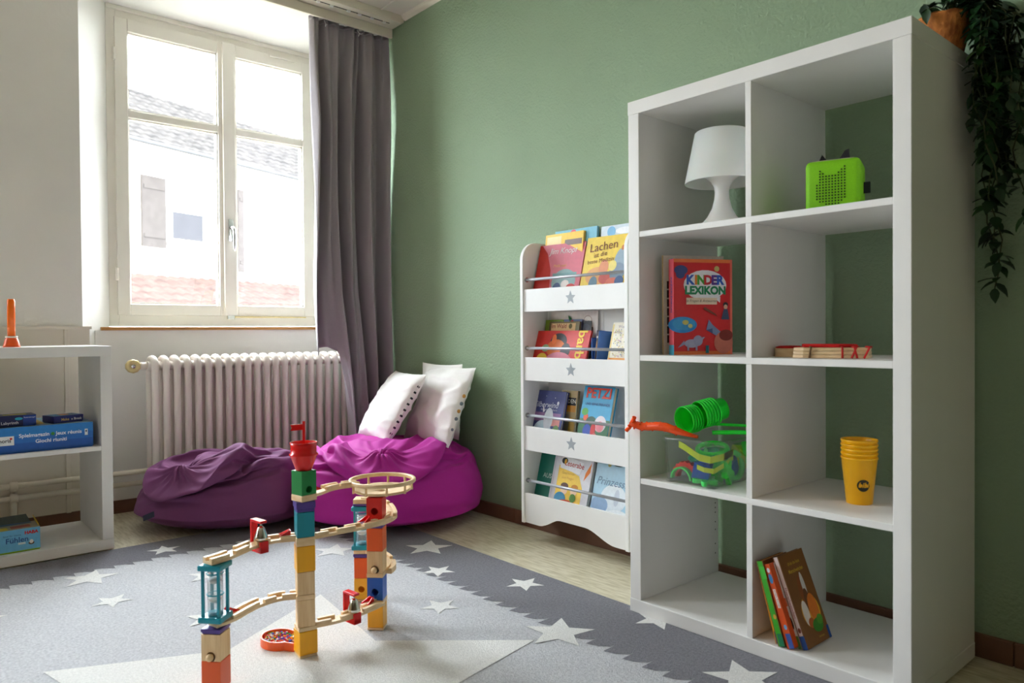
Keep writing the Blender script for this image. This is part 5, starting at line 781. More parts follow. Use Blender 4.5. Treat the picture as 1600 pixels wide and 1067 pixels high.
[-382,34,33,26,29,28,17,25,24,18,16,9,7,4,5,16,1,-5,-5,-8,-12,-17,-15,-24,-15,-26,-29,-8,-22,-31,-32,-33,-28,-30,-32,-36,-36,-36,-33,-29,-28,-25,-19,-13,-9,-5,2,4,8,12,15,16,17,20,20,21,21,22,22,22,24,26,29,22],
[-421,28,30,28,29,25,22,14,20,21,20,2,5,9,9,9,6,-6,-13,-7,-10,-16,-10,-24,-15,-24,-26,-16,-18,-17,-32,-28,-33,-34,-16,-33,-34,-31,-30,-28,-26,-22,-20,-17,-12,-8,3,6,7,8,11,15,14,17,19,20,22,24,24,29,34,7,19,25],
[-453,25,11,20,22,21,15,15,11,14,6,5,13,9,6,0,3,-2,-6,-12,-9,-11,-15,-3,-16,-16,-8,-24,-21,-21,-1,-25,-20,-19,-19,-25,-14,-19,-21,-18,-19,-18,-9,-10,-9,-6,-5,13,3,7,10,0,13,16,-4,21,15,17,13,18,15,19,23,14],
[-460,13,7,14,13,3,10,0,8,11,10,10,6,5,-1,2,2,-4,-3,-5,-6,-9,-1,-13,-12,-6,-14,-9,-14,10,-18,-6,-17,-14,-15,-14,-15,-16,-16,2,-16,-6,-8,1,-6,6,0,1,13,3,-19,17,7,-15,11,14,13,16,-8,18,16,15,-7,19],
[-492,9,-6,7,14,2,10,-1,6,0,10,-5,12,7,-9,12,-7,-7,0,17,-6,-11,1,0,-6,-1,1,-10,0,-10,-1,-11,-7,-7,-1,-7,-6,-7,-3,-14,6,-10,3,-14,3,-4,-6,-9,15,-11,-11,10,8,7,-6,9,4,11,-6,11,6,9,-4,7],
[-489,3,-7,-3,11,-7,3,12,-10,-9,-4,2,-1,0,2,16,-2,2,-17,5,13,-3,-3,-5,4,6,-3,-12,8,-1,-4,1,-3,-2,-4,3,-1,-2,-2,2,-2,-3,0,0,-8,2,2,7,-3,-4,1,2,2,7,0,-6,-1,6,-4,-3,6,3,2,-4]],
[[7,0,0,0,0,0,0,0,0,0,0,0,0,0,0,0,0,0,0,0,0,0,0,0,0,0,0,0,0,0,0,0,0,0,0,0,0,0,0,0,0,0,0,0,0,0,0,0,0,0,0,0,0,0,0,0,0,0,0,0,0,0,0,0],
[7,0,0,0,0,0,0,0,0,0,0,0,0,0,0,0,0,0,0,0,0,0,0,0,0,0,0,0,0,0,0,0,0,0,0,0,0,0,0,0,0,0,0,0,0,0,0,0,0,0,0,0,0,0,0,0,0,0,0,0,0,0,0,0],
[9,0,0,0,0,0,0,0,0,0,0,0,0,0,0,0,0,0,0,0,0,0,0,0,0,0,0,0,0,0,0,0,0,0,0,0,0,0,0,0,0,0,0,0,0,0,0,0,0,0,0,0,0,0,0,0,0,0,0,0,0,0,0,0],
[13,0,0,0,0,0,0,0,0,0,0,0,0,0,0,0,0,0,0,0,0,0,0,0,0,0,0,0,0,0,0,0,0,0,0,0,0,0,0,0,0,0,0,0,0,0,0,0,0,0,0,0,0,0,0,0,0,0,0,0,0,0,0,0],
[18,0,0,0,0,0,0,0,0,0,0,0,0,0,0,0,0,0,0,0,0,0,0,0,0,0,0,0,0,0,0,0,0,0,0,0,0,0,0,0,0,0,0,0,0,0,0,0,0,0,0,0,0,0,0,0,0,0,0,0,0,0,0,0],
[24,0,0,0,0,0,0,0,0,0,0,0,0,0,0,0,0,0,0,0,0,0,0,0,0,0,0,0,0,0,0,0,0,0,0,0,0,0,0,0,0,0,0,0,0,0,0,0,0,0,0,0,0,0,0,0,0,0,0,0,0,0,0,0],
[32,0,0,0,0,0,0,0,0,0,0,0,0,0,0,0,0,0,0,0,0,0,0,0,0,0,0,0,0,0,0,0,0,0,0,0,0,0,0,0,0,0,0,0,0,0,0,0,0,0,0,0,0,0,0,0,0,0,0,0,0,0,0,0],
[41,0,0,0,0,0,0,0,0,0,0,0,0,0,0,0,0,0,0,0,0,0,0,0,0,0,0,0,0,0,0,0,0,0,0,0,0,0,0,0,0,0,0,0,0,0,0,0,0,0,0,0,0,0,0,0,0,0,0,0,0,0,0,0],
[51,0,0,0,0,0,0,0,0,0,0,0,0,0,0,0,0,0,0,0,0,0,0,0,0,0,0,0,0,0,0,0,0,0,0,0,0,0,0,0,0,0,0,0,0,0,0,0,0,0,0,0,0,0,0,0,0,0,0,0,0,0,0,0],
[63,0,0,0,0,0,0,0,0,0,0,0,0,0,0,0,0,0,0,0,0,0,0,0,0,0,0,0,0,0,0,0,0,0,0,0,0,0,0,0,0,0,0,0,0,0,0,0,0,0,0,0,0,0,0,0,0,0,0,0,0,0,0,0],
[76,0,0,0,0,0,0,0,0,0,0,0,0,0,0,0,0,0,0,0,0,0,0,0,0,0,0,0,0,0,0,0,0,0,0,0,0,0,0,0,0,0,0,0,0,0,0,0,0,0,0,0,0,0,0,0,0,0,0,0,0,0,0,0],
[91,0,0,0,0,0,0,0,0,0,0,0,0,0,0,0,0,0,0,0,0,0,0,0,0,0,0,0,0,0,0,0,0,0,0,0,0,0,0,0,0,0,0,0,0,0,0,0,0,0,0,0,0,0,0,0,0,0,0,0,0,0,0,0],
[107,0,0,0,0,0,0,0,0,0,0,0,0,0,0,0,0,0,0,0,0,0,0,0,0,0,0,0,0,0,0,0,0,0,0,0,0,0,0,0,0,0,0,0,0,0,0,0,0,0,0,0,0,0,0,0,0,0,0,0,0,0,0,0],
[81,-2,11,-35,19,25,21,-12,-18,-29,-3,15,8,6,3,7,3,4,3,3,4,2,1,2,0,2,3,0,1,0,-2,0,0,-2,-3,-4,-2,-2,-2,-3,-4,-4,-4,-2,-2,-1,-1,0,0,0,-1,0,1,-2,2,-2,0,1,0,0,1,-2,-2,0],
[102,-9,-30,30,5,3,22,5,-10,-29,0,14,-6,8,8,5,4,4,4,2,3,2,1,1,1,3,1,1,1,0,-1,-2,0,0,-3,-4,-2,-2,-1,-3,-4,-3,-7,-4,-2,-3,-3,-2,-1,-2,-1,-1,0,3,-2,2,2,-1,1,1,0,0,-1,-1],
[124,-5,-54,46,9,-2,26,8,-2,-68,23,14,6,-2,8,7,5,4,4,3,1,3,0,2,2,3,1,1,1,0,-1,-1,0,-2,-3,-3,-2,-2,-2,-5,-1,-6,-3,-4,-3,-3,-3,-1,-1,-2,-2,0,0,2,-2,2,2,-2,3,2,-1,-2,1,0],
[149,-4,-39,16,23,-12,34,8,8,-32,-53,39,1,5,11,7,6,6,3,4,2,3,1,5,-2,2,2,1,0,0,-1,-1,-1,-1,-3,-2,-3,-3,-3,-4,-4,-3,-4,-2,-4,-2,-3,-2,-3,-1,0,-3,1,-3,1,2,-2,2,4,-4,1,1,1,2],
[187,0,-28,39,3,-21,16,-1,8,-1,-26,14,-5,-7,23,-1,3,7,2,3,6,3,3,3,-3,2,0,2,0,0,-2,1,-2,-1,-3,-2,-3,-3,-3,-4,-4,-4,-3,-3,-3,-3,-4,-2,-1,-2,-1,-2,-1,0,0,0,0,0,1,2,1,0,1,1],
[214,14,-25,22,38,-29,9,2,-12,6,-24,6,11,-4,5,1,1,3,8,1,1,6,-1,1,4,2,1,0,1,0,0,-1,-2,-2,-2,-3,-2,-3,-4,-3,-5,-4,-3,-2,-3,-4,-4,-2,-1,-1,-1,-2,-2,0,1,0,0,-1,1,1,2,0,2,2],
[242,10,-14,2,42,-12,-1,1,8,-12,-25,10,0,6,3,3,4,6,2,5,0,2,4,1,1,1,1,1,1,0,0,-2,-2,-2,-2,-1,-3,-4,-3,-2,-4,-4,-4,-2,-3,-4,-4,-3,-1,0,-2,-2,-1,-1,1,1,-1,0,0,2,2,0,2,1],
[276,11,-15,5,-4,34,16,-32,26,-22,-17,12,-8,4,5,5,4,4,3,4,3,1,2,3,0,-1,2,3,0,-1,-1,1,-2,-3,-2,-1,-3,-4,-2,-3,-4,-4,-3,-3,-2,-4,-4,-3,-1,0,-2,-1,-1,-1,1,1,1,-1,0,1,2,0,1,2],
[308,7,10,-11,0,18,36,-25,24,-61,22,12,-22,6,1,2,3,5,2,3,2,1,3,2,1,0,2,1,1,0,-1,-1,-2,-2,-2,-1,-3,-3,-1,-3,-4,-4,-3,-1,-3,-4,-3,-3,-2,0,-1,-2,-2,1,0,1,1,0,-1,1,1,1,2,1],
[340,-2,19,-9,10,-1,22,-32,26,-34,25,21,-29,-6,3,3,4,4,3,2,1,3,3,-1,4,-3,4,-1,2,2,0,-2,-2,-4,2,-4,-5,1,-7,4,-7,-3,-1,-4,-2,-4,-3,0,-2,-1,-1,-2,-1,-3,2,2,0,-1,0,0,1,1,2,-1],
[360,8,11,-6,34,-14,-27,5,31,-12,17,3,-44,16,0,0,4,5,3,0,1,6,-5,9,-4,9,-10,4,-2,8,-12,11,-11,7,0,1,-6,-4,0,-2,-2,-5,-4,1,-3,-2,-3,-10,-5,-1,1,0,-1,5,2,-1,-1,-1,1,2,-1,-1,-2,6],
[389,11,-1,1,27,-10,-8,2,11,-6,8,-8,-18,17,-6,5,2,-3,7,5,3,-11,2,4,11,-4,4,-6,-2,1,4,-15,14,-12,13,1,2,-4,-1,-1,-4,-4,-4,0,-2,-4,-5,-6,-5,-3,0,1,1,-15,4,15,1,0,1,-9,-1,1,2,7],
[421,10,1,-7,-3,8,0,8,7,-6,-7,-3,-10,29,-8,3,-12,7,2,-5,0,16,2,3,5,2,2,-3,-4,-4,3,-21,-2,15,-17,-9,-2,29,2,-24,-21,-2,20,3,-17,-12,-2,4,26,-2,-25,-2,1,12,-4,0,-4,0,23,-2,-1,-1,1,-9],
[455,1,6,-4,-7,-4,-1,1,5,10,-9,0,-12,32,-2,-14,0,-3,5,-4,3,17,-24,-2,-2,0,3,26,16,-4,-5,-22,-9,-4,14,-22,-3,-10,33,-3,-21,-12,2,5,-2,-8,5,-13,-16,13,23,-4,-8,17,1,-2,-7,-3,-10,-4,1,9,25,-5],
[481,4,3,3,-5,-7,0,0,-2,2,-3,-13,5,33,-9,-16,-2,-1,2,2,11,11,-30,-3,1,3,-10,-5,20,37,-6,-18,-14,-9,-3,6,-17,-15,0,31,-5,-26,17,-5,-3,5,7,-33,-2,16,16,-17,13,-19,-4,5,9,14,-7,-16,5,6,17,14],
[496,-2,-3,-5,28,1,-3,-4,-5,-12,-13,0,20,32,-16,-4,-1,0,-1,-2,11,5,-32,1,-8,4,-1,-15,-8,27,37,-10,-13,-12,-12,-4,0,-15,-16,-1,31,-21,13,8,-5,-8,-12,0,-11,-1,0,30,-19,-2,-3,19,4,0,4,-12,-7,-6,26,26],
[479,-5,-2,8,14,33,7,-5,-17,-21,3,10,16,30,-3,-4,-1,-1,0,1,2,0,-24,-26,12,-3,-9,4,-18,-9,36,32,-7,-10,-12,-11,-1,-26,-1,-19,7,22,-27,4,27,8,-15,-4,-34,17,-3,7,12,-10,3,-1,21,-33,-8,3,9,12,25,-6],
[468,1,20,17,10,-18,15,25,-33,5,5,3,31,6,-29,0,-2,0,0,2,2,23,-8,-34,-2,-1,0,2,2,-25,2,30,28,0,-8,-9,-8,-27,-21,-11,16,9,-22,-18,19,26,10,-21,-27,29,-5,3,-2,0,-1,2,24,-36,5,-8,12,15,-13,-6],
[471,7,18,20,-26,10,35,6,1,2,-21,29,21,-36,-17,-5,-1,1,1,3,6,20,20,-34,4,3,-1,2,-30,-3,-18,10,28,22,5,-6,-6,-37,-7,-9,-11,12,-17,-35,5,34,15,-8,-9,31,-16,10,6,3,-1,-1,0,-5,-31,17,12,16,-31,-16],
[477,11,16,-15,25,13,5,-29,6,5,28,34,4,-46,-16,1,3,8,-3,3,-3,26,29,-26,-15,9,16,-20,-36,-7,-5,12,-4,21,23,-21,-14,11,-26,9,-5,-6,-24,-16,-36,27,28,-15,35,-4,4,-1,-7,-4,4,14,26,-31,0,12,14,13,-28,-38],
[503,-2,15,4,-1,20,-31,16,-8,24,31,-6,19,-49,-10,12,-4,8,-5,2,-3,37,14,0,-9,-14,18,-38,-27,7,-15,5,-20,16,16,25,-11,-18,1,-24,7,0,-10,-18,-37,-12,31,9,2,-3,2,3,-5,10,10,-5,41,5,-1,-27,3,32,-42,11],
[484,31,22,7,8,-31,8,-10,22,26,-10,4,26,-49,-3,4,17,-9,-3,0,-2,38,-4,-18,18,19,-3,-36,-34,-4,14,-16,-6,-21,20,24,18,-8,-19,-22,2,-18,-6,-13,-11,-42,19,6,6,-3,4,3,10,11,-10,31,31,22,4,-12,-29,30,-36,-27],
[498,15,33,15,-7,-13,-21,12,19,21,-22,8,31,-48,0,4,20,4,2,1,-16,26,-27,-7,8,18,24,-31,-36,-5,-3,18,-30,-19,-1,18,21,19,-8,-25,-35,-20,-14,-13,-9,-16,2,5,0,11,11,4,5,-6,12,40,25,22,8,-27,3,27,-22,-18],
[521,-1,34,8,-28,-11,9,13,29,-17,-12,11,36,-48,3,13,-9,0,2,6,26,-2,-33,-3,-5,18,34,-17,-34,-18,-5,24,-23,-6,-6,-6,20,16,-5,-9,-34,-28,-25,-23,-24,-12,1,3,6,6,18,3,2,3,40,8,30,8,28,-19,24,21,-3,-12],
[548,6,-19,25,-30,9,13,20,-14,-11,-4,12,39,-46,13,-7,0,9,-7,24,1,-27,-2,16,-23,2,36,4,-34,-24,-9,7,25,-13,-12,3,-11,3,-8,-9,1,-30,-24,-20,-21,-21,-18,-12,-2,6,31,17,-3,25,-2,26,10,12,31,13,-10,23,13,9],
[565,12,-7,-28,11,13,14,4,-28,-12,12,-1,42,-44,11,-4,9,-14,9,19,-25,-5,26,-7,-17,-17,30,28,-31,-27,-7,5,16,13,-13,-6,-2,-12,-10,10,-15,-22,-20,-19,-19,-18,-18,-18,-24,2,2,15,18,9,13,11,13,13,29,13,-7,16,11,34],
[568,21,-13,-5,13,12,4,-10,-32,3,-18,13,43,-40,-4,15,-15,4,25,-23,-6,3,26,-7,-17,-22,17,31,-6,-25,-10,3,13,21,-6,-8,-3,-8,-6,-6,-26,-7,-34,-2,-14,-18,-26,-28,3,2,-5,-7,-19,9,10,11,12,28,13,24,11,3,26,29],
[569,20,20,-5,13,-2,-4,-16,-21,-35,3,17,41,-33,-14,1,7,27,-22,-11,19,-7,23,-21,-23,-11,9,25,24,-11,-16,17,12,7,-3,-7,-10,-1,-12,-11,-22,-17,-27,-24,-18,-6,-13,-19,-30,-1,-16,-13,-8,8,8,12,13,16,17,17,24,29,26,27],
[564,2,10,23,-21,0,18,-16,-15,-32,20,8,39,-24,-15,24,5,6,-13,-14,-14,32,-20,0,-28,-6,3,28,31,7,-2,-1,-23,21,16,-2,-2,-8,-14,-18,-18,-22,-25,-27,-25,-24,-21,-19,-16,-11,-9,-3,1,5,9,11,14,15,16,19,25,24,22,29],
[555,17,12,8,-15,-22,6,19,-29,-21,5,34,28,1,-5,-3,-31,9,14,-14,-20,29,-26,5,-22,8,-17,30,29,-19,2,18,0,-2,26,7,-3,-8,-13,-15,-18,-21,-22,-23,-24,-23,-18,-15,-15,-13,-11,-3,-2,2,8,13,14,16,16,14,-2,31,27,24],
[534,0,19,-16,-6,-10,-2,6,12,-18,26,20,-7,-8,-3,17,0,-27,0,12,-4,-5,8,-25,11,5,-23,0,7,8,-27,10,13,13,14,4,-18,-16,-16,-8,-14,-13,-5,-6,-7,0,10,-21,-5,-11,-12,11,-5,-5,17,-2,13,11,15,-13,20,12,2,21],
[504,8,15,7,-15,25,-9,-18,-3,25,-2,-3,8,16,-26,6,32,-13,-17,-22,-10,6,19,-2,-24,3,5,-26,-5,26,1,-25,5,1,1,8,1,6,10,-18,1,21,1,-10,-11,-10,-1,0,-12,-1,13,-9,-1,11,6,-2,-18,3,18,-7,-7,8,19,-6],
[562,-2,24,-4,-17,20,1,-22,4,14,0,-23,1,19,-19,-30,0,28,22,-1,-29,2,16,22,-12,-16,27,0,-29,11,19,-6,-10,-1,11,-7,1,-15,21,0,-25,2,20,1,-26,3,15,0,-29,10,16,0,-15,-7,24,-13,-7,6,16,2,-31,9,25,1],
[524,-1,0,9,6,-3,2,-9,0,8,10,3,-5,14,2,-24,-5,11,14,-4,-5,-15,-7,18,-7,-16,9,12,-18,-1,9,3,-4,-7,-4,0,-1,-2,2,10,-12,-1,8,3,-11,1,8,7,-5,-8,3,10,-2,-11,3,2,-7,9,13,1,-10,-7,1,7]]]
def sack(rings):
    v = (np.cumsum(np.array(rings, float), axis=2) * .0006).reshape(3, -1).T
    f = [(j * 64 + i, j * 64 + (i + 1) % 64, (j + 1) * 64 + (i + 1) % 64, (j + 1) * 64 + i) for j in range(46) for i in range(64)]
    f.append(tuple(range(63, -1, -1))); f.append(tuple(46 * 64 + i for i in range(64)))
    return MB().add([tuple(p) for p in v], f, 0, True)
def bean(label, ctr, code, m):
    e = thing('bean_bag', label, 'bean bag', ctr, BRZ)
    o = sack(code).build('bag', m, e)
    sb = o.modifiers.new('smooth', 'SUBSURF'); sb.levels = 2; sb.render_levels = 2
    return e, o
b1, b1o = bean('dark purple slumped bean bag in front of the radiator', (-1.83, -.49, 0), BAG_P, M_BEANP)
box('label_tag', (-.03, 0, -.011), (.03, .0015, .011), mat('navy_tag', (34, 36, 60), .6, .05, 40), b1, bevel=0, loc=(-.19, -.318, .10), rot=(radians(-14), radians(-22), radians(-20)))
b2, b2o = bean('bright magenta round bean bag in the corner by the green wall', (-1.44, .055, 0), BAG_M, M_BEANM)

# ------------------------------------------------------------------ cushions
def pillow(name, label, M, w, h, t, seed, back=None):
    n = 44; e = thing(name, label, 'cushion', group='cushions on the magenta bean bag'); e.matrix_world = M
    for side, nm in ((1, 'front_cloth'), (-1, 'back_cloth')):
        vs = []; fs = []
        for j in range(n + 1):
            for i in range(n + 1):
                u, v = 2 * i / n - 1, 2 * j / n - 1
                pin = 1 - .07 * (u * u * (1 - v * v) * 0 + (1 - abs(u)) * 0)
                ex = 1 - .05 * (1 - u * u) * abs(v) ** 3; 
                sx = 1 - .06 * (1 - abs(v) ** 2.5) * (abs(u) > 0) * abs(u) ** 2
                prof = max(0., (1 - abs(u) ** 2.6)) ** .55 * max(0., (1 - abs(v) ** 2.6)) ** .55
                wr = ridge(nz(u * 1.4 + seed, v * 2.8 + seed, seed + side), 3) * .010 * (1 - prof * .3) + nz(u * 2 + seed, v * 2, side) * .010
                x = w / 2 * u * (1 - .05 * (1 - v * v) * abs(u)); z = h / 2 * v * (1 - .05 * (1 - u * u) * abs(v))
                y = -side * (t / 2 * prof + wr * min(1, prof * 2.2))
                vs.append((x, y, z + h / 2))
        W = n + 1
        for j in range(n):
            for i in range(n):
                q = (j * W + i, j * W + i + 1, (j + 1) * W + i + 1, (j + 1) * W + i)
                fs.append(q if side > 0 else q[::-1])
        MB().add(vs, fs, 0, True).build(nm, M_PIL if side > 0 else (back or M_PIL), e)
    return e
p1 = pillow('cushion', 'white cushion with black striped side leaning back in front of the others', TR(-1.610, .085, .318, -12, -33, 0), .40, .36, .10, 1.3)
p2 = pillow('cushion', 'white cushion with printed flower edge leaning against the green wall', TR(-1.385, .232, .312, -5, -23, 0), .41, .37, .09, 4.2)
p3 = pillow('cushion', 'white cushion mostly hidden behind the two others against the green wall', TR(-1.45, .352, .32, 0, -4, 0), .32, .345, .05, 7.7)
# printed marks near the side edge of the two cushions
for k in range(9):
    zc = .05 + .030 * k
    box('edge_print', (.181 + .003 * (k % 2), -.006, zc), (.1935, .006, zc + .009), M_BLACK, p1, bevel=.001)
for k, zc in enumerate((.13, .165, .2, .235, .08)):
    MB().sphere((.192, -.003, zc), .010, 8, 6, 0, .6, .9, .9).build('edge_print', flat((206, 150, 70) if k % 2 else (120, 130, 140)), p2)

# ------------------------------------------------------------------ wall book rack
rk = thing('book_rack', 'white wall-mounted children book rack with four trays and grey stars', 'book rack', (-.78, .28, 0))
RW = .545; RD = .138
def side_prof(): 
    pts = [(-.006, .06), (RD, .06), (RD, 1.16)]
    for k in range(9):
        a = pi / 2 + pi / 2 * k / 8
        pts.append((.065 + .071 * cos(a), 1.089 + .071 * sin(a)))
    return pts
sp = side_prof()
MX = Matrix(((0, 0, 1, 0), (1, 0, 0, 0), (0, 1, 0, 0), (0, 0, 0, 1)))
for xx in (0, RW - .016):
    MB().prism(sp, 0, .016, M=MX).build('side_panel', M_RACK, rk, bevel=.002, loc=(xx, 0, 0))
box('back_panel', (.016, RD - .008, .10), (.316, RD - .002, 1.10), M_RACK, rk, bevel=0)
box('back_panel', (.317, RD - .008, .10), (RW - .016, RD - .002, 1.10), M_RACK, rk, bevel=0)
for k, (za, zb, zr) in enumerate(((.886, .974, 1.012), (.619, .710, .745), (.346, .440, .482), (.062, .177, .226))):
    if k < 3:
        fp = box('front_board', (.016, 0, za), (RW - .016, .012, zb), M_RACK, rk)
        sm = MB().prism(star_pts(0, 0, .026, pi / 2, .45), 0, .0006, M=FRONT(0)).build('star_print', M_STAR, fp, loc=(.27, 0, (za + zb) / 2 + .003))
    else:
        pts = [(.016, zb), (.016, za)]
        for i in range(25):
            q = i / 24; xx = .095 + (.385) * q
            pts.append((xx, za + .040 * (sstep(0, .30, q) * sstep(1, .62, q))))
        pts += [(RW - .016, za), (RW - .016, zb)]
        MB().prism(pts[::-1], -.012, 0, M=FRONT(0)).build('front_board', M_RACK, rk)
    zz = za + .004 if k < 3 else .115
    box('tray_bottom', (.016, .012, zz), (RW - .016, RD - .008, zz + .012), M_RACK, rk)
    MB().tube([(.016, .012, zr), (RW - .016, .012, zr)], .0055, 12).build('rail', M_ALU, rk)
    for xx in (.019, RW - .019):
        MB().lathe([(.009, -.003), (.009, .003)], 14, M=Matrix.Translation((xx, .012, zr)) @ Matrix.Rotation(pi / 2, 4, 'Y')).build('rail_socket', M_CHROME, rk)
# books in the rack (spine on local x=0)
def rbook(label, x0, w, h, t, y, z, cover, items, lean=-15, rz=0, ry=0, **k):
    return book('book', label, w, h, t, cover, TR(x0, y, z, rz, lean, ry), items, group='books in the wall rack', **k)
G1, G2, G3, G4 = .9025, .6355, .3625, .1275
BL = (56, 60, 120)
rbook('pink and red picture book with a blue spine in the top rack tray', -.752, .232, .255, .010, .301, G1, (226, 128, 146),
      [('poly', (204, 40, 30), [(0, 0), (.07, 0), (.085, .06), (.075, .15), (.045, .22), (.01, .255), (0, .255)]), ('disc', (150, 182, 186), .15, .10, .06, .05), ('rect', (128, 168, 172), .09, .12, .21, .135),
       ('disc', (70, 90, 130), .12, .075, .02, .022), ('disc', (240, 230, 225), .16, .09, .02, .016), ('disc', (200, 60, 60), .19, .07, .025, .02), ('text', (250, 244, 244), 'Jim Knopf', .125, .225, .034, {'shear': .2}), ('text', (240, 190, 110), 'Molly und', .12, .165, .016)],
      rz=4, spine=(30, 34, 90))
rbook('yellow picture book with brown hand lettering in the top rack tray', -.502, .212, .262, .012, .303, G1, (240, 208, 92),
      [('disc', (232, 172, 110), .07, .11, .05, .035), ('disc', (226, 150, 110), .10, .14, .022, .03), ('disc', (150, 170, 186), .175, .15, .032, .06), ('disc', (132, 150, 170), .165, .12, .035, .035), ('disc', (200, 90, 80), .11, .10, .026, .022),
       ('disc', (240, 220, 130), .14, .145, .018, .02), ('disc', (110, 140, 160), .06, .08, .02, .03), ('disc', (214, 110, 90), .15, .085, .03, .015), ('disc', (70, 96, 140), .18, .085, .02, .02), ('disc', (206, 130, 80), .175, .21, .006, .01),
       ('text', (126, 62, 36), 'Lachen', .085, .222, .047, {'rot': .07}), ('text', (126, 62, 36), 'ist die', .075, .192, .026, {'rot': .1}), ('text', (126, 62, 36), 'beste Medizin', .08, .168, .022, {'rot': .06})], rz=2, spine=(220, 170, 30))
rbook('yellow book standing behind the pink and red book', -.742, .206, .290, .010, .346, G1, (244, 200, 60), [('rect', (250, 226, 160), .01, .20, .09, .28), ('rect', (120, 96, 90), .11, .24, .2, .262)], lean=-7)
rbook('light blue book behind the yellow books', -.70, .222, .300, .010, .366, G1, (120, 190, 212), [('disc', (220, 90, 110), .1, .29, .014, .009)], lean=-5)
rbook('white and blue patterned book at the right of the top rack tray', -.455, .19, .293, .010, .36, G1, (206, 218, 228), [('disc', (120, 180, 220), .05, .27, .02, .02), ('disc', (236, 238, 244), .11, .27, .04, .012)], lean=-6)
rbook('thin green book at the right end of the top rack tray', -.286, .04, .235, .006, .312, G1, (110, 130, 50), [('rect', (40, 50, 30), .005, .1, .03, .2)], lean=-14)
rbook('red landscape picture book with yellow lettering down its edge', -.762, .285, .185, .009, .302, G2, (214, 44, 34),
      [('disc', (60, 52, 60), .125, .14, .045, .035), ('disc', (226, 112, 40), .115, .115, .05, .035), ('disc', (70, 60, 64), .17, .105, .026, .03), ('disc', (214, 120, 140), .14, .05, .08, .05), ('disc', (240, 200, 50), .05, .07, .03, .025), ('disc', (150, 180, 130), .06, .115, .02, .015), ('disc', (240, 120, 50), .10, .15, .012, .02),
       ('text', (248, 206, 40), 'barbar', .245, .105, .062, {'rot': -pi / 2, 'bold': .02})], lean=-17)
rbook('small book with tan title panel reading Im Wald', -.722, .165, .215, .010, .342, G2, (120, 104, 60), [('rect', (226, 190, 130), .012, .15, .145, .209), ('text', (160, 50, 30), 'Im Wald', .055, .197, .024, {'bold': .015}), ('disc', (110, 100, 40), .118, .197, .009, .010)], lean=-10)
rbook('green edged book behind the Im Wald book', -.752, .10, .222, .010, .356, G2, (128, 160, 40), [('rect', (90, 80, 40), .03, .19, .09, .215)], lean=-8)
rbook('greyish blue book behind the red landscape book', -.652, .098, .222, .012, .358, G2, (116, 132, 172), [('disc', (180, 50, 50), .045, .215, .008, .005)], lean=-8)
rbook('black book behind the red landscape book', -.566, .056, .215, .012, .362, G2, (30, 32, 40), [('disc', (50, 54, 70), .03, .19, .02, .015)], lean=-8)
e = rbook('loose white sheet with a pencil drawing standing in the second rack tray', -.735, .250, .252, .0025, .392, G2, (236, 228, 222), [('disc', (200, 180, 172), .20, .215, .022, .02), ('disc', (236, 228, 222), .20, .215, .018, .016), ('text', (190, 170, 165), 'ww', .17, .19, .06, {'rot': .4})], lean=-2, page=(236, 228, 222), hard=.001)
lf = MB().tube([(.10, -.004, .235), (.108, -.006, .228), (.118, -.006, .212), (.12, -.004, .198)], [.001, .004, .007, .003], 8).build('paper_leaf', plastic((30, 120, 60)), e)
book('book', 'thin blue book beside the black spined book', .07, .15, .008, (50, 96, 170), TR(-.455, .335, G2, 60, 0, 0), [], group='books in the wall rack')
book('book', 'black spined book with blue cover in the second rack tray', .075, .178, .028, (60, 112, 190), TR(-.425, .315, G2, 60, 0, 6), [('rect', (200, 190, 170), .01, .05, .05, .06)], spine=(24, 22, 24), spine_items=[('disc', (170, 120, 60), -.014, .12, .006, .02), ('rect', (220, 214, 200), -.02, .15, -.006, .157)], group='books in the wall rack')
rnd = random.Random(4)
conf = [('rect', (238, 218, 150), 0, 0, .008, .205)] + [('disc', rnd.choice([(236, 214, 120), (206, 170, 190), (170, 180, 130), (214, 190, 120), (150, 160, 190)]), rnd.uniform(.015, .12), rnd.uniform(.085, .185), .0022, .0022) for _ in range(110)]
conf += [('rect', (230, 150, 50), .012, .06, .12, .08), ('poly', (40, 150, 100), [(.05, .055), (.10, .08), (.125, .08), (.08, .055)]), ('disc', (90, 190, 210), .07, .04, .022, .012), ('text', (150, 140, 160), 'Was ist das', .07, .193, .015)]
rbook('pale yellow book with a speckled cover in the second rack tray', -.372, .13, .212, .012, .305, G2, (246, 240, 222), conf, lean=-15, spine=(232, 206, 110))
rbook('dark blue unicorn picture book in the third rack tray', -.785, .175, .222, .014, .303, G3, (66, 72, 136),
      [('rect', (150, 110, 160), .012, .10, .165, .135), ('rect', (222, 146, 140), .08, .085, .165, .11), ('rect', (70, 84, 80), 0, 0, .175, .075), ('disc', (200, 224, 236), .075, .06, .05, .045), ('disc', (232, 236, 246), .10, .11, .025, .045), ('poly', (236, 226, 236), [(.065, .135), (.06, .165), (.075, .14)]), ('disc', (100, 140, 70), .15, .06, .02, .03),
       ('disc', (236, 240, 255), .14, .175, .006, .007), ('disc', (226, 230, 250), .12, .195, .002, .002), ('disc', (226, 230, 250), .07, .2, .002, .002), ('text', (226, 228, 246), 'Silberwind', .075, .165, .032, {'shear': .3}), ('text', (210, 214, 236), 'das weisse Einhorn', .095, .147, .012)], lean=-15, spine=(30, 32, 60), page=(236, 230, 224))
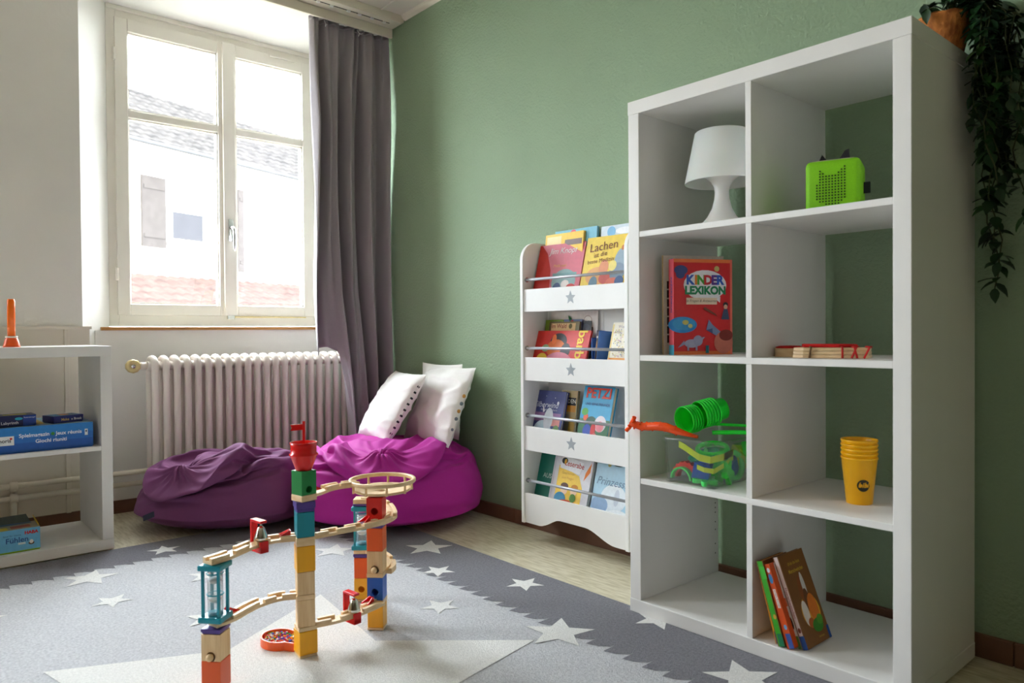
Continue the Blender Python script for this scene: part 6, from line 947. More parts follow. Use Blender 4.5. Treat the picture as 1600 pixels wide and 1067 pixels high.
rbook('narrow brown book with a black title bar in the third rack tray', -.652, .085, .222, .012, .346, G3, (176, 150, 96), [('rect', (24, 22, 22), .0, .165, .08, .195), ('rect', (206, 140, 40), .0, .14, .08, .165), ('text', (236, 230, 214), 'GUDEN', .042, .18, .022), ('rect', (140, 130, 110), .0, .03, .05, .13), ('disc', (206, 160, 60), .065, .08, .015, .04), ('disc', (110, 140, 60), .07, .03, .012, .02)], lean=-8)
rbook('bright blue comic book with red title letters in the third rack tray', -.520, .148, .252, .020, .302, G3, (40, 160, 206),
      [('rect', (60, 120, 80), 0, 0, .148, .13), ('disc', (226, 90, 40), .03, .135, .012, .014), ('disc', (70, 160, 50), .022, .155, .016, .014), ('disc', (30, 80, 60), .06, .11, .03, .03), ('disc', (230, 220, 224), .105, .115, .028, .03), ('disc', (240, 140, 150), .105, .105, .018, .02), ('disc', (60, 90, 190), .045, .085, .02, .025), ('disc', (220, 60, 60), .075, .09, .012, .03),
       ('disc', (110, 200, 224), .06, .045, .025, .03), ('disc', (200, 226, 236), .11, .035, .025, .03), ('disc', (240, 200, 60), .10, .03, .012, .015), ('disc', (226, 130, 120), .085, .06, .014, .02), ('text', (224, 62, 30), 'PETZI', .076, .225, .052, {'bold': .03, 'sx': .95}), ('text', (20, 60, 120), 'UND SEINE FREUNDE', .078, .185, .0125, {'bold': .01})], lean=-15, page=(214, 196, 160))
rbook('dark green book at the left of the lowest rack tray', -.768, .155, .222, .010, .318, G4, (10, 116, 100), [('text', (220, 232, 226), 'N', .105, .165, .06, {'shear': .1}), ('text', (206, 226, 220), 'AUSFLUG', .09, .12, .026)], lean=-15)
rbook('white and yellow reading book with an orange corner in the lowest rack tray', -.668, .200, .238, .016, .302, G4, (222, 220, 226),
      [('poly', (246, 206, 80), [(.03, .0), (.165, .0), (.165, .10), (.14, .145), (.03, .175)]), ('poly', (240, 130, 36), [(.165, .13), (.192, .165), (.192, .2), (.17, .16)]), ('poly', (244, 244, 248), [(.035, .165), (.14, .15), (.155, .195), (.04, .215)]), ('disc', (40, 36, 40), .055, .193, .016, .012), ('disc', (240, 200, 40), .06, .19, .006, .01),
       ('text', (190, 40, 40), 'Leserabe', .108, .183, .028, {'bold': .01, 'rot': -.05}), ('text', (196, 140, 40), 'Geschichten', .085, .148, .014), ('text', (214, 150, 60), 'vom Fliegen', .085, .13, .013), ('disc', (250, 214, 180), .075, .085, .018, .018), ('disc', (96, 64, 50), .075, .1, .02, .012), ('disc', (250, 214, 180), .125, .085, .017, .017), ('disc', (210, 140, 40), .128, .1, .018, .011),
       ('disc', (70, 150, 190), .06, .05, .03, .025), ('disc', (206, 70, 40), .10, .03, .06, .02), ('disc', (90, 140, 60), .125, .06, .016, .016), ('rect', (206, 206, 214), .004, .0, .012, .238)], lean=-15)
rbook('pale blue winter picture book at the right of the lowest rack tray', -.450, .195, .222, .012, .303, G4, (176, 214, 234),
      [('disc', (232, 240, 246), .10, .09, .06, .05), ('disc', (206, 214, 226), .115, .095, .012, .03), ('disc', (150, 180, 214), .04, .06, .04, .03), ('disc', (244, 248, 252), .13, .035, .05, .02), ('disc', (190, 206, 226), .1, .02, .03, .02), ('disc', (70, 84, 70), .05, .214, .02, .006), ('disc', (70, 84, 70), .10, .212, .025, .008), ('disc', (196, 190, 120), .06, .206, .008, .008), ('disc', (60, 70, 66), .15, .214, .02, .006),
       ('text', (120, 150, 180), 'Prinzessin', .09, .145, .04, {'shear': .3})], lean=-15)

# ------------------------------------------------------------------ in the tall shelf: lamp
lp = thing('table_lamp', 'small white mushroom table lamp in the top left compartment of the tall shelf', 'lamp', (.211, .15, 1.092))
MB().lathe([(.001, 0), (.066, 0), (.066, .004), (.058, .014), (.040, .034), (.027, .058), (.0205, .085), (.019, .102), (.021, .118), (.030, .134), (.046, .147), (.062, .153), (.04, .156), (.001, .156)], 48, caps=False).build('base', M_LAMP, lp)
MB().lathe([(.1015, .130), (.1005, .128), (.099, .130), (.072, .266), (.001, .268), (.001, .270), (.0705, .2705), (.0735, .268), (.1015, .130)], 56, caps=False).build('shade', M_LAMP, lp)
MB().sphere((0, 0, .185), .028, 14, 10).build('bulb', M_LAMP, lp)
MB().tube([(.05, .04, .004), (.09, .12, .003), (.085, .20, .003), (.083, .245, -.01), (.085, .253, -.06), (.10, .252, -.14), (.13, .25, -.20), (.155, .25, -.25), (.15, .245, -.33), (.12, .20, -.347), (.06, .20, -.347), (.1, .17, -.345), (.145, .19, -.346)], .0028, 8).build('cord', M_LAMP, lp)

# music box with felt ears
mu = thing('music_box', 'lime green cube music box with dotted speaker grille and black ears', 'speaker', (.543, .128, 1.092), radians(18))
bx = MB().box((-.061, -.056, 0), (.061, .056, .122)).build('body', mat('lime_fabric', (132, 206, 14), .6, .04, 300), mu, bevel=.013, seg=4, smooth=True)
box('top_plate', (-.046, -.044, .1212), (.046, .044, .1232), mat('grey_felt', (196, 190, 170), .8, .03, 60), mu, bevel=.0008)
gr = MB()
rows = {0: (3, 7), 1: (1, 8), 2: (0, 9), 3: (0, 9), 4: (0, 9), 5: (0, 9), 6: (0, 9), 7: (0, 9), 8: (1, 9), 9: (1, 9), 10: (1, 9)}
dots = [(c, r) for r, (a, b) in rows.items() for c in range(a, b + 1)] + [(1, 11), (2, 11), (8, 11), (9, 11), (7, 11), (1, 12), (9, 12), (8, 12), (9, 13)]
for c, r in dots:
    gr.lathe([(.0019, 0), (.0019, .0012)], 8, M=FRONT(-.0561) @ Matrix.Translation((-.034 + c * .0068, .016 + r * .0066, 0)))
g_ = gr.build('grille_dots', mat('grille_dark', (30, 52, 6), .7, .05, 50), mu); g_['kind'] = 'stuff'
for sx, h in ((-1, .028), (1, .034)):
    MB().prism([(-.016, 0), (.016, 0), (.009 * sx + .004, h), (.004 * sx, h * .9)], -.004, .004, M=Matrix.Translation((-.006 + sx * .022, .012, .122)) @ FRONT(0)).build('ear', mat('black_felt', (52, 48, 52), .8, .1, 80), mu)
box('strap_tag', (.060, .012, .045), (.076, .016, .072), M_BLACK, mu, bevel=.001)

# reference books
KX = [('rect', (232, 120, 60), .0, .262, .185, .272), ('rect', (232, 120, 60), .0, .0, .185, .010), ('rect', (226, 110, 90), .178, .0, .185, .272)]
KX += [('disc', (58, 70, 130), .022, .24, .021, .014), ('disc', (58, 70, 130), .02, .228, .014, .012), ('disc', (236, 236, 238), .098, .198, .068, .043), ('poly', (236, 236, 238), [(.12, .166), (.146, .166), (.145, .148)]), ('disc', (214, 196, 120), .135, .245, .008, .008)]
for ch, cx, c in (('K', .050, (40, 90, 190)), ('I', .069, (220, 120, 30)), ('N', .086, (70, 160, 50)), ('D', .107, (200, 40, 50)), ('E', .126, (90, 50, 140)), ('R', .145, (40, 90, 190))):
    KX.append(('text', c, ch, cx, .2115, .036, {'bold': .05}))
KX += [('text', (20, 130, 80), 'LEXIKON', .0985, .182, .031, {'bold': .05}), ('rect', (226, 206, 180), .038, .143, .135, .162), ('text', (96, 70, 60), 'in Fragen & Antworten', .087, .153, .0105, {'shear': .2}),
       ('disc', (40, 140, 214), .026, .085, .045, .023), ('disc', (60, 160, 220), .03, .088, .036, .018), ('disc', (206, 200, 110), .035, .092, .010, .007), ('disc', (190, 190, 120), .05, .082, .007, .006),
       ('disc', (170, 172, 200), .055, .032, .024, .012), ('disc', (160, 164, 196), .074, .04, .015, .015), ('rect', (160, 164, 196), .04, .012, .046, .03), ('rect', (160, 164, 196), .066, .012, .072, .03), ('poly', (150, 156, 190), [(.01, .02), (.034, .03), (.03, .04)]), ('poly', (170, 172, 200), [(.086, .04), (.096, .05), (.088, .05)]),
       ('poly', (120, 140, 180), [(.1, .07), (.155, .042), (.165, .05), (.12, .085), (.108, .1)]), ('poly', (70, 90, 140), [(.1, .07), (.12, .06), (.12, .075)]), ('disc', (196, 110, 90), .155, .034, .03, .032), ('disc', (130, 40, 30), .163, .055, .022, .016), ('rect', (30, 110, 120), .098, .004, .108, .026),
       ('disc', (40, 34, 36), .162, .142, .008, .008), ('disc', (226, 180, 150), .162, .136, .006, .007), ('poly', (70, 80, 110), [(.148, .1), (.174, .1), (.168, .13), (.156, .13)]), ('poly', (120, 60, 40), [(.09, .13), (.135, .108), (.13, .116), (.095, .136)])]
rl = book('book', 'thick red children lexicon with speech bubble title on the tall shelf', .185, .272, .030, (208, 24, 30), TR(.113, .060, .7405, 64), [(k[0], k[1]) + tuple(k[2:]) for k in KX], spine=(226, 92, 108),
          spine_items=[('rect', (60, 160, 190), -.03, 0, 0, .028), ('text', (70, 80, 160), 'KINDERLEXIKON', -.015, .17, .013, {'rot': -pi / 2, 'bold': .02})], group='books in the second left compartment')
ph = [('rect', (60, 44, 44), .01, .19 - k * .026, .032, .212 - k * .026) for k in range(7)] + [('disc', (150, 100, 80), .02, .2 - k * .026, .005, .007) for k in range(7)]
book('book', 'cream book with a column of small photos behind the red lexicon', .19, .286, .012, (226, 218, 204), TR(.066, .075, .7405, 62), ph, spine=(206, 176, 110), group='books in the second left compartment')
book('book', 'thin blue book squeezed behind the red lexicon', .185, .274, .006, (90, 150, 190), TR(.098, .071, .7405, 64), [], spine=(110, 170, 200), group='books in the second left compartment')

# wooden toys with red cord
wt = thing('wooden_toy', 'flat wooden toy wrapped with red cord on the middle right shelf', 'wooden toy', (.545, .10, .7405), radians(20))
pts = [(-.085, -.02), (-.06, -.034), (.03, -.034), (.085, -.026), (.088, .03), (.02, .04), (-.07, .035)]
for k in range(3): MB().prism([(x * (1 - .01 * k), y * (1 - .01 * k)) for x, y in pts], .0005 + .0085 * k, .0085 + .0085 * k).build('wood_layer', M_WOODH, wt, bevel=.0015)
for x, t in ((.028, .0), (.048, .01), (.06, -.006), (.074, .012), (-.045, .004)):
    MB().tube([(x, -.0365, .001), (x + t, -.0365, .0265), (x + t - .01, .0, .0275), (x + t, .04, .0265), (x, .042, .001)], .0024, 8).build('cord', plastic((196, 24, 22), .7) if x > 0 else mat('brown_cord', (120, 86, 50), .7, .1, 50), wt)
MB().prism([(-.06, -.02), (.02, -.028), (.06, .0), (.01, .03), (-.07, .02)], .026, .034).build('red_felt', mat('red_felt', (204, 20, 18), .85, .05, 60), wt, bevel=.003)
td = thing('toy_drum', 'small round wooden drum with a red top beside the corded wooden toy', 'drum', (.425, .125, .7405))
MB().lathe([(.036, 0), (.037, .002), (.036, .006), (.036, .016), (.037, .020), (.036, .022)], 32).build('shell', M_WOODH, td)
MB().lathe([(.034, .022), (.034, .025), (.025, .028), (.001, .029)], 32).build('top', mat('red_felt', (204, 20, 18)), td)

# clear box with toys
cb = thing('storage_box', 'clear plastic storage box full of green and yellow toys on the tall shelf', 'box', (.19, .15, .389))
def tray_box(w0, d0, w1, d1, h, t=.0022):
    mb = MB(); n = 24
    def ring(w, d, z, r=.018):
        p = []
        for sx, sy, a0 in ((1, 1, 0), (-1, 1, pi / 2), (-1, -1, pi), (1, -1, 1.5 * pi)):
            for k in range(6):
                a = a0 + pi / 2 * k / 5; p.append((sx * (w / 2 - r) + r * cos(a), sy * (d / 2 - r) + r * sin(a), z))
        return p
    rs = [ring(w0, d0, .006), ring(w0 + .004, d0 + .004, .010), ring(w1 - .012, d1 - .012, h - .012), ring(w1, d1, h - .010), ring(w1, d1, h), ring(w1 - .010, d1 - .010, h), ring(w1 - .012 - 2 * t, d1 - .012 - 2 * t, h - .012), ring(w0 - 2 * t, d0 - 2 * t, .006 + t)]
    vs = [p for r in rs for p in r]; fs = []
    for j in range(len(rs) - 1):
        for i in range(n): fs.append((j * n + i, j * n + (i + 1) % n, (j + 1) * n + (i + 1) % n, (j + 1) * n + i))
    fs.append(tuple(range(n - 1, -1, -1))); fs.append(tuple((len(rs) - 1) * n + i for i in range(n)))
    return mb.add(vs, fs, 0, True)
tray_box(.158, .262, .180, .284, .126).build('tub', M_BOXC, cb)
for sx in (-1, 1):
    for sy in (-1, 1): box('foot', (sx * .066 - .011, sy * .118 - .011, 0), (sx * .066 + .011, sy * .118 + .011, .0065), M_BOXC, cb, bevel=.001)
for x in (.008, .03): box('front_rib', (.05 + x, -.1415, .10), (.056 + x, -.1385, .125), M_BOXC, cb, bevel=.001)
GR = mat('neon_green', (36, 236, 60), .3, .02, 20, sss=.25); GR2 = plastic((80, 230, 110)); YG = plastic((196, 214, 20)); BLU = plastic((20, 90, 190)); RED = plastic((226, 40, 22)); ORG = plastic((246, 74, 14), .25)
def toy(name, label, mb, m, loc, rot=(0, 0, 0), cat='toy'):
    return tag(mb.build(name, m, None, loc=loc, rot=rot), label, cat, 'toys in the clear storage box')
def arch(R, r, w, n=18, teeth=0):
    mb = MB(); vs = []; fs = []
    for i in range(n + 1):
        a = pi * i / n; k = R * (1.1 if teeth and i % 2 else 1)
        for rr, y in ((k, -w / 2), (k, w / 2), (r, w / 2), (r, -w / 2)): vs.append((rr * cos(a), y, rr * sin(a)))
    for i in range(n):
        for k in range(4): fs.append((4 * i + k, 4 * i + (k + 1) % 4, 4 * i + 4 + (k + 1) % 4, 4 * i + 4 + k))
    fs += [(0, 1, 2, 3), (4 * n + 3, 4 * n + 2, 4 * n + 1, 4 * n)]
    return mb.add(vs, fs)
toy('toy_arch', 'red toothed arch toy inside the clear box', arch(.042, .026, .018, 18, 1), RED, (.160, .052, .402))
toy('toy_arch', 'light green arch toy at the front of the clear box', arch(.034, .029, .014), GR2, (.158, .032, .400))
def strip(path, w, t):
    mb = MB(); vs = []; fs = []
    for i, (x, y, z) in enumerate(path):
        vs += [(x, y, z - w / 2), (x, y, z + w / 2), (x, y + t, z + w / 2), (x, y + t, z - w / 2)]
    for i in range(len(path) - 1):
        for k in range(4): fs.append((4 * i + k, 4 * i + 4 + k, 4 * i + 4 + (k + 1) % 4, 4 * i + (k + 1) % 4))
    return mb.add(vs, fs)
toy('toy_band', 'bent yellow plastic band inside the clear box', strip([(.135, .05, .492), (.165, .035, .488), (.195, .026, .478), (.222, .022, .468), (.252, .028, .464), (.262, .075, .468), (.262, .12, .476)], .018, .003), YG, (0, 0, 0))
toy('toy_band', 'second yellow green band lying lower in the clear box', strip([(.205, .028, .442), (.235, .025, .436), (.258, .035, .434), (.261, .08, .446), (.255, .13, .46)], .013, .003), YG, (0, 0, 0))
toy('toy_block', 'blue toy block at the front corner of the clear box', MB().box((-.022, -.02, -.022), (.022, .02, .022)).lathe([(.014, .022), (.014, .03)], 12), BLU, (.212, .05, .428), (0, .2, .4))
toy('toy_block', 'blue toy block deeper inside the clear box', MB().box((-.03, -.03, -.022), (.03, .03, .022)).lathe([(.014, .022), (.014, .03)], 12), BLU, (.215, .16, .426), (.3, 0, .2))
toy('toy_block', 'dark blue flat toy piece in the back of the clear box', MB().box((-.03, -.05, -.01), (.03, .05, .01)), plastic((30, 50, 110)), (.15, .19, .43), (.3, .2, .3))
def leafy(R, t):
    return MB().prism([(R * (1 + .35 * cos(5 * a)) * cos(a), R * (1 + .35 * cos(5 * a)) * sin(a)) for a in [2 * pi * k / 40 for k in range(40)]], -t, t)
toy('toy_flower', 'green flower shaped toy at the side of the clear box', leafy(.026, .006), GR, (.258, .10, .425), (0, pi / 2 - .12, .2))
toy('toy_flower', 'green flower shaped toy high at the side of the clear box', leafy(.024, .006), GR, (.262, .19, .47), (0, pi / 2 - .1, .9))
toy('toy_flower', 'light green flower shaped toy flat on the bottom of the clear box', leafy(.026, .006), GR2, (.225, .045, .404), (.1, .1, .2))
toy('toy_ring', 'green ring lying among the toys of the clear box', MB().tube([(.04 * cos(2 * pi * k / 24), .04 * sin(2 * pi * k / 24), 0) for k in range(25)], .007, 8, caps=False), GR, (.21, .10, .482), (.25, .1, 0))
toy('toy_block', 'green toy block filling the middle of the clear box', MB().box((-.035, -.05, -.03), (.035, .05, .03)).lathe([(.014, .03), (.014, .038)], 12), GR, (.195, .13, .44), (.2, .3, .6))
toy('toy_block', 'yellow toy block deep in the clear box', MB().box((-.025, -.03, -.02), (.025, .03, .02)).lathe([(.012, .02), (.012, .027)], 12), YG, (.235, .21, .45), (.4, .1, .9))
toy('toy_ring', 'second green ring standing at the side of the clear box', MB().tube([(.036 * cos(2 * pi * k / 24), .036 * sin(2 * pi * k / 24), 0) for k in range(25)], .008, 8, caps=False), GR2, (.245, .15, .435), (.2, 1.4, .1))
toy('toy_plate', 'teal plastic plate inside the clear box', MB().lathe([(.001, 0), (.04, .002), (.046, .008), (.04, .005), (.001, .003)], 24, caps=False), plastic((20, 150, 110)), (.20, .08, .462), (.3, -.2, 0))
for i, (n, p, d) in enumerate(((5, (.153, .058, .560), (-.22, -.95, -.12)), (6, (.180, .092, .575), (-.36, -.92, -.20)))):
    e = thing('cup_stack', ['bright green stack of plastic cups lying open on the clear box', 'bright green stack of plastic cups lying behind the open one'][i], 'toy cups', p, group='green cup stacks')
    e.rotation_euler = Vector(d).to_track_quat('Z', 'Y').to_euler()
    for k in range(n):
        MB().lathe([(.0345, .0), (.0385, .001), (.0395, .0065), (.0385, .008), (.0375, .0065), (.034, .0)], 36, caps=False).build('cup', GR, e, loc=(0, 0, -k * .0088))
    MB().lathe([(.001, -n * .0088 - .02), (.030, -n * .0088 - .02), (.0365, 0)], 32, caps=False).build('cup_bottom', GR, e)
toy('toy_stick', 'green plastic stick lying across the clear box', MB().tube([(0, 0, 0), (.05, .04, .002), (.10, .09, 0)], .006, 10), GR, (.21, .10, .527))
toy('toy_stick', 'thin green stick with orange tip on the clear box', MB().tube([(0, 0, 0), (.10, .09, -.006)], .004, 10).sphere((.105, .094, -.006), .006, 10, 8), GR, (.20, .12, .548))
# orange bendy toy
og = thing('bendy_toy', 'bright orange translucent knobbly toy hanging over the edge of the clear box', 'toy', (0, 0, 0))
pth = [(.215, .026, .5225), (.185, .016, .5285), (.155, .008, .536), (.125, .004, .543), (.095, .002, .543), (.07, -.001, .540), (.045, -.004, .538), (.03, -.012, .543), (.02, -.018, .547)]
MO = mat('orange_gel', (255, 84, 20), .2, .05, 40, sss=.3)
MB().tube(pth, [.004, .007, .0105, .0125, .0125, .012, .011, .010, .009], 12).build('body', MO, og)
MB().tube([(.022, -.018, .546), (.030, -.020, .556), (.036, -.022, .565)], [.006, .0058, .0062], 10).build('horn', MO, og)
MB().tube([(.024, -.018, .546), (.016, -.02, .534), (.006, -.022, .524)], [.006, .0058, .006], 10).build('snout', MO, og)
kn = MB()
for k in range(34):
    q = 1.6 + k / 33 * (len(pth) - 2.7); i = int(q); p = Vector(pth[i]).lerp(Vector(pth[i + 1]), q - i); a = k * 2.4
    kn.sphere((p.x + .004 * cos(a), p.y + .0110 * cos(a), p.z + .0110 * sin(a)), .0032, 7, 5)
kb = kn.build('knobs', MO, og); kb['kind'] = 'stuff'

# yellow cups
M_CUP = plastic((246, 176, 12), .3)
M_CUP.node_tree.nodes['Principled BSDF'].inputs['Subsurface Weight'].default_value = .1
for k in range(5):
    c = thing('plastic_cup', ['yellow plastic cup with round black logo at the bottom of the nested stack', 'second yellow cup from the bottom of the nested stack', 'middle yellow cup of the nested stack', 'second yellow cup from the top of the nested stack', 'topmost yellow cup of the nested stack'][k], 'cup', (.590, .15, .3892 + .0105 * k), radians(15), group='nested yellow cups')
    MB().lathe([(.001, 0), (.0285, 0), (.0295, .001), (.0400, .1075), (.0415, .1085), (.0415, .1130), (.0395, .1130), (.0388, .1075), (.0285, .0025), (.001, .0025)], 40, caps=False).build('cup_wall', M_CUP, c)
    if k == 0:
        n = 20; vs = []
        def on_cup(a, z): r = .0296 + (z - .001) / .1065 * .0105 + .0004; return (r * sin(a), -r * cos(a), z)
        ce_, a0 = .048, radians(24)
        vs = [on_cup(a0, ce_)] + [on_cup(a0 + .42 * cos(2 * pi * i / n), ce_ + .0145 * sin(2 * pi * i / n)) for i in range(n)]
        MB().add(vs, [(0, i + 1, (i + 1) % n + 1) for i in range(n)]).build('logo', flat((34, 30, 14)), c)
        tv, tf = text_geo('bibi', .017, .25, .03)
        MB().add([tuple(Vector(on_cup(a0 + x / .036, ce_ + y + .001)) * 1.0 + Vector((sin(a0), -cos(a0), 0)) * .0008) for x, y, z in tv], tf).build('logo_text', M_CUP, c)

# leaning picture books, spines to the front
def squeeze(items, k):
    out = []
    for it in items:
        it = list(it)
        if it[0] == 'rect': it[2] *= k; it[4] *= k
        elif it[0] == 'disc': it[2] *= k; it[4] *= k
        elif it[0] == 'poly': it[2] = [(x * k, y) for x, y in it[2]]
        else: it[3] *= k; it[5] *= .5 + .5 * k; it = it[:6] + [dict(it[6] if len(it) > 6 else {}, sx=k)]
        out.append(tuple(it))
    return out
def lean_book(label, x, y, w, h, t, cover, ang, sp, items=(), sitems=(), rz=90):
    items = squeeze(items, w / .17)
    return book('book', label, w, h, t, cover, TR(x, y, .0382 + t * sin(radians(-ang)), rz, 0, 0) @ Matrix.Rotation(radians(ang), 4, 'X') @ Matrix.Translation((0, 0, 0)), items, spine=sp, spine_items=sitems, group='picture books leaning in the bottom right compartment')
lean_book('brown animal picture book, rightmost of the leaning books', .522, .03, .118, .220, .014, (134, 86, 40), -21,
          (226, 206, 200), [('text', (226, 190, 60), 'Ich bin das kleine', .085, .195, .014, {}), ('text', (226, 190, 60), 'Meerschweinchen', .085, .177, .016, {'bold': .01}), ('disc', (234, 170, 40), .095, .075, .06, .04), ('disc', (150, 84, 40), .085, .125, .024, .038), ('disc', (226, 220, 214), .10, .135, .012, .034), ('disc', (110, 66, 34), .095, .10, .018, .03), ('disc', (236, 226, 214), .06, .075, .02, .03), ('disc', (220, 120, 40), .115, .08, .03, .035), ('disc', (190, 96, 40), .075, .05, .02, .012),
                           ('disc', (60, 140, 40), .11, .04, .035, .016), ('disc', (86, 160, 50), .13, .05, .02, .012), ('text', (214, 180, 70), 'Ravensburger', .11, .014, .008), ('rect', (30, 80, 160), .155, .0, .17, .03)],
          [('rect', (24, 70, 140), -.013, 0, 0, .032), ('text', (150, 60, 60), 'Meerschweinchen', -.007, .11, .010, {'rot': -pi / 2}), ('disc', (120, 60, 40), -.0065, .045, .004, .006)])
lean_book('white spined picture book left of the brown one', .506, .030, .115, .205, .007, (236, 232, 226), -20.5, (238, 234, 230), (), [('rect', (90, 140, 60), -.009, 0, 0, .03), ('disc', (40, 36, 34), -.0045, .06, .003, .014), ('rect', (226, 120, 80), -.009, .1, 0, .12)])
lean_book('orange spined picture book in the middle of the leaning books', .4975, .010, .115, .200, .019, (222, 86, 26), -19.5, (224, 84, 24), (), [('disc', (60, 130, 190), -.0065, .165, .005, .012), ('disc', (226, 226, 236), -.0065, .185, .004, .006), ('rect', (240, 232, 226), -.010, .095, -.003, .14), ('text', (190, 60, 50), 'SACHEN SUCHEN', -.0065, .118, .006, {'rot': -pi / 2}), ('rect', (60, 90, 170), -.013, 0, 0, .035), ('disc', (120, 170, 220), -.0065, .05, .004, .006)])
lean_book('bright green spined picture book among the leaning books', .4755, .006, .115, .203, .018, (120, 70, 30), -17, (60, 170, 40), (), [('rect', (70, 190, 60), -.013, .16, 0, .19), ('rect', (20, 120, 80), -.013, 0, 0, .03), ('disc', (214, 170, 60), -.0065, .07, .004, .006)])
lean_book('yellow and red spined picture book, leftmost against the divider', .4545, .016, .115, .198, .009, (214, 140, 30), -15.5, (226, 160, 30), (), [('rect', (170, 40, 30), -.006, .09, 0, .13), ('rect', (50, 70, 120), -.006, 0, 0, .03), ('rect', (90, 150, 60), -.006, .155, 0, .17)])

# ------------------------------------------------------------------ hanging plant on the shelf
pl = thing('hanging_plant', 'trailing dark green ivy in a coconut fibre pot on top of the tall shelf', 'plant', (.722, .315, 1.4652))
rr_ = random.Random(11)
pot = MB().lathe([(.001, 0), (.036, 0), (.040, .004), (.059, .082), (.063, .087), (.061, .093), (.055, .090), (.053, .076), (.001, .074)], 36, caps=False)
pot.v = [(x * (1 + .03 * nz(x * 60, y * 60, z * 40)), y * (1 + .03 * nz(x * 60, y * 60, z * 40)), z + (.006 * nz(x * 40, y * 40, 3) if z > .08 else 0)) for x, y, z in pot.v]
po = pot.build('pot', M_FIBRE, pl)
lv = []
for mi in range(3):
    mb = MB(); L_ = 1.0
    prof = [(0, 0), (.12, .18), (.35, .30), (.62, .24), (.85, .1), (1, 0)]
    vs = []; fs = []
    for x, w in prof: vs += [(x, -w, .10 * w - .25 * x * x), (x, 0, -.06 * x - .25 * x * x), (x, w, .10 * w - .25 * x * x)]
    for i in range(len(prof) - 1):
        fs += [(3 * i, 3 * i + 3, 3 * i + 4, 3 * i + 1), (3 * i + 1, 3 * i + 4, 3 * i + 5, 3 * i + 2)]
    vs_leaf, fs_leaf = vs, fs
    me = mb.add(vs, fs, 0, True)
    me_o = me.build('leaf', M_LEAF[mi], pl); lv.append(me_o)
def put_leaf(p, d, up, s, first=[0, 0, 0]):
    mi = rr_.choice([0, 0, 1, 2])
    if not first[mi]: o = lv[mi]; first[mi] = 1
    else: o = lv[mi].copy(); COL.objects.link(o)
    x = d.normalized(); z = (up - x * up.dot(x)).normalized(); y = z.cross(x)
    M = Matrix((x, y, z)).transposed().to_4x4() @ Matrix.Scale(s, 4); M.translation = p
    o.parent = pl; o.matrix_local = M
vines = []
for k in range(22):
    a = rr_.uniform(-.9, 1.5)
    out = rr_.uniform(.055, .085)
    x0, y0 = .05 * cos(a), .05 * sin(a)
    ln = [.62, .56, .50, .46, .40, .36, .34, .30, .28, .25, .22][k] if k < 11 else rr_.uniform(.06, .28)
    ex = rr_.uniform(.070, .15); ey = rr_.uniform(-.06, .085)
    if k == 0: ex, ey = .088, .05
    if k == 1: ex, ey = .098, .03
    P = [Vector((x0 * .3, y0 * .3, .075)), Vector((x0, y0, .105 + rr_.uniform(0, .03))), Vector((.6 * ex + x0 * .4, .6 * ey + y0 * .4, .105)), Vector((ex, ey, .06))]
    n = max(2, int(ln / .05))
    for q in range(1, n + 1):
        P.append(Vector((ex + .012 * sin(q * 1.3 + k), min(ey + .012 * cos(q * 1.1 + k), .095), .06 - ln * q / n)))
    vines.append(P)
    MB().tube(P, .0016, 6).build('vine', M_STEM, pl)
for k in range(14):
    a = rr_.uniform(0, 2 * pi); P = [Vector((.02 * cos(a), .02 * sin(a), .075)), Vector((.04 * cos(a), .04 * sin(a), .115)), Vector((.075 * cos(a), min(.075 * sin(a), .09), .115 + rr_.uniform(-.02, .05)))]
    vines.append(P); MB().tube(P, .0016, 6).build('vine', M_STEM, pl)
cnt = 0; extra = MB()
def leaf_pose(p, d, up, s):
    x = d.normalized(); z = (up - x * up.dot(x)).normalized(); y = z.cross(x)
    M = Matrix((x, y, z)).transposed().to_4x4() @ Matrix.Scale(s, 4); M.translation = p
    return M
for P in sorted(vines, key=lambda q: -len(q)):
    for i in range(1, len(P) - 1):
        for k in range(4):
            t = rr_.random(); p = P[i].lerp(P[i + 1], t); a = rr_.uniform(0, 2 * pi)
            d = Vector((cos(a), sin(a), rr_.uniform(-.9, .15)))
            s = rr_.uniform(.030, .047)
            q = p + d.normalized() * s
            if q.x < .052 and q.z < .0: d.x = abs(d.x)
            if q.y > .098: d.y = -abs(d.y)
            up = Vector((rr_.uniform(-.3, .3), rr_.uniform(-.5, .1), 1))
            if k < 2 and cnt < 270: put_leaf(p, d, up, s); cnt += 1
            else: extra.add(vs_leaf, fs_leaf, rr_.choice([0, 0, 1, 2]), True, leaf_pose(p, d, up, s))
    if cnt < 296: put_leaf(P[-1], Vector((rr_.uniform(-.3, .3), -.2, -1)), Vector((0, -1, .2)), .036); cnt += 1
ex_o = extra.build('inner_leaves', M_LEAF, pl); ex_o['kind'] = 'stuff'

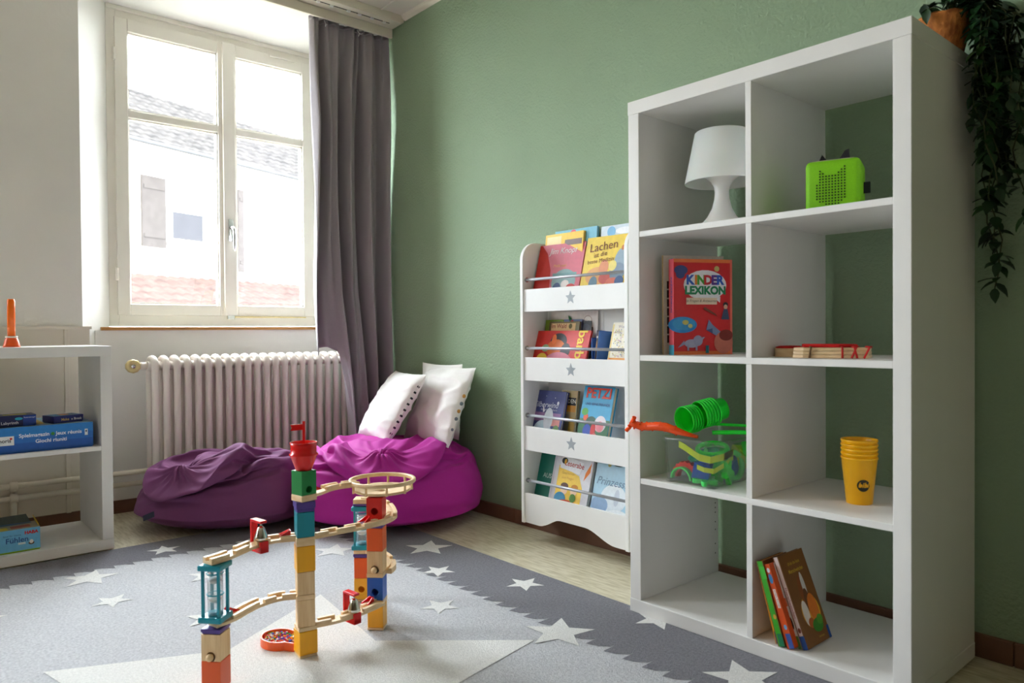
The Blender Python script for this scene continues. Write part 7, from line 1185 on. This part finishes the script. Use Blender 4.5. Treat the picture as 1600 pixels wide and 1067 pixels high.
# ------------------------------------------------------------------ low shelf contents (local x = +Y world, y = -X world)
def low(x, y, z, rz=0): return Matrix.Translation((LX, LY, 0)) @ Matrix.Rotation(pi / 2, 4, 'Z') @ TR(x, y, z, rz)
def game(name, label, w, d, h, M, c_front, c_top, fitems=(), titems=(), bottom=None, group='board games on the low shelf'):
    e = thing(name, label, 'game box', group=group); e.matrix_world = M
    b = MB().box((0, 0, .003), (w, d, h)); b.m[0] = 0; b.m[1] = 1
    b.build('lid', [flat(c_front), flat(c_top)], e)
    box('tray', (.002, .002, 0), (w - .002, d - .002, .0031), flat(bottom or c_front), e, bevel=0)
    if fitems: printed('front_print', e, FRONT(0), fitems)
    if titems: printed('lid_print', e, TOPF(h), titems)
    return e
game('game_box', 'large flat blue board game box on the middle board of the low shelf', .305, .30, .092, low(-.365, .024, .3915), (34, 92, 176), (120, 150, 170),
     [('rect', (44, 130, 206), 0, .06, .305, .092), ('rect', (40, 110, 192), 0, .035, .305, .06), ('rect', (240, 240, 240), .0, .03, .057, .062), ('text', (40, 40, 50), 'noris', .03, .046, .018, {'bold': .02}), ('disc', (210, 60, 40), .048, .053, .004, .004),
      ('text', (240, 244, 250), 'Spielmagazin', .118, .060, .0185, {'bold': .02}), ('disc', (60, 140, 60), .175, .060, .006, .006), ('text', (240, 244, 250), 'Jeux réunis', .226, .060, .0185, {'bold': .02}), ('text', (240, 244, 250), 'Giochi riuniti', .17, .037, .0185, {'bold': .02}), ('rect', (236, 238, 240), .277, .045, .287, .068), ('disc', (70, 80, 110), .282, .060, .003, .004)],
     [('rect', (200, 180, 80), .1, .05, .16, .28), ('rect', (60, 130, 80), .18, .1, .26, .28)])
game('game_box', 'small dark blue game box on the left of the large one', .125, .09, .040, low(-.362, .045, .4837, 2), (30, 36, 84), (70, 76, 110), [('rect', (24, 64, 150), .085, .002, .125, .038), ('text', (220, 226, 240), 'Ravensburger', .105, .031, .0065), ('text', (214, 214, 226), 'Labyrinth', .045, .014, .014, {'bold': .01}), ('disc', (40, 170, 200), .072, .028, .012, .005)], [('rect', (190, 180, 60), .03, .02, .1, .06)], group='small games on the large game box')
game('game_box', 'small blue game box turned at an angle on the right of the large one', .105, .085, .026, low(-.182, .052, .4837, 16), (36, 44, 120), (60, 110, 160), [('text', (236, 200, 120), 'Make', .04, .012, .013, {'bold': .02}), ('text', (236, 236, 246), 'n Break', .08, .012, .012, {'bold': .02})], [('disc', (226, 140, 60), .05, .05, .025, .02), ('rect', (60, 140, 190), .01, .01, .04, .07)], group='small games on the large game box')
g = game('game_box', 'light blue feeling game box on the bottom of the low shelf', .145, .11, .082, low(-.378, .030, .038), (112, 186, 226), (150, 150, 130),
     [('text', (210, 30, 40), 'HABA', .118, .066, .0155, {'bold': .05}), ('text', (40, 80, 150), 'Fühlen', .075, .044, .026, {'bold': .015}), ('text', (60, 90, 150), 'Spiel für kleine', .06, .062, .009), ('rect', (226, 236, 240), .078, .027, .10, .034), ('disc', (90, 60, 50), .118, .028, .009, .006), ('disc', (240, 236, 232), .118, .033, .006, .007), ('rect', (150, 190, 40), 0, .003, .145, .006)],
     [('rect', (150, 60, 50), .06, .02, .12, .06), ('rect', (200, 180, 40), .0, .01, .05, .05), ('rect', (60, 100, 140), .0, .08, .13, .105)], bottom=(150, 190, 40))
fl = MB().add([(.0, .108, .0), (.13, .108, .0), (.118, .118, .028), (.01, .118, .026)], [(0, 1, 2, 3)]).build('open_flap', flat((90, 96, 90)), g, loc=(0, 0, .0822)); fl.modifiers.new('t', 'SOLIDIFY').thickness = .0015
fl = MB().add([(.1452, .02, .0), (.1452, .10, .0), (.138, .105, .024), (.138, .03, .02)], [(0, 1, 2, 3)]).build('open_flap', flat((226, 190, 30)), g, loc=(0, 0, .0822)); fl.modifiers.new('t', 'SOLIDIFY').thickness = .0015
oh = thing('plunger_toy', 'orange plastic stick on a flared foot on top of the low shelf', 'toy', (-1.80, -1.268, .767))
MB().lathe([(.001, 0), (.027, 0), (.026, .006), (.020, .030), (.017, .036), (.001, .036)], 28, caps=False).build('foot', plastic((232, 86, 30)), oh)
MB().lathe([(.0175, .033), (.0195, .036), (.0190, .040), (.015, .040)], 28, caps=False).build('collar', plastic((240, 220, 206)), oh)
MB().lathe([(.0125, .030), (.0125, .165), (.0115, .171), (.009, .173), (.001, .173)], 24).build('stick', plastic((246, 110, 10)), oh)

# ------------------------------------------------------------------ marble run on the rug
GRP = 'marble run pieces'
BW = .043
YEL = paint((246, 176, 20)); ORA = paint((232, 92, 24)); TEA = paint((20, 138, 156)); PUR = paint((84, 62, 142)); GRN = paint((20, 128, 60)); REDP = paint((222, 36, 26)); BLP = paint((30, 96, 200))
REDX = plastic((226, 24, 26), .2)
def block_mesh(w, h, hole=None, ch=.0014):
    """square block; hole = (centre height, radius) in the -y face, open at the bottom if it reaches there"""
    mb = MB(); a = w / 2
    if not hole:
        return mb.box((-a, -a, 0), (a, a, h))
    hc, r = hole; n = 32
    mb.add([(-a, -a, 0), (a, -a, 0), (a, a, 0), (-a, a, 0), (-a, -a, h), (a, -a, h), (a, a, h), (-a, a, h)], [(0, 3, 2, 1), (4, 5, 6, 7), (1, 2, 6, 5), (2, 3, 7, 6), (3, 0, 4, 7)])
    out = []; inn = []
    for i in range(n):
        t = 2 * pi * i / n; c, s = cos(t), sin(t)
        k = min((a / abs(c)) if abs(c) > 1e-6 else 9, ((h - hc) / s) if s > 1e-6 else ((hc / -s) if s < -1e-6 else 9))
        out.append((k * c, -a, hc + k * s)); inn.append((r * c, -a, max(0, hc + r * s)))
    # exact corners
    for cx, cz in ((a, h), (-a, h), (-a, 0), (a, 0)):
        j = min(range(n), key=lambda q: (out[q][0] - cx) ** 2 + (out[q][2] - cz) ** 2); out[j] = (cx, -a, cz)
    dp = [(x, -a + .03, z) for x, y, z in inn]
    mb.add(out + inn + dp, [(i, (i + 1) % n, n + (i + 1) % n, n + i) for i in range(n)] + [(n + i, n + (i + 1) % n, 2 * n + (i + 1) % n, 2 * n + i) for i in range(n)] + [tuple(range(2 * n, 3 * n))])
    return mb
def block(label, x, y, z0, z1, rz, m, hole=None, w=BW, name='wooden_block'):
    o = block_mesh(w, z1 - z0 - .0006, hole).build(name, m, None, bevel=0 if hole else .0014, loc=(x, y, z0 + .0003), rot=(0, 0, radians(rz)))
    return tag(o, label, 'block', GRP)
def ledge(label, x, y, z0, z1, rz, m=None):
    h = z1 - z0
    mb = MB().box((-BW / 2 - .002, -BW / 2 - .002, h * .35), (BW / 2 + .002, BW / 2 + .002, h - .0004)).box((-BW / 2, -BW / 2, .0004), (BW / 2, BW / 2, h * .36))
    return tag(mb.build('spacer_block', m or PUR, None, bevel=.001, loc=(x, y, z0), rot=(0, 0, radians(rz))), label, 'block', GRP)
def base_plate(label, x, y, rz):
    return tag(MB().box((-.022, -.022, 0), (.022, .022, .006)).build('base_plate', M_WOODH, None, bevel=.001, loc=(x, y, .0005), rot=(0, 0, radians(rz))), label, 'block', GRP)
A = (-.328, -1.066); B = (-.358, -.834); Cc = (-.385, -.611); D = (-.602, -.533)
# left tower
block('orange wooden block at the foot of the nearest marble run tower', *A, .004, .071, 41, ORA, w=.046)
block('natural wooden block with a knob hole in the nearest tower', *A, .071, .132, 41, M_WOOD, (.010, .011), w=.045)
tag(MB().sphere((0, 0, 0), .0085, 14, 10).build('wooden_ball', M_WOOD, None, loc=(A[0] + .0185, A[1] - .0205, .0815)), 'small wooden ball in the hole of the nearest tower', 'ball', GRP)
ledge('purple spacer under the teal lift tower of the nearest tower', *A, .132, .144, 41)
def track(label, pts, z0, z1, w=.034, th=.0115, rails=((0, .22), (.3, .62), (.7, 1)), start=True):
    """flat curved wooden track with low stepped side rails"""
    n = 28; P = []
    m = len(pts) - 1
    def cat(i, t):
        p0, p1, p2, p3 = (pts[max(i - 1, 0)], pts[i], pts[i + 1], pts[min(i + 2, m)])
        return tuple(.5 * (2 * b + (c - a) * t + (2 * a - 5 * b + 4 * c - d) * t * t + (3 * b - a - 3 * c + d) * t ** 3) for a, b, c, d in zip(p0, p1, p2, p3))
    for k in range(n + 1):
        q = k / n * m; i = min(int(q), m - 1); x, y = cat(i, q - i); P.append(Vector((x, y, z0 + (z1 - z0) * k / n)))
    e = thing('track', label, 'track', group=GRP)
    def sweep(a, b, l0, l1, h0, h1):
        vs = []; fs = []
        i0, i1 = int(round(a * n)), int(round(b * n))
        for i in range(i0, i1 + 1):
            t = (P[min(i + 1, n)] - P[max(i - 1, 0)]); t.z = 0; t.normalize(); s = Vector((-t.y, t.x, 0))
            for l, h in ((l0, h0), (l1, h0), (l1, h1), (l0, h1)): vs.append(tuple(P[i] + s * l + Vector((0, 0, h))))
        c = i1 - i0
        for i in range(c):
            for k in range(4): fs.append((4 * i + k, 4 * i + 4 + k, 4 * i + 4 + (k + 1) % 4, 4 * i + (k + 1) % 4))
        fs += [(0, 1, 2, 3), (4 * c + 3, 4 * c + 2, 4 * c + 1, 4 * c)]
        return MB().add(vs, fs)
    b = sweep(0, 1, -w / 2, w / 2, -th, -.004)
    b.build('track_bed', M_WOODH, e, bevel=.0008)
    for k, (a, c) in enumerate(rails):
        for s in (-1, 1):
            off = .04 * s
            a2, c2 = max(0, a + off * (a > 0)), min(1, c + off * (c < 1))
            l0, l1 = (s * w / 2, s * (w / 2 - .010)); l0, l1 = min(l0, l1), max(l0, l1)
            sweep(a2, c2, l0, l1, -.004, .0035).build('rail', M_WOODH, e, bevel=.0006)
    return e
def end_pad(label, x, y, z0, z1, rz):
    return tag(MB().box((-.0225, -.0225, 0), (.0225, .0225, z1 - z0 - .0004)).build('track_end', M_WOODH, None, bevel=.0012, loc=(x, y, z0 + .0002), rot=(0, 0, radians(rz))), label, 'block', GRP)
track('lower wooden track curving from the nearest tower to the middle tower', [(-.322, -1.075), (-.335, -1.03), (-.362, -.985), (-.382, -.94), (-.386, -.89), (-.366, -.845)], .1565, .157, rails=((.22, .56), (.66, .80), (.86, 1)))
track('upper wooden track curving from the teal lift to the middle tower', [(-.322, -1.085), (-.334, -1.045), (-.362, -.998), (-.388, -.95), (-.396, -.90), (-.374, -.845)], .3005, .3005, rails=((0, .24), (.34, .52), (.60, .80), (.88, 1)))
# teal lift
lf_ = thing('lift_tower', 'teal open frame lift with white cups on the nearest tower', 'toy lift', (A[0], A[1], .1572), radians(41), GRP)
TEAP = plastic((16, 146, 166), .3)
box('bottom_plate', (-.028, -.028, 0), (.028, .028, .013), TEAP, lf_, bevel=.003)
box('top_plate', (-.028, -.028, .118), (.028, .028, .1305), TEAP, lf_, bevel=.003)
for sx in (-1, 1):
    for sy in (-1, 1):
        MB().box((-.0028, -.0028, .013), (.0028, .0028, .118)).build('post', TEAP, lf_, loc=(sx * .019, sy * .019, 0))
MB().lathe([(.017, .013), (.017, .118), (.0163, .118), (.0163, .013)], 24, caps=False).build('clear_tube', M_TUBE, lf_)
for zz in (.060, .108): MB().lathe([(.0185, zz - .0015), (.0195, zz), (.0185, zz + .0015), (.0168, zz)], 24, caps=False).build('ring', TEAP, lf_)
for zz in (.042, .085): MB().lathe([(.001, zz), (.010, zz), (.0155, zz + .006), (.0155, zz + .010), (.001, zz + .013)], 20, caps=False).build('cup', M_LAMP, lf_)
MB().lathe([(.017, .013), (.015, .019), (.001, .020)], 20, caps=False).build('lift_socket', TEAP, lf_)
# middle tower
base_plate('small wooden plate under the middle tower', *B, 84)
block('yellow wooden block at the foot of the middle tower', *B, .0068, .066, 84, YEL, w=.046)
end_pad('wooden track end on the lowest yellow block of the middle tower', *B, .066, .0765, 80)
block('lower natural wooden block of the middle tower', *B, .0765, .1445, 72, M_WOOD)
end_pad('wooden track end between the two natural blocks of the middle tower', *B, .1445, .157, 70)
block('upper natural wooden block of the middle tower', *B, .157, .2145, 72, M_WOOD)
block('yellow wooden block halfway up the middle tower', *B, .2145, .279, 74, YEL, w=.045)
end_pad('wooden track end above the upper yellow block of the middle tower', *B, .279, .3005, 72)
block('teal wooden block of the middle tower', *B, .3005, .364, 74, TEA)
ledge('purple spacer above the teal block of the middle tower', *B, .364, .390, 76)
end_pad('wooden track end under the green block of the middle tower', *B, .390, .406, 100)
block('green wooden block with a hole near the top of the middle tower', *B, .406, .466, 100, GRN, (.013, .009))
fn = thing('funnel', 'red plastic funnel with a little flag on top of the middle tower', 'toy funnel', (B[0], B[1], .4662), radians(60), GRP)
MB().lathe([(.001, 0), (.019, 0), (.020, .002), (.033, .036), (.0355, .038), (.0355, .041), (.0315, .044), (.0320, .062), (.0335, .070), (.0315, .070), (.029, .060), (.024, .040), (.001, .02)], 36, caps=False).build('bowl', REDX, fn)
box('flag_pole', (-.004, .018, .055), (.003, .023, .120), REDX, fn, bevel=.001)
MB().prism([(-.004, .113), (-.034, .111), (-.030, .104), (-.034, .096), (-.004, .098)][::-1], -.0232, -.0198, M=FRONT(0)).build('flag', REDX, fn)
# right tower
base_plate('small wooden plate under the right tower', *Cc, 44)
block('yellow wooden block at the foot of the right tower', *Cc, .0068, .070, 44, YEL)
end_pad('wooden track end on the yellow block of the right tower', *Cc, .070, .082, 44)
block('blue wooden block with a round hole in the right tower', *Cc, .082, .1435, 44, BLP, (.022, .0095))
end_pad('wooden track end under the natural block of the right tower', *Cc, .1435, .156, 44)
block('natural wooden block with an arched opening in the right tower', *Cc, .156, .215, 44, M_WOOD, (.009, .0115))
tag(MB().sphere((0, 0, 0), .0085, 14, 10).build('wooden_ball', M_WOOD, None, loc=(Cc[0] + .0175, Cc[1] - .0195, .1655)), 'small wooden ball in the arched opening of the right tower', 'ball', GRP)
block('orange wooden block in the right tower', *Cc, .215, .278, 44, ORA, w=.044)
ledge('purple spacer above the orange block of the right tower', *Cc, .278, .290, 44)
end_pad('wooden track end under the red block of the right tower', *Cc, .290, .302, 44)
block('red wooden block with a round hole under the spiral dish', *Cc, .302, .3605, 44, REDP, (.022, .0095))
# rear tower
base_plate('small wooden plate under the rear tower', *D, 50)
block('yellow wooden block with a round hole at the foot of the rear tower', *D, .0068, .070, 50, YEL, (.030, .0095))
block('orange wooden block of the rear tower', *D, .070, .132, 50, ORA)
ledge('purple spacer of the rear tower', *D, .132, .144, 50)
end_pad('wooden track end below the teal lift of the rear tower', *D, .144, .156, 50)
l2 = thing('lift_tower', 'teal open frame lift of the rear tower behind the right tower', 'toy lift', (D[0], D[1], .1562), radians(50), GRP)
for ch in lf_.children: child_copy(ch, l2, ch.location)
ledge('purple spacer on top of the rear teal lift', *D, .2872, .295, 50)
end_pad('wooden track end on top of the rear tower', *D, .295, .309, 50)
# tracks between the towers
track('low wooden track with a bell curving from the middle tower to the right tower', [(-.358, -.822), (-.344, -.765), (-.342, -.715), (-.348, -.665), (-.362, -.615)], .0775, .083, rails=((.06, .26), (.36, .56), (.68, .92)))
track('high wooden track curving from the middle tower to the right tower', [(-.360, -.815), (-.358, -.765), (-.356, -.715), (-.355, -.662), (-.362, -.605), (-.392, -.558), (-.43, -.535)], .3005, .3015, w=.028, rails=((.08, .20), (.27, .44), (.52, .80), (.86, 1)))
track('high wooden track bending behind the right tower to the rear tower', [(-.43, -.535), (-.465, -.520), (-.51, -.506), (-.555, -.507), (-.60, -.53)], .3015, .309, w=.028, rails=((0, .45), (.55, 1)))
track('small wooden track bending from the right tower to the rear tower', [(-.375, -.585), (-.405, -.552), (-.465, -.525), (-.53, -.515), (-.60, -.53)], .156, .156, w=.026, rails=((0, .45), (.55, 1)))
# spiral dish
ds = thing('spiral_dish', 'round wooden spiral dish on top of the right tower', 'toy dish', (-.413, -.575, .3612), 0, GRP)
MB().lathe([(.020, 0), (.050, .002), (.076, .006), (.081, .009), (.081, .013), (.072, .0125), (.050, .009), (.024, .006), (.010, .0056), (.010, .0)], 56, caps=False).build('dish', M_WOODH, ds)
MB().lathe([(.084, .030), (.092, .030), (.0935, .032), (.0935, .038), (.092, .040), (.0845, .040), (.083, .038), (.083, .032), (.084, .030)], 64, caps=False).build('ring_rail', M_WOODH, ds)
for k in range(9):
    a = 2 * pi * k / 9 + .3
    MB().lathe([(.0035, 0), (.0035, .026)], 10).build('peg', M_WOOD, ds, loc=(.082 * cos(a), .082 * sin(a), .006))
track('short wooden neck track leading from the green block to the spiral dish', [(-.362, -.822), (-.385, -.785), (-.415, -.745), (-.432, -.705), (-.437, -.665), (-.435, -.640)], .406, .3965, w=.032, rails=((.35, .62), (.66, 1)))
# bells
def bell(label, x, y, z, rz):
    e = thing('bell_gate', label, 'toy bell', (x, y, z), radians(rz), GRP)
    MB().box((-.011, -.026, -.026), (.011, .026, -.0125)).build('clamp', REDX, e, bevel=.001)
    MB().box((-.011, -.026, -.026), (.011, -.020, .002)).build('clamp_side', REDX, e, bevel=.001)
    MB().box((-.009, .020, -.026), (.009, .026, .047)).build('post', REDX, e, bevel=.001)
    MB().box((-.009, -.022, .046), (.009, .026, .052)).build('arm', REDX, e, bevel=.001)
    MB().lathe([(.0155, .006), (.0175, .0065), (.0160, .012), (.0130, .022), (.0105, .029), (.0085, .034), (.004, .038), (.001, .0385)], 24, caps=False).build('bell', M_STEEL, e, loc=(0, -.010, .000))
    MB().lathe([(.002, .036), (.002, .047)], 8).build('pin', M_STEEL, e, loc=(0, -.010, 0))
bell('red bell gate with silver bell on the upper track of the nearest tower', -.390, -.938, .3005, 98)
bell('red bell gate with silver bell on the low track to the right tower', -.343, -.712, .0805, 98)
# red ramp clips at the block openings
def clip(label, x, y, z, rz, s=1):
    e = thing('ramp_clip', label, 'toy clip', (x, y, z), radians(rz), GRP)
    for sy in (-1, 1):
        MB().add([(0, sy * .004, 0), (.026 * s, sy * .010, 0), (.026 * s, sy * .013, 0), (0, sy * .007, 0), (0, sy * .004, .014), (.026 * s, sy * .010, .002), (.026 * s, sy * .013, .002), (0, sy * .007, .014)],
                 [(0, 1, 2, 3), (4, 7, 6, 5), (0, 4, 5, 1), (1, 5, 6, 2), (2, 6, 7, 3), (3, 7, 4, 0)]).build('wing', REDX, e)
    MB().box((-.002, -.008, 0), (.002, .008, .012)).build('bridge', REDX, e)
clip('red ramp clip left of the teal block of the middle tower', -.383, -.862, .3025, 250)
clip('red ramp clip at the foot of the teal lift', -.345, -1.033, .159, 115)
clip('red ramp clip at the opening of the red block', -.369, -.646, .303, -75)
clip('red ramp clip at the opening of the blue block', -.366, -.640, .084, -75)
clip('red ramp clip at the hole of the green block', -.370, -.808, .4075, 120)
# bead tray
tr_ = thing('bead_tray', 'orange spoon shaped tray of coloured beads at the foot of the middle tower', 'toy tray', (-.462, -.858, .0005), radians(14), GRP)
ORT = plastic((240, 96, 30), .3)
def tray_outline(off):
    p = []
    for k in range(30):
        a = radians(28) + radians(304) * k / 29; p.append(((.052 + off) * cos(a), (.044 + off) * sin(a)))
    p += [(.072, -.012 - off), (.072, .012 + off)]
    return p
po_, pi_ = tray_outline(0), tray_outline(-.004); n = len(po_)
vs = [(x, y, 0) for x, y in po_] + [(x, y, .022) for x, y in po_] + [(x, y, .022) for x, y in pi_] + [(x, y, .004) for x, y in pi_]
fs = [(k * n + i, k * n + (i + 1) % n, (k + 1) * n + (i + 1) % n, (k + 1) * n + i) for k in range(3) for i in range(n)] + [tuple(range(n - 1, -1, -1)), tuple(range(3 * n, 4 * n))]
MB().add(vs, fs).build('tray_wall', ORT, tr_)
bd = MB(); rb = random.Random(3); cols = [(206, 40, 30), (240, 190, 30), (236, 226, 220), (60, 140, 70), (70, 90, 190), (230, 110, 30), (150, 70, 150)]
k = 0
for gx in range(-8, 9):
    for gy in range(-7, 8):
        x, y = gx * .0060 + (gy % 2) * .003 + rb.uniform(-.0006, .0006), gy * .0056
        if (x / .045) ** 2 + (y / .037) ** 2 > 1: continue
        bd.sphere((x, y, .013 + rb.uniform(0, .004)), .0033, 8, 6, rb.randrange(len(cols)))
bs = bd.build('glass_beads', [plastic(c, .08) for c in cols], tr_); bs['kind'] = 'stuff'
